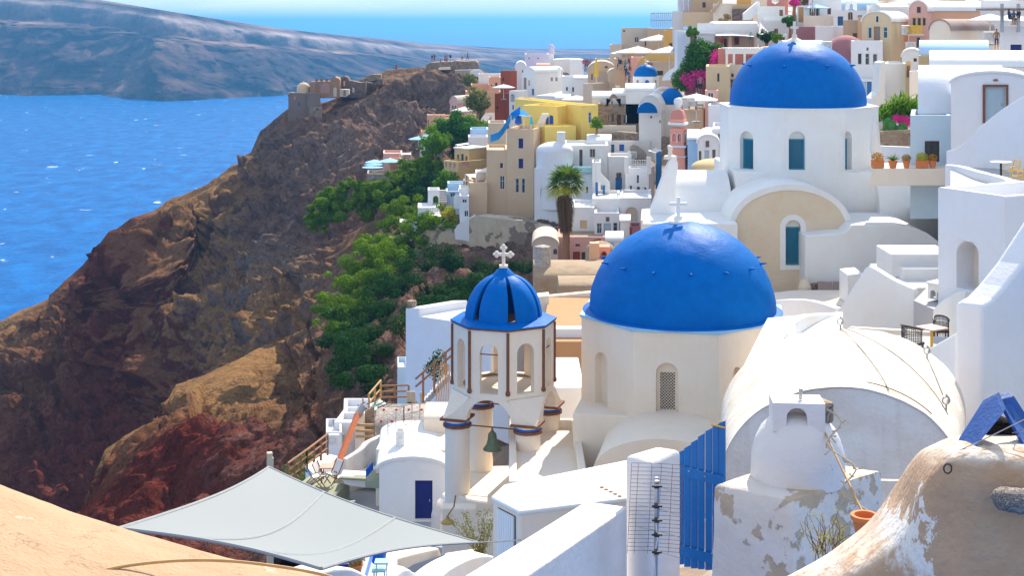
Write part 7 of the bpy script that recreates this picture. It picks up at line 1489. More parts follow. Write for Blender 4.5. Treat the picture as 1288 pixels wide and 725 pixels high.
# region 3 right part
R_(620, 0, 5.18)
H('beige grey house on the skyline with a framed window', 836, 1030, None, 180, 310, 246, a=0, dep=8, mat='beige_pale', wins=[('L', 'w', 922, 238, 952, 276, 'light_frame'), ('L', 'n', 990, 268, 998, 300, 'shade_inside'), ('L', 'n', 848, 194, 862, 206, 'shade_inside')])
H('low beige box left of the skyline house', 762, 842, None, 290, 352, 243, a=0, dep=6, mat='beige_pale')
H('long tan roof line house touching the metal railing', 1005, 1205, None, 186, 260, 240, a=0, dep=6, mat='tan')
H('yellow gabled house with a square dark window', 1112, 1206, None, 196, 310, 226, a=0, dep=6, mat='ochre_bright', wins=[('L', 'wa', 1145, 278, 1172, 305, 'brown')])
pslab('orange yellow curved wall sweeping up to the right', 'ochre_bright', smoothpts([(935, 440), (950, 400), (985, 365), (1040, 335), (1110, 315), (1170, 305), (1205, 300)], 4)+[(1205, 400), (935, 450)], (935, 216, 1205, 212), 1.5, bev=0)
H('grey restaurant block with a small red sign end', 1000, 1195, None, 402, 500, 208, a=0, dep=6, mat='beige_pale', wins=[('L', 'o', 1070, 460, 1110, 490, 'shade_inside')], par=.2)
pslab('dark red panel at the left end of the grey restaurant roof', 'mauve', [(997, 402), (1040, 410), (1040, 430), (1010, 428)], (997, 207.5, 1040, 207.5), .1, bev=0)
pslab('white wall strip dropping beside the yellow gabled house', 'white_lav', [(1204, 196), (1250, 190), (1250, 430), (1215, 420), (1204, 380)], (1204, 204, 1250, 204), 2, bev=0)
H('beige steps house below the crowd street', 790, 935, None, 380, 470, 222, a=0, dep=5, mat='beige'); H('pale sloping roof house at the ridge end', 665, 765, None, 382, 400, 248, a=0, dep=5, mat='beige_pale')
H('mauve beige flat house behind the street parasols', 900, 985, None, 372, 470, 218, a=0, dep=5, mat='pink')
for x, y, Y, r, lb in ((868, 318, 232, 2.6, 'white parasol at the left of the street terrace'), (945, 300, 228, 3.6, 'widest white parasol over the street terrace'), (1080, 225, 232, 3.2, 'white parasol high beside the mauve awning'), (1150, 300, 205, 3.2, 'white parasol over the grey restaurant')): parasol(lb, x, y, Y, r, 'canvas')
canopy('small bright yellow awning on the street terrace', [(885, 330, 226), (920, 328, 226), (918, 342, 224), (888, 344, 224)], 'canvas_yellow', poles=False)
canopy('dusty mauve folded awning by the high white parasol', [(1125, 190, 228), (1150, 215, 228), (1160, 265, 226), (1120, 250, 226)], 'mauve', poles=False)
# ============ region 5: upper right ============
R_(1030, 0, 4.833)
xvault('blue washed barrel roof behind a little white belfry', 100, 375, -6, 40, 62, 178, 3.2, 'pale_blue')
be = empty('belfry', P(X_(200), Y_(60), 172), 'little white double arched belfry on the blue barrel roof', 'belfry'); f = fpx(X_(168), 172, X_(232), 172); o_, h_ = arch_pair(f.L, zof(Y_(62), 172), zof(Y_(6), 172), f.L*.3, f.L*.7, zof(Y_(50), 172), zof(Y_(18), 172)); q = MB(); arch_wall(q, f, o_, h_, .6); q.build('arch', MATS['white'], be, bevel=.04); q = MB(); c = f.pt(f.L/2, zof(Y_(6), 172), .3); cross_mb(q, c, .9, .5, .12); q.build('cross', MATS['white'], be)
H('white house with a bright blue shuttered window below the belfry', 92, 290, None, 62, 165, 168, a=0, dep=6, mat='white', wins=[('L', 'w', 114, 98, 148, 155, 'blue_door', 'blue_glass'), ('L', 'wa', 176, 70, 208, 122, 'beige'), ('L', 'w', 236, 92, 264, 120, 'blue_door')])
H('white shed roofed houses on the top edge', 290, 545, None, 30, 80, 172, a=0, dep=6, mat='white', par=.1); xvault('white barrel roof between belfry and pink house', 372, 552, 20, 50, 68, 165, 2.6, 'white')
H('long white flat house right of the pink vaulted roof', 965, 1290, None, 40, 110, 160, a=0, dep=6, mat='white', par=.2); H('long lavender parapet at the top right corner', 960, 1300, None, 2, 50, 168, a=0, dep=6, mat='white_lav', par=.2)
H('white wall terrace at the left of the tan block', -20, 148, None, 158, 300, 158, a=0, dep=6, mat='white_lav')
H('tan block with two small dark red windows', 147, 262, 290, 122, 320, 150, a=20, mat='tan', wins=[('L', 'w', 206, 200, 233, 232, 'red_brown_paint'), ('L', 'w', 164, 252, 193, 286, 'red_brown_paint')]); H('small tan stair box on the tan block', 236, 290, None, 98, 130, 149, a=0, dep=3, mat='tan')
c = P(X_(165), Y_(372), 140); tag(MB().lathe([(2.3, -1.5)]+dome_prof(2.3, 2.6, 12), (c.x, c.y, c.z), 28).build('cistern_dome', MATS['mauve'], smooth=True), 'deep red plastered dome between tan block and rear dome', 'dome')
H('ochre house with an arched gable, central grey door and two tall windows', 262, 440, 545, 132, 370, 138, a=30, mat='ochre_pale', roof='vL', rise=60, rmat='white', wins=[('L', 'd', 334, 160, 372, 250, 'grey_wood'), ('L', 'w', 298, 165, 321, 232, 'light_frame', 'blue_glass'), ('L', 'w', 390, 163, 417, 232, 'light_frame', 'blue_glass'), ('L', 'p', 346, 94, 366, 136, 'light_frame')])
H('white lower storey with three tall grey windows in front of the ochre gable', 195, 388, None, 248, 600, 133, a=0, dep=5, mat='white_lav', wins=[('L', 'w', 236, 322, 263, 392), ('L', 'w', 282, 323, 309, 394), ('L', 'w', 328, 325, 357, 395), ('L', 'w', 289, 287, 304, 308)])
H('white annex with blue wooden doors at the foot of the tall grey windows', 250, 356, None, 484, 610, 130, a=0, dep=3, mat='white', wins=[('L', 'd', 262, 495, 290, 588, 'pale_blue'), ('L', 'd', 292, 495, 322, 588, 'blue_door'), ('L', 'n', 328, 500, 352, 580, 'shade_inside')])
H('pink house with a yellow balcony under a tall vaulted gable', 548, 660, 985, 68, 330, 141, a=28, mat='pink', roof='vL', rise=62, rmat='white', wins=[('L', 'w', 566, 106, 590, 156, 'canvas_yellow'), ('L', 'w', 597, 106, 621, 156, 'canvas_yellow'), ('L', 'w', 628, 106, 650, 156, 'canvas_yellow'), ('L', 'w', 594, 226, 616, 286, 'grey_wood'), ('L', 'p', 597, 40, 618, 76, 'dark_wood')])
H('orange pink side wing of the yellow balcony house', 655, 980, None, 66, 200, 143, a=0, dep=7, mat='peach', roof='vR', rise=54, rmat='white')
bl = empty('balcony', P(X_(582), Y_(212), 139), 'yellow lattice balcony on the pink gabled house', 'balcony'); f = fpx(X_(540), 139.2, X_(626), 138.6); q = MB(); q.slab([f.px(X_(540), Y_(214)), f.px(X_(626), Y_(214)), f.px(X_(626), Y_(208)), f.px(X_(540), Y_(208))], (-f.n.x*1.4, -f.n.y*1.4, 0)); q.build('floor', MATS['white'], bl)
q = MB(); add_lattice(q, f, 0, f.L, f.z_(Y_(206), 0), f.z_(Y_(158), 0), .02, 7, .035); q.tube([f.px(X_(540), Y_(157)), f.px(X_(626), Y_(157))], .06, 6); q.build('lattice', MATS['canvas_yellow'], bl)
ac_unit('air conditioner left of the yellow balcony', 534, 182, 139.5, 0, 1.2); ac_unit('air conditioner below the yellow balcony', 556, 278, 138, 0, 1.0)
H('white vaulted house with a brown roof and side air conditioner', 672, 800, 1060, 185, 270, 126, a=36, mat='cream', roof='vL', rise=62, rmat='mauve_grey'); ac_unit('large air conditioner on the long cream wall', 1034, 218, 118, -.2, .9)
H('ochre wall under the blue barrel roof', 606, 690, None, 336, 590, 104, a=0, dep=3, mat='ochre', ext=1); H('little white house with an arched gable behind the brown door', 505, 625, None, 345, 500, 122, a=0, dep=5, mat='white', roof='vL', rise=42, wins=[('L', 'w', 575, 318+30, 598, 375, 'beige')])
H('tall white block left of the brown arched door', 400, 530, None, 385, 640, 118, a=0, dep=6, mat='white', rmat='floor_grey'); H('ochre arched doorway with a brown door', 526, 560, None, 372, 480, 117, a=0, dep=2, mat='ochre', wins=[('L', 'd', 534, 386, 554, 470, 'wood')]); H('white patterned parapet box right of the brown arched door', 550, 606, None, 432, 600, 115, a=0, dep=3, mat='white', par=.2)
pslab('white sloping wall at the foot of the tall white block', 'white', [(320, 600), (360, 560), (372, 380), (402, 372), (402, 640), (320, 640)], (320, 117, 402, 117), 2, bev=0)
H('white roof bar with people, grey columns and a blue awning panel', 1100, 1300, None, 155, 330, 114, a=0, dep=5, mat='white_lav', wins=[('L', 'n', 1166, 270, 1236, 308, 'navy')], par=1.0)
rb = empty('shelter', P(X_(1170), Y_(155), 113), 'flat roofed shelter on grey posts over the roof bar', 'shelter')
for x in (1113, 1213, 1290): MB().box(P(X_(x), Y_(108), 113.5), (.22, .22, 2.3)).build('post', MATS['metal'], rb)
MB().box(P(X_(1200), Y_(56), 114.5), (5.4, 3.5, .16)).build('roof', MATS['grey_wood'], rb)
for x, y, lb in ((1040, 82, 'cream parasol left of the roof bar shelter'), (1175, 85, 'cream parasol behind the roof bar shelter')): parasol(lb, x, y, 128, 2.2, 'canvas')
# ============ cliff side terraces under the tan tower ============
plaster('peel_wall', (.56, .46, .34), amt=.6, bump=.8, fine=5, big=.5, streak=.5, dirt=(.42, .34, .26), wear=.515, wearcol=(.24, .18, .15), wscale=.3)
R_(480, 215, 6.04)
pslab('tall crumbling stuccoed retaining wall under the tan tower house', 'peel_wall', [(245, 900), (245, 610), (300, 480), (400, 410), (560, 415), (720, 340), (967, 372), (1100, 380), (1280, 440), (1290, 900)], (245, 182, 1290, 168), 3, bev=0)
H('small white house with two grey windows at the top of the crumbling wall', 594, 664, None, 190, 405, 177, a=0, dep=5, mat='white_lav', wins=[('L', 'w', 612, 215, 648, 245), ('L', 'w', 628, 302, 666, 350)], ext=0)
pslab('white painted skirt hanging on the crumbling wall', 'white_lav', [(594, 405), (710, 330), (722, 480), (712, 545), (560, 520), (552, 450), (575, 415)], (552, 176.3, 722, 176), .5, bev=0)
H('white roof terrace above the two grey windows', 590, 664, None, 135, 195, 180, a=0, dep=4, mat='white')
H('white arched pavilion at the left end of the cliff terraces', 352, 440, None, 145, 300, 190, a=0, dep=3, mat='white', wins=[('L', 'oa', 390, 190, 432, 295, 'leaf_bright')])
H('pale blue stair house under the ochre loggia house', 488, 600, None, 155, 250, 192, a=0, dep=4, mat='pale_blue', wins=[('L', 'w', 520, 165, 560, 200, 'pale_blue')], rmat='white'); H('pale blue upper wall under the ochre loggia house', 500, 662, None, 95, 160, 196, a=0, dep=3, mat='pale_blue', rmat='white')
ss = empty('steps', P(X_(465), Y_(235), 191), 'dark stone stair between pavilion and pale blue house', 'steps')
for k in range(6): MB().box(P(X_(465), Y_(235-k*16), 190.5+k*.5), (1.1, .9, .3)).build('step', MATS['floor_grey'], ss)
H('white terrace block with a low railing on the cliff edge', 275, 440, None, 280, 380, 186, a=0, dep=5, mat='white_lav', par=.1); railing('thin blue grey railing on the white cliff terrace', [P(X_(338), Y_(345), 184.5), P(X_(440), Y_(330), 184.5)], 1.0, 'metal', 6, .03)
H('low white planter terrace over the crumbling wall', 360, 555, None, 345, 400, 181, a=0, dep=4, mat='white', par=.1)
railing('white lattice railing beside the small white house', [P(X_(552), Y_(285), 178), P(X_(594), Y_(285), 178)], 1.6, 'light_frame', 5, .05)
H('white flat shelter with curtains over the plunge pool', 145, 232, None, 400, 490, 188, a=0, dep=3, mat='beige', roof='slab', rmat='white', wins=[('L', 'n', 185, 425, 215, 485, 'shade_inside')]); H('white table shaped platform right of the plunge pool shelter', 225, 292, None, 405, 450, 187, a=0, dep=3, mat='white_lav', roof='slab', rmat='white')
pslab('grey stone wall holding the plunge pool', 'pumice_wall', [(50, 500), (150, 540), (140, 590), (60, 600)], (50, 187, 150, 184), 2, bev=0); terrace('small dark plunge pool on the cliff edge', [(90, 500), (150, 530), (180, 490), (130, 482)], zof(Y_(500), 188), .4, 'blue_glass', name='plunge_pool', cat='pool')
# ============ lower left: houses, stairs and terraces below the bell tower ============
R_(0, 0, 1)
pslab('tall white house wall with a raised left corner, behind the bell tower', 'white_lav', [(510, 388), (527, 388), (527, 398), (575, 405), (640, 408), (640, 560), (510, 500)], (510, 92, 640, 84), 4, bev=.06)
tag(MB().box(P(518, 384, 92), (.55, .55, .35)).lathe([(.32, .2), (.3, .4), (0, .42)], P(518, 386, 92), 10).build('chimney_pot', MATS['rubble']), 'rough chimney pot on the raised corner of the tall white wall', 'chimney')
H('small pale turquoise cube house at the foot of the tall white wall', 500, 512, None, 462, 500, 96, a=0, dep=3, mat='sky_wall', rmat='white', bev=.05)
V_, F_ = leaf_cloud([tuple(P(x, y, 83)) for x, y in ((546, 455), (552, 447), (540, 462), (556, 462), (548, 472))], np.full((5, 3), .38), 500, .09, seed=12); ob = empty('climbing_plant', P(548, 485, 83), 'thin grey green climber on the tall white wall', 'plant'); quads_obj('leaves', V_, F_, MATS['leaf_dark'], ob); MB().tube([P(548, 490, 83), P(546, 470, 83), P(551, 450, 83)], .04, 5).build('stem', MATS['wood'], ob)
# stone vault with red dots
dv = empty('vault', P(515, 560, 74), 'rough grey stone barrel vault marked with red paint dots', 'vault'); Yv = 74; N = 24; q = MB(); X0, X1 = (470-CX)/F*Yv, (560-CX)/F*Yv; zt, zs, r = zof(512, Yv+2), zof(556, Yv), 2.1
A = [(X, Yv+r-r*math.cos(PI*i/N), zs+(zt-zs)*math.sin(PI*i/N)) for X in (X0, X1) for i in range(N+1)]; q.add(A, [(i, i+1, N+2+i, N+1+i) for i in range(N)]+[tuple(range(N+1))]); q.add([(X0, Yv, zs), (X1, Yv, zs), (X1, Yv, zs-5), (X0, Yv, zs-5), (X0, Yv+2*r, zs), (X0, Yv+2*r, zs-5)], [(0, 1, 2, 3), (0, 4, 5, 3)]); q.build('roof', MATS['pumice_wall'], dv, smooth=True, auto=40)
rr = random.Random(4)
for j, n_ in ((.42, 5), (.25, 6), (.12, 5), (-.05, 3)):
    for k in range(n_):
        s = max(0.0, j); ph = PI*s; x = X0+(X1-X0)*(k+.6)/(n_+.6); y = Yv+r-r*math.cos(ph)-.03; z = (zs+(zt-zs)*math.sin(ph)+.02) if j > 0 else zs-.35; MB().lathe([(0, -.05), (.06, -.04), (.07, .02), (0, .06)], (x, y, z), 8).build('red_mark', paint('red_dot', (.6, .02, .03), .7), dv)
railing('brown wooden railing above the stone vault with red dots', [P(479, 502, 77), P(514, 501, 77)], 1.0-.3, 'wood', 2, .05, rails=(.1, .55, 1.0))
railing('yellow wooden corner railing over the turquoise pool', [P(464, 520, 74.5), P(479, 502, 76.5)], 1.0, 'wood_light', 2, .05, rails=(.1, .55, 1.0))
for i, (x0, x1, y0, y1) in enumerate(((511, 516, 493, 506), (516.5, 522, 493, 507), (528, 534, 494, 508))): tag(MB().slab([P(x0+1, y1, 75), P(x1+1, y1, 75), P(x1, y0, 75), P(x0, y0, 75)], (0, .08, 0)).build('board', MATS['wood_pale']), 'pale wooden board, %s of three standing on the stone vault' % ('left', 'middle', 'right')[i], 'board')
# outdoor stair behind the tower
st = empty('staircase', P(550, 510, 72), 'wooden railed staircase climbing behind the bell tower', 'staircase')
a0, a1 = P(535, 512, 73), P(566, 478, 71); d = a1-a0; q = MB(); q.slab([a0, a1, a1+Vector((0, 0, .35)), a0+Vector((0, 0, .35))], (0, .12, 0)); q.build('stringer', MATS['metal'], st)
for k in range(9): MB().box(a0+d*(k+.5)/9+Vector((0, .5, .2)), (.3, .9, .06)).build('tread', MATS['floor_grey'], st)
for dz in (.75, 1.15): MB().tube([P(523, 483+dz*0, 73)+Vector((0, 0, dz-.9)), P(570, 442, 71)+Vector((0, 0, dz-.9))], .055, 6).build('handrail', MATS['wood'], st)
for t in (.2, .5, .8): p = P(523, 483, 73).lerp(P(570, 442, 71), t); MB().tube([p+Vector((0, 0, -1.3)), p+Vector((0, 0, .3))], .06, 6).build('post', MATS['wood'], st)
for k in range(6): p = P(555+k*2, 455+k*.8, 70); MB().tube([p, P(548+k*3.2, 506, 69.5)], .03, 5).build('baluster', MATS['wood_light'], st)
# pool and white houses left
terrace('long white pool deck on the cliff edge', [(417, 532), (424, 527), (478, 503), (486, 508), (430, 540)], zof(527, 76), 3, 'white', bev=0); terrace('turquoise infinity pool along the white deck', [(432, 527), (446, 519), (474, 505), (481, 508), (446, 526)], zof(527, 76)+.02, .3, 'pool', name='swimming_pool', cat='pool', bev=0)
H('white house block with a drain pipe under the infinity pool', 420, 446, 452, 532, 620, 73, a=5, dep=3, mat='white_lav', bev=.04); H('higher white block next to the infinity pool', 432, 468, None, 520, 600, 75, a=0, dep=3, mat='white_lav', bev=.04)
tag(MB().tube([P(419, 528, 72.8), P(420, 538, 72.7), P(432, 547, 72.5), P(434, 575, 72.4)], .05, 6).build('drain_pipe', MATS['metal']), 'white drain pipe bending down the house under the pool', 'pipe')
H('small white service block carrying a large air conditioner', 410, 430, None, 544, 610, 71.5, a=0, dep=2.5, mat='white_lav', bev=.04); ac_unit('large air conditioner on the small white service block', 418.5, 553, 70.8, 0, .62)
terrace('white cliff side slab beside the brown wooden rail', [(384, 586), (408, 570), (425, 574), (398, 600)], zof(585, 68), 1.2, 'white')
# yellow shuttering around a half built wall
pslab('half built stone wall with brown opening beside the orange chute', 'rubble', [(452, 522), (470, 512), (472, 560), (446, 566)], (446, 73, 472, 73), .5); pslab('cream wall stub left of the wooden bars', 'cream', [(446, 530), (458, 520), (458, 568), (446, 572)], (446, 72.5, 458, 72.5), .5)
for i, y in enumerate((535, 542.5, 549.5)): tag(MB().tube([P(447, y, 72), P(470, y, 72)], .07, 6).build('wooden_bar', MATS['wood_light']), '%s of three yellow wooden bars across the brown opening' % ('top', 'middle', 'lowest')[i], 'bar')
ch = empty('rubbish_chute', P(427, 583, 70), 'long orange red metal chute leaning against the houses', 'chute'); a0, a1 = P(426, 582, 69), P(452, 516, 72.5); MB().tube([a0, a1], .17, 4).build('trough', MATS['orange_metal'], ch); MB().tube([P(456, 512, 72.6), P(449, 524, 72.2)], .2, 8).build('hopper', MATS['metal'], ch)
q = MB(); rr = random.Random(8)
for k in range(14): p = P(452+rr.random()*24, 506+rr.random()*16, 73+rr.random()); q.tube([p, p+Vector((rr.uniform(-.6, .6), rr.uniform(-.3, .3), rr.uniform(-.5, .5)))], .04, 5)
tag(q.build('scrap_heap', MATS['grey_wood']), 'tangle of grey scrap timber at the end of the stone vault', 'scrap', kind='stuff')
ribbon('white low wall with patched grey end, sloping to the orange chute', [(433, 578, 66), (452, 566, 66.5), (462, 556, 67), (480, 548, 67.5), (486, 547, 68)], .35, 3, 'white_old')
ribbon('cream curved parapet in front of the stone vault', [(478, 566, 64), (483, 556, 65), (492, 545, 66.5), (502, 540, 67)], .4, 3, 'cream')
terrace('cream roof terrace right of the stone vault', [(500, 566), (560, 566), (560, 540), (510, 538)], zof(545, 66), 3, 'cream'); xvault('low cream vault beside the bell tower pillar', 533, 562, 514, 530, 548, 66, 1.3, 'cream')
railing('thin metal handrail curving over the cream roof', [P(488, 548, 66), P(508, 532, 67), P(528, 528, 68)], .8, 'metal', 2, .025)
H('little white chimney with a square vent on the cream roof', 498, 509, None, 543, 556, 63.5, a=0, dep=.5, mat='white', name='chimney', cat='chimney', ext=.5, wins=[('L', 'w', 501, 547, 505, 552, 'rust')], bev=.05)
# small vaulted house with navy door
H('small white vaulted house with a navy blue panelled door', 477, 560, None, 589, 657, 62, a=0, dep=5.5, mat='white', roof='vL', rise=11, wins=[('L', 'd', 522, 605, 544, 654, 'navy')], ext=1.5, bev=.06)
ribbon('lumpy white curved wall at the right of the navy door', [(548, 650, 60.5), (551, 640, 60.6), (556, 632, 60.8), (563, 624, 61), (571, 617, 61.5)], .6, 2.6, 'white_old', n=5)
zt_ = zof(657, 62)
terrace('olive grey courtyard floor in front of the navy door', [(420, 668), (560, 690), (585, 655), (545, 640), (465, 600), (408, 625)], zt_, 2, 'floor_grey'); terrace('olive painted raised deck with the folding chairs', [(372, 612), (412, 632), (440, 606), (398, 592)], zt_+.7, 1.5, 'floor_olive')
pslab('white bench wall with olive top between deck and courtyard', 'white', [(428, 599), (462, 601), (462, 615), (440, 612), (428, 608)], (428, 64.5, 462, 64.5), .9); terrace('olive cushion slab on the white bench wall', [(426, 601), (461, 603), (461, 598), (432, 596)], zof(600, 64.5), .1, 'floor_olive')
pslab('white sloping garden wall below the patched wall', 'white', [(424, 602), (470, 590), (500, 570), (500, 600), (470, 612), (424, 606)], (424, 66, 500, 66), .4, bev=0)
terrace('olive bench slab beside the small blue railing', [(459, 606), (478, 607), (478, 590), (468, 592)], zof(605, 63), .3, 'floor_olive'); railing('small bright blue slanting railing by the vaulted house', [P(461, 601, 62.8), P(468.5, 592, 63.2)], .35, 'blue_paint', 5, .03)
def fchair(label, px, py, Y, rz):
    root = empty('folding_chair', P(px, py, Y), label, 'chair', 'folding chairs on the olive deck'); root.rotation_euler.z = rz
    def pp(q, n, m, **k): o = q.build(n, MATS[m], None, **k); o.parent = root
    for s in (-.26, .26): pp(MB().tube([(s, -.35, 0), (s, .1, .5), (s, .35, 1.0)], .025, 6), 'frame', 'wood'); pp(MB().tube([(s, .35, 0), (s, -.3, .5)], .025, 6), 'leg', 'wood')
    q = MB(); q.slab([(-.24, -.28, .46), (.24, -.28, .46), (.24, .08, .42), (-.24, .08, .42)], (0, 0, .02)); pp(q, 'seat', 'canvas'); q = MB(); q.slab([(-.24, .12, .5), (.24, .12, .5), (.24, .35, .98), (-.24, .35, .98)], (0, .02, 0)); pp(q, 'backrest', 'canvas')
for a in (('wooden folding chair, left one on the olive deck', 393, 612, 64, 2.0), ('wooden folding chair, middle one on the olive deck', 404, 610, 64.5, 1.2), ('wooden folding chair, right one on the olive deck', 420, 608, 64.2, -.8)): fchair(*a)
tb = empty('table', P(412, 606, 65), 'square wooden table with a reddish cloth between the folding chairs', 'table'); c = P(414, 606, 65); MB().box(c+Vector((0, 0, .72)), (.8, .8, .05)).build('tabletop', MATS['salmon_top'], tb)
for sx in (-.3, .3):
    for sy in (-.3, .3): MB().tube([c+Vector((sx, sy, .7)), c+Vector((sx, sy, 0))], .03, 5).build('leg', MATS['wood'], tb)
railing('long brown wooden rail along the cliff edge deck', [P(362, 612, 62), P(386, 594, 64), P(412, 573, 67)], 1.0, 'wood', 3, .05, rails=(.35, .7, 1.0))
tag(MB().tube([P(458, 646, 59), P(458, 658, 59)], .13, 8).build('bollard', MATS['white']), 'short white post at the edge of the courtyard', 'post')
# lamp, shrub and walls by the tower base
lp = empty('wall_lamp', P(568, 650, 52.2), 'old brass shaded gooseneck lamp on the cream wall', 'lamp'); MB().tube([P(573, 624, 52.6), P(571, 638, 52.3), P(566, 645, 52.1), P(563, 650, 52)], .025, 6).build('arm', MATS['rust'], lp); MB().lathe([(.05, .14), (.08, .05), (.24, -.06), (.25, -.1), (.22, -.08), (.05, .02)], P(563, 655, 52), 20).build('lamp_shade', paint('bronze_gold', (.36, .22, .06), .5, .3), lp)
sb = empty('shrub', P(605, 700, 44), 'loose olive green shrub growing beside the white shed', 'shrub'); q = MB(); rr = random.Random(6); cs = []
for k in range(12):
    p = P(603, 705, 44); pts_ = [p.copy()]; d = Vector((rr.uniform(-.5, .5), rr.uniform(-.4, .4), 1)).normalized()
    for j in range(5): p = p+d*rr.uniform(.22, .36); d = (d+Vector((rr.uniform(-.4, .4), rr.uniform(-.3, .3), rr.uniform(-.1, .2)))).normalized(); pts_.append(p.copy()); cs.append(tuple(p))
    q.tube(pts_, [.02, .016, .013, .01, .008, .005], 4)
q.build('branches', MATS['wood'], sb); V_, F_ = leaf_cloud(cs, np.full((len(cs), 3), .17), 1500, .035, seed=6, flat=.3); quads_obj('leaves', V_, F_, MATS['leaf_olive'], sb)
terrace('cream sunlit terrace floor behind the rounded walls', [(545, 745), (640, 745), (600, 690), (560, 696)], zof(705, 45), 3, 'cream'); pslab('cream stepped wall with rounded corner below the sail', 'cream', smoothpts([(483, 712), (490, 706), (520, 697), (552, 690)], 3)+[(556, 700), (520, 712), (500, 725), (483, 740)], (483, 42, 556, 46), .7)
ribbon('rounded white parapet below the sail, centre bottom', [(478, 740, 33), (487, 722, 33.5), (497, 715, 34), (508, 715, 34.3), (520, 722, 34.5), (530, 732, 35)], .5, 3, 'white'); ribbon('rounded white parapet next to the white shed', [(530, 730, 34), (548, 715, 35), (570, 703, 36), (590, 697, 37), (606, 697, 37.5), (622, 702, 38)], .7, 3, 'white')
ribbon('white curved wall cap just behind the sandy roof', [(380, 719, 24), (400, 713, 24.5), (420, 712, 25), (436, 718, 25.5), (452, 728, 26), (470, 742, 26.5)], .6, 3, 'white')
terrace('dark teal patio floor at the bottom under the sail', [(420, 760), (500, 760), (500, 700), (440, 700)], zof(722, 33)-.9, 2, 'floor_grey')
potplant('terracotta pot with a brownish succulent at the bottom edge', 444, 727, 31.5, .42, .32, 'leaf_dry', 500, .05, .26)
potplant('blue pot with a small green plant near the turquoise stools', 476, 708, 33.5, .42, .32, 'leaf_green', 300, .05, .2, pot='blue_paint')
tag(MB().slab([P(457, 730, 31), P(461, 730, 31), P(469, 702, 33), P(465, 702, 33)], (0, .1, 0)).build('blue_gate_leaf', MATS['blue_paint']), 'narrow bright blue door leaf standing open at the bottom edge', 'door'); tag(MB().box(P(427, 716, 30), (.35, .35, .3), .3).build('storage_box', MATS['navy'], bevel=.02), 'navy blue box half under the sail at the bottom edge', 'box')
for x, y, lb in ((480, 707, 'upper turquoise stool'), (477, 717, 'lower turquoise stool')):
    s_ = empty('stool', P(x, y, 32.5), lb+' beside the blue pot', 'stool'); MB().box(P(x, y, 32.5), (.32, .3, .04)).build('seat', MATS['glass_green'], s_, bevel=.01)
    for sx in (-.12, .12): MB().tube([P(x, y, 32.5)+Vector((sx, 0, -.02)), P(x, y, 32.5)+Vector((sx, 0, -.4))], .015, 5).build('leg', MATS['glass_green'], s_)
H('white yard wall with a door recess under the bell tower base', 640, 740, None, 606, 700, 50, a=0, dep=8, mat='cream', bev=.05)
# ============ castle hill, ruins ============
R_(360, 90, 9.06)
def ruin(label, pts, mat, Y, th=3, name='ruined_wall', cat='ruin', holes=(), bv=0):
    f = fpx(X_(min(p[0] for p in pts)), Y, X_(max(p[0] for p in pts)), Y); q = MB(); q.slab([f.px(X_(x), Y_(y)) for x, y in pts], (0, th, 0)); root = empty(name, f.px(X_(pts[0][0]), Y_(max(p[1] for p in pts))), label, cat); q.build('wall', MT(mat), root)
    for k, (x0, y0, x1, y1, arch, m) in enumerate(holes):
        a, b, c, d = f.s_(X_(x0)), f.s_(X_(x1)), f.z_(Y_(y1), 0), f.z_(Y_(y0), 0); r = (b-a)/2
        pl = [f.pt(a, c, -.04), f.pt(b, c, -.04)]+([f.pt((a+b)/2+r*math.cos(t), d-r+r*math.sin(t), -.04) for t in np.linspace(0, PI, 9)] if arch else [f.pt(b, d, -.04), f.pt(a, d, -.04)]); MB().slab(pl, (0, .03, 0)).build('opening', MT(m), root)
    return root
ruin('ruined orange plastered facade with a large blind arch on the cliff top', [(272, 305), (272, 118), (335, 112), (500, 108), (512, 82), (555, 60), (600, 78), (612, 98), (612, 300)], 'ruin_orange', 330, 4, holes=[(392, 130, 495, 245, True, 'ruin_pink'), (538, 180, 575, 285, True, 'beige_pale'), (325, 130, 378, 240, True, 'ruin_orange2')])
for i, x in enumerate((348, 404, 463)): tag(MB().box(P(X_(x), Y_(96), 331), (.5, .6, .75)).build('merlon', MATS['rubble_dark']), '%s dark merlon on the ruined orange facade' % ('left', 'middle', 'right')[i], 'merlon')
ruin('dark stone ruin with a round arched top behind the orange facade', [(600, 300), (600, 100), (620, 70), (660, 52), (700, 66), (718, 105), (760, 108), (800, 118), (850, 128), (906, 118), (906, 300)], 'rubble_dark', 333, 4, holes=[(652, 105, 672, 165, True, 'beige'), (754, 182, 778, 240, False, 'beige_pale')])
ruin('white arcade remnant at the foot of the dark stone ruin', [(612, 285), (612, 200), (716, 203), (716, 262), (680, 285)], 'beige_pale', 329, 2, holes=[(650, 210, 680, 275, True, 'brown'), (622, 210, 642, 262, True, 'ochre')])
ruin('low crumbling wall line right of the dark stone ruin', [(906, 150), (906, 118), (980, 130), (1060, 90), (1100, 80), (1100, 150)], 'rubble_dark', 336, 3)
c = P(X_(190), Y_(190), 331); oc_ = empty('domed_ruin', (c.x, c.y, c.z-5), 'abandoned stone chapel with a shallow dome at the cliff point', 'chapel'); MB().lathe([(1.6, -1.6), (1.6, 0)]+dome_prof(1.55, 1.35, 8), (c.x, c.y+1, c.z), 20).build('dome', MATS['beige'], oc_, smooth=True, auto=40); MB().lathe([(.2, 0), (.12, .3), (0, .4)], (c.x, c.y+1, c.z+1.3), 8).build('finial', MATS['beige'], oc_)
ruin('crumbling pale house under the shallow stone dome', [(20, 560), (24, 420), (30, 300), (62, 250), (110, 240), (262, 246), (272, 320), (268, 420), (280, 560), (200, 640), (90, 620)], 'ruin_pale', 328, 7, holes=[(134, 352, 155, 392, False, 'shade_inside'), (85, 280, 110, 320, True, 'ruin_pink')])
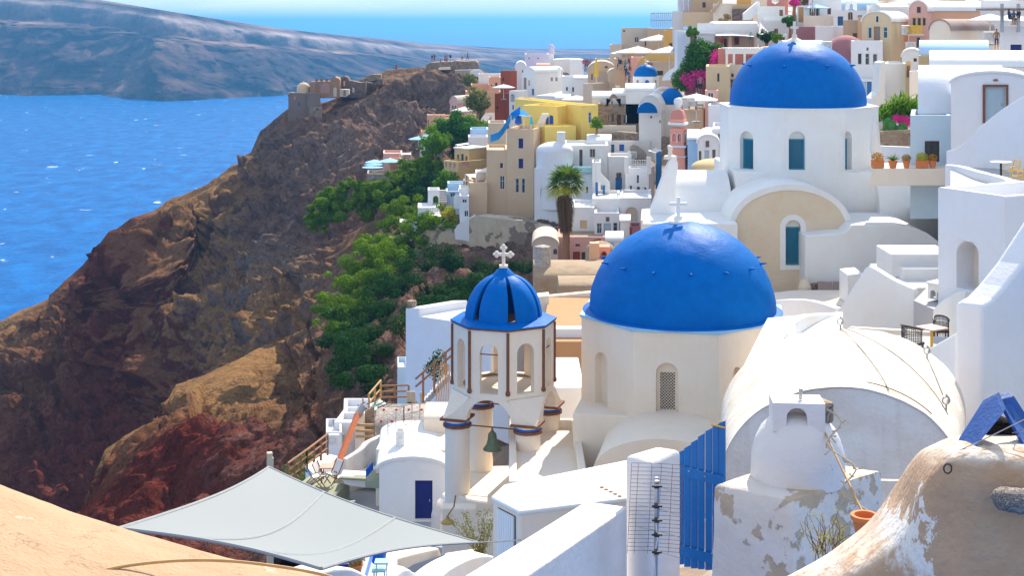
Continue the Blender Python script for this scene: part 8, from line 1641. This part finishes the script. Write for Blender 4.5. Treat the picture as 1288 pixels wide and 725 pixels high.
H('pale ruined vault joined to the orange facade', 240, 390, None, 290, 400, 327, a=0, dep=4, mat='ruin_pale', roof='vL', rise=42); H('brown stone house under the pale ruined vault', 262, 410, None, 400, 520, 326, a=0, dep=3, mat='rubble', rmat='beige', wins=[('L', 'o', 345, 425, 362, 445, 'shade_inside')])
H('small crumbling stub at the left cliff point', 25, 110, None, 275, 420, 331, a=0, dep=3, mat='ruin_pale', roof='vL', rise=30)
R_(380, 0, 4.53)
ruin('round castle bastion of brown stone where visitors stand', [(705, 410), (705, 372), (730, 358), (790, 352), (860, 350), (870, 346), (930, 350), (985, 346), (1003, 356), (1005, 400), (1000, 440), (900, 430), (800, 400)], 'rubble', 343, 9)
ruin('stone retaining wall below the castle bastion', [(870, 400), (1005, 395), (1000, 470), (940, 460), (870, 425)], 'pumice_wall', 338, 3, holes=[(906, 452, 922, 488, False, 'white')])
ruin('white lookout ledge on the castle bastion', [(775, 398), (778, 386), (842, 382), (845, 396)], 'cream', 341, 2); ruin('white handrail wall stepping down from the castle', [(950, 430), (960, 405), (1010, 395), (1040, 420), (1010, 440)], 'white_lav', 336, 1)
ruin('square stone hut ruin halfway to the castle', [(362, 470), (362, 432), (400, 424), (448, 424), (448, 450), (400, 462)], 'rubble', 340, 4)
# ============ trees and plants ============
def tree(label, px, py, Y, h, r, leaf, n, seed, sz=.25, name='tree', cat='tree', clumps=26, squash=.8):
    b = P(X_(px), Y_(py), Y); root = empty(name, b, label, cat); rg = np.random.default_rng(seed); q = MB(); c0 = np.array(b)+np.array([0, 0, h-r*squash])
    q.tube([b-Vector((0, 0, 1.5)), b+Vector((.1, 0, h*.4)), b+Vector((0, 0, h*.75))], [.22, .16, .08], 7); cs = []
    for k in range(clumps):
        d = rg.normal(size=3); d /= np.linalg.norm(d); p = c0+d*np.array([r, r, r*squash])*(.35+.5*rg.random()); cs.append(p)
        if k % 3 == 0: q.tube([b+Vector((0, 0, h*.4)), (b+Vector((0, 0, h*.4))).lerp(Vector(p), .6), Vector(p)], [.09, .06, .03], 5)
    q.build('trunk', MATS['wood'], root); V, Fc = leaf_cloud(cs, np.array([[r*(.22+.2*rg.random())]*3 for _ in cs]), n, sz, seed=seed, flat=.55); quads_obj('crown', V, Fc, MT(leaf), root); return root
R_(0, 0, 1)
tree('big round dark green tree above the ochre house', 574, 190, 228, 6.5, 3.7, 'leaf_green', 9000, 3, .22, clumps=34); tree('grey green bush beside the round tree, under the red brown house', 597, 175, 240, 4.0, 2.6, 'leaf_bright', 5000, 4, .2, 'shrub', 'shrub')
tree('loose olive tree under the castle hill', 600, 152, 262, 6, 3.0, 'leaf_olive', 3500, 5, .25); tree('small dark bush on the castle slope', 592, 108, 320, 3, 2.0, 'leaf_olive', 1200, 6, .3, 'shrub', 'shrub')
tree('bright bush at the foot of the pavilion steps', 560, 238, 205, 3, 2.0, 'leaf_bright', 3000, 9, .2, 'shrub', 'shrub'); tree('tall light green bush below the upper blue parasols', 548, 200, 222, 5.5, 2.8, 'leaf_bright', 5000, 10, .2, 'shrub', 'shrub')
tree('small yellow flowering bush on the white planter terrace', 565, 274, 180, 1.5, 1.3, 'leaf_yellow', 1500, 12, .14, 'shrub', 'shrub')
tree('climbing green plant on the yellow house corner', 750, 165, 183, 1.8, 1.0, 'leaf_bright', 900, 13, .14, 'shrub', 'shrub')
# bougainvillea slope
R_(800, 0, 4.835)
bg_ = empty('bougainvillea', P(X_(370), Y_(540), 165), 'large green bougainvillea with magenta blossom spilling down the upper village', 'bougainvillea'); rg = np.random.default_rng(5); cs = []; q = MB()
for x, y in ((390, 300), (430, 310), (470, 320), (360, 340), (400, 345), (440, 350), (340, 385), (380, 390), (420, 395), (320, 425), (360, 430), (400, 440), (290, 460), (330, 465), (260, 480), (300, 490), (345, 310), (490, 305), (370, 460), (275, 505), (385, 290)): cs.append(tuple(P(X_(x), Y_(y), 160+rg.random()*3)))
V, Fc = leaf_cloud(cs, np.full((len(cs), 3), 1.0)*(.8+.5*rg.random((len(cs), 1))), 14000, .15, seed=5, flat=.6); quads_obj('leaves', V, Fc, MATS['leaf_green'], bg_)
V, Fc = leaf_cloud([tuple(P(X_(x), Y_(y), 158.5)) for x, y in ((470, 400), (450, 430), (380, 455), (350, 460), (420, 460), (480, 350), (300, 475), (500, 330), (330, 505))], np.full((9, 3), .75), 1500, .11, seed=6, flat=.4); quads_obj('blossom', V, Fc, MATS['leaf_pink'], bg_)
for a, b in (((370, 530), (330, 420)), ((380, 530), (420, 380)), ((370, 530), (300, 480))): MB().tube([P(X_(a[0]), Y_(a[1]), 163), P(X_(b[0]), Y_(b[1]), 162)], [.15, .06], 6).build('branch', MATS['wood'], bg_)
ruin('dark red wall in the shade behind the bougainvillea', [(300, 480), (420, 460), (470, 400), (500, 340), (520, 420), (520, 580), (300, 580)], 'mauve', 164, 1, name='wall', cat='wall')
for x, y, Y, h, r, lf, lb in ((960, 30, 176, 3.2, 2.0, 'leaf_olive', 'loose olive tree by the pinkish house near the top edge'), (1020, 12, 178, 2.6, 1.8, 'leaf_green', 'green flowering shrub at the top edge above the orange door'), (1070, 10, 179, 2.0, 1.6, 'leaf_pink', 'pink blossom shrub touching the top edge'), (935, 190, 169, 1.8, .9, 'leaf_green', 'potted shrub by the brown window of the flat white house'), (340, 260, 163, 2.2, .9, 'leaf_bright', 'bright plant in front of the blue oval window pavilion'), (790, 280, 163, 2.4, 1.3, 'leaf_dark', 'dark green shrub under the pointed sail tent'), (850, 285, 159, 1.6, .8, 'leaf_bright', 'green shrub by the brown canopy courtyard'), (960, 75, 173, 1.8, .8, 'leaf_pink', 'pink blossom cluster left of the orange wooden door'), (540, 135, 175, 1.2, .9, 'leaf_dry', 'rusty roof planting above the cream awning')): tree(lb, x, y, Y, h, r, lf, 1400, int(x), .13, 'shrub', 'shrub', clumps=12)
R_(1030, 0, 4.833)
# garden right of the rear dome
gd = empty('garden_shrub', P(X_(470), Y_(800), 100), 'lush green oleander with long leaves right of the rear dome', 'shrub'); q = MB(); rg = random.Random(2)
for k in range(420):
    bx, by = rg.choice(((480, 660), (440, 690), (540, 650), (570, 670), (400, 700), (510, 620), (460, 640), (590, 640))); p0 = P(X_(bx+rg.uniform(-30, 30)), Y_(by+rg.uniform(-25, 30)), 99+rg.uniform(-.8, .8)); el = rg.uniform(-.1, 1.4); a = rg.uniform(0, 2*PI); l = rg.uniform(.5, 1.1); d = Vector((math.cos(a)*math.cos(el), math.sin(a)*math.cos(el), math.sin(el))); s = d.cross(Vector((.1, .3, 1))).normalized()*.055
    q.add([p0, p0+d*l*.5+s, p0+d*l-Vector((0, 0, l*.15)), p0+d*l*.5-s], [(0, 1, 2, 3)])
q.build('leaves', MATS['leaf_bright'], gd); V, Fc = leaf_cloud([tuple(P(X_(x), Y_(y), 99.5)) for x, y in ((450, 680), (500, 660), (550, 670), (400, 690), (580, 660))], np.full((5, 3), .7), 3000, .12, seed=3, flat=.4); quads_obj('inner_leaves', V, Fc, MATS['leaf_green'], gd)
V, Fc = leaf_cloud([tuple(P(X_(x), Y_(y), 98)) for x, y in ((470, 720), (500, 722), (530, 728), (545, 745), (510, 740), (480, 728))], np.full((6, 3), .34), 1600, .055, seed=4, flat=.3); tag(quads_obj('flowering_shrub', V, Fc, MATS['leaf_pink']), 'magenta flowering shrub under the oleander', 'shrub')
cc = empty('cactus', P(X_(430), Y_(860), 97), 'prickly pear cactus with flat green pads below the oleander', 'cactus')
for k in range(26):
    c = P(X_(385+rg.random()*130), Y_(740+rg.random()*100), 97+rg.random()); a = rg.uniform(-.7, .7); q = MB(); q.lathe([(0, -.05), (.2, -.035), (.3, 0), (.2, .035), (0, .05)], (0, 0, 0), 14, sy=1.25); M_ = Matrix.Translation(c) @ Matrix.Rotation(rg.uniform(-.6, .6), 4, 'Z') @ Matrix.Rotation(PI/2+rg.uniform(-.3, .3), 4, 'X') @ Matrix.Rotation(a, 4, 'Z'); q.v = [tuple(M_ @ Vector(v)) for v in q.v]; q.build('pad', paint('cactus_green', (.05, .20, .03), .6), cc, smooth=True)
pslab('garden wall of rough stone behind the flower pots', 'rubble', [(345, 800), (560, 790), (560, 900), (345, 900)], (345, 96, 560, 96), .5, bev=0); pslab('pale wall strip under the garden, behind the flower pots', 'white_lav', [(325, 885), (560, 895), (560, 1010), (325, 1010)], (325, 88, 560, 88), .4, bev=0)
um = empty('parasol', P(X_(342), Y_(940), 86), 'folded cream parasol beside the drum of the rear church', 'parasol'); b0 = P(X_(342), Y_(930), 86); MB().lathe([(.03, 0), (.34, .15), (.28, 1.2), (.12, 2.3), (0, 2.6)], b0, 10).build('canopy', MATS['canvas'], um); MB().tube([b0-Vector((0, 0, .5)), b0+Vector((0, 0, 2.7))], .03, 6).build('pole', MATS['light_frame'], um)
# palm
def palm():
    R_(640, 250, 5.575); b = P(X_(395), Y_(440), 146); top = P(712, 232, 146); root = empty('palm_tree', b, 'tall fan palm with a shaggy brown skirt of dead fronds', 'palm tree'); rg = random.Random(9)
    q = MB(); q.tube([b-Vector((0, 0, 2)), b.lerp(top, .5)+Vector((.1, 0, 0)), top], [.42, .36, .3], 12); q.build('trunk', MATS['wood'], root)
    def frond(d, l, w, m, droop, at=top):
        q = MB(); st = at+d*l*.38; q.tube([at, st], .03, 4); side = d.cross(Vector((0, 0, 1))); side = side.normalized() if side.length > .05 else Vector((1, 0, 0)); upv = side.cross(d)
        for k in range(17):
            t = (k-8)/8*1.5; v = (d*math.cos(t)+side*math.sin(t)).normalized(); e = st+v*l*.62*(1-.25*abs(t)/1.5)-Vector((0, 0, droop*rg.uniform(.6, 1.2))); wv = v.cross(upv).normalized()*w; md = st.lerp(e, .55)+Vector((0, 0, droop*.25)); q.add([st, md+wv, e, md-wv], [(0, 1, 2, 3)])
        q.build('frond' if m != 'leaf_dead' else 'dead_frond', MATS[m], root)
    for k in range(34):
        a = k*2.4; el = 1.3-1.75*(k/34); d = Vector((math.cos(a)*math.cos(el), math.sin(a)*math.cos(el), math.sin(el))); frond(d, 2.5+rg.random()*.6, .085, 'leaf_palm' if k < 27 else 'leaf_yellow', .6)
    for k in range(44):
        a = k*2.1; at = top-Vector((0, 0, .3+k*.085)); d = Vector((math.cos(a)*.55, math.sin(a)*.55, -1)).normalized(); frond(d, 2.2-k*.02, .06, 'leaf_dead', .35, at)
foliage('leaf_palm', (.05, .12, .01), (.16, .24, .03)); foliage('leaf_dead', (.12, .07, .035), (.26, .17, .09)); palm(); R_(0, 0, 1)
# green cover on the slopes: too dense to count
def cover(name, blobs, n, sz, leaf, seed):
    rg = np.random.default_rng(seed); cs, rs = [], []
    for x, y, Y, r in blobs:
        for k in range(15): cs.append(tuple(np.array(P(x+rg.normal()*r*F/Y*.6, y+rg.normal()*r*F/Y*.4+2, Y+rg.normal()*.9)))); rs.append([r*(.17+.31*rg.random()**1.5)]*3)
    V, Fc = leaf_cloud(cs, np.array(rs)*np.array([1, 1, .75]), n, sz, seed=seed, flat=.8, up=.6); return tag(quads_obj(name, V, Fc, MT(leaf)), kind='stuff')
foliage('bush_bright', (.04, .12, .006), (.22, .34, .01), (.07, .16, .01)); foliage('bush_dark', (.010, .04, .010), (.03, .09, .015))
cover('green_scrub', [(403, 268, 226, 1.9), (410, 255, 226, 2), (422, 245, 226, 2), (436, 238, 225, 2.2), (400, 280, 224, 1.5), (455, 252, 222, 2), (470, 240, 222, 2.4), (446, 230, 224, 1.6), (488, 236, 222, 2.4), (505, 234, 221, 2.4), (430, 262, 222, 3), (520, 216, 223, 2.4), (514, 226, 221, 2.4), (530, 225, 220, 2.8), (545, 213, 221, 2.6), (500, 242, 218, 2.2), (538, 200, 226, 2.2), (527, 210, 226, 1.8)], 60000, .2, 'bush_bright', 41)
cover('green_scrub', [(508, 270, 196, 2.2), (515, 262, 196, 2.4), (498, 285, 194, 2.2), (488, 300, 190, 2.3), (522, 285, 188, 2.2), (540, 280, 184, 2.3), (533, 292, 182, 2.2), (475, 312, 186, 2.2), (495, 315, 184, 2.4), (510, 310, 182, 2.4), (470, 330, 180, 2.6), (455, 345, 178, 2.6), (485, 335, 178, 2.8), (505, 330, 176, 2.6), (440, 362, 174, 2.4), (460, 362, 172, 2.8), (550, 275, 180, 1.6), (565, 278, 179, 1.2), (425, 385, 168, 2.2), (432, 400, 166, 2.2), (445, 385, 168, 2.4), (420, 410, 163, 2), (480, 355, 172, 2.6)], 70000, .15, 'bush_bright', 42)
cover('dark_scrub', [(520, 345, 166, 3), (545, 345, 164, 3), (570, 342, 163, 3), (595, 345, 162, 3), (620, 348, 160, 3), (645, 350, 158, 3), (500, 360, 164, 3), (530, 370, 158, 3), (560, 370, 154, 3), (480, 385, 158, 3), (505, 395, 152, 3), (530, 395, 148, 3), (460, 405, 158, 3), (480, 420, 148, 3), (500, 430, 140, 3), (440, 430, 156, 2.8), (460, 440, 146, 2.8), (480, 455, 136, 2.6), (445, 460, 142, 2.4), (465, 475, 132, 2.4), (490, 480, 126, 2), (430, 445, 150, 2.2), (640, 375, 150, 3), (660, 390, 140, 3), (590, 365, 156, 3), (555, 395, 145, 3), (610, 380, 148, 3), (500, 500, 118, 1.6)], 90000, .15, 'bush_dark', 43)
cover('dark_scrub', [(560, 215, 216, 3), (545, 235, 214, 3), (565, 235, 212, 3), (552, 250, 208, 2.6), (530, 240, 214, 2.4), (540, 255, 205, 2.2), (585, 190, 224, 2.6)], 22000, .17, 'bush_dark', 44)
cover('dry_scrub', [(378, 590, 78, .7), (385, 580, 79, .7), (372, 600, 76, .7), (392, 576, 80, .5)], 4000, .07, 'leaf_olive', 45)
# ============ people ============
R_(620, 0, 5.18); rp = random.Random(12)
cols = [(.6, .03, .04), (.05, .1, .4), (.7, .7, .7), (.02, .02, .03), (.5, .1, .3), (.1, .35, .4), (.75, .6, .2), (.4, .05, .05), (.2, .25, .5)]
names = ['red', 'dark blue', 'white', 'black', 'magenta', 'teal', 'yellow', 'maroon', 'slate blue']
spots = [(590, 450, 268, 0), (602, 452, 267, 7), (614, 448, 268, 3), (626, 450, 267, 4), (638, 446, 268, 5), (646, 452, 267, 2)]
for i, (x, y, Y, c) in enumerate(spots): person('visitor in a %s top on the crowded roof behind the courtyards' % names[c], x, y, Y, cols[c], i % 2, rp.random()*6, 'visitors on the crowded roof', 1.15)
spots = [(866, 570, 206, 4), (876, 572, 205, 6), (886, 560, 207, 8), (880, 540, 209, 1), (868, 520, 212, 3), (892, 505, 214, 7), (876, 490, 216, 2), (862, 470, 219, 5), (886, 450, 221, 0), (820, 455, 222, 1), (832, 460, 221, 3), (810, 450, 224, 8)]
for i, (x, y, Y, c) in enumerate(spots): person('walker in a %s top, %s along the village street' % (names[c], ['nearest left', 'nearest right', 'second row', 'third row', 'fourth row', 'fifth row', 'sixth row', 'seventh row', 'farthest', 'left middle', 'left front', 'left far'][i]), x, y, Y, cols[c], i % 2, rp.random()*6, 'walkers in the village street', 1.15)
R_(380, 0, 4.53)
for i, (x, y, c, lb) in enumerate(((740, 358, 1, 'at the left end of'), (754, 356, 7, 'second from the left on'), (790, 385, 4, 'on the white ledge of'), (815, 362, 7, 'near the middle of'), (826, 360, 0, 'just right of the middle of'), (845, 356, 3, 'right of centre on'), (912, 348, 2, 'beside the wall on'), (944, 348, 0, 'tallest at the right of'), (1004, 420, 8, 'on the steps right of'), (942, 425, 1, 'below'), (536, 410, 0, 'alone on the ridge left of'), (958, 440, 5, 'on the path under'))): person('visitor in a %s top %s the castle bastion' % (names[c], lb), x, y, 341, cols[c], i % 2, rp.random()*6, 'visitors on the castle hill', 1.25)
R_(800, 0, 4.835)
person('woman in a pink dress raising the view on the terrace below the bougainvillea', 392, 566, 158, (.75, .25, .45), 0, 0, None, 1.2); person('man in a dark blue shirt beside the woman in pink', 374, 560, 158.5, (.03, .08, .3), 0, 0, None, 1.15)
person('person in a white shirt standing in the shaded doorway under the blue parasol', 1074, 94, 171.5, (.7, .75, .8), 0, 0, None, 1.1); person('waiter in a teal shirt under the cream awning', 698, 290, 166, (.05, .4, .4), 0, 0, None, 1.1); person('seated guest in a red top under the cream awning', 520, 296, 165.5, (.5, .05, .04), 2, 0, None, 1.2)
R_(1030, 0, 4.833)
person('guest in black leaning on the roof bar, left one', 1158, 152, 112.6, (.03, .03, .04), 2, 1.5, 'guests at the roof bar', 1.1); person('guest in black leaning on the roof bar, right one', 1215, 152, 112.6, (.04, .03, .03), 2, -1.5, 'guests at the roof bar', 1.1); person('guest in blue between the two in black at the roof bar', 1185, 153, 113.2, (.1, .2, .5), 2, 0, 'guests at the roof bar', 1.0)
person('bare shouldered person on the path beside the roof bar', 1080, 300, 116, (.48, .27, .18), 0, 0, None, 1.0)
# ------------------------------------------------------------------ air
hz = MB().box((0, (R_SEA-3500)/2, 94), (2*R_SEA+400, R_SEA+4000, 192)).build('haze', [], None)
m = bpy.data.materials.new('haze_air'); m.use_nodes = True; nt = m.node_tree; nt.nodes.clear()
o_ = nt.nodes.new('ShaderNodeOutputMaterial'); pv = nt.nodes.new('ShaderNodeVolumePrincipled')
pv.inputs['Color'].default_value = (.13, .42, .88, 1); pv.inputs['Density'].default_value = .00015; pv.inputs['Anisotropy'].default_value = .5
nt.links.new(pv.outputs[0], o_.inputs['Volume']); hz.data.materials.append(m); tag(hz, kind='stuff')
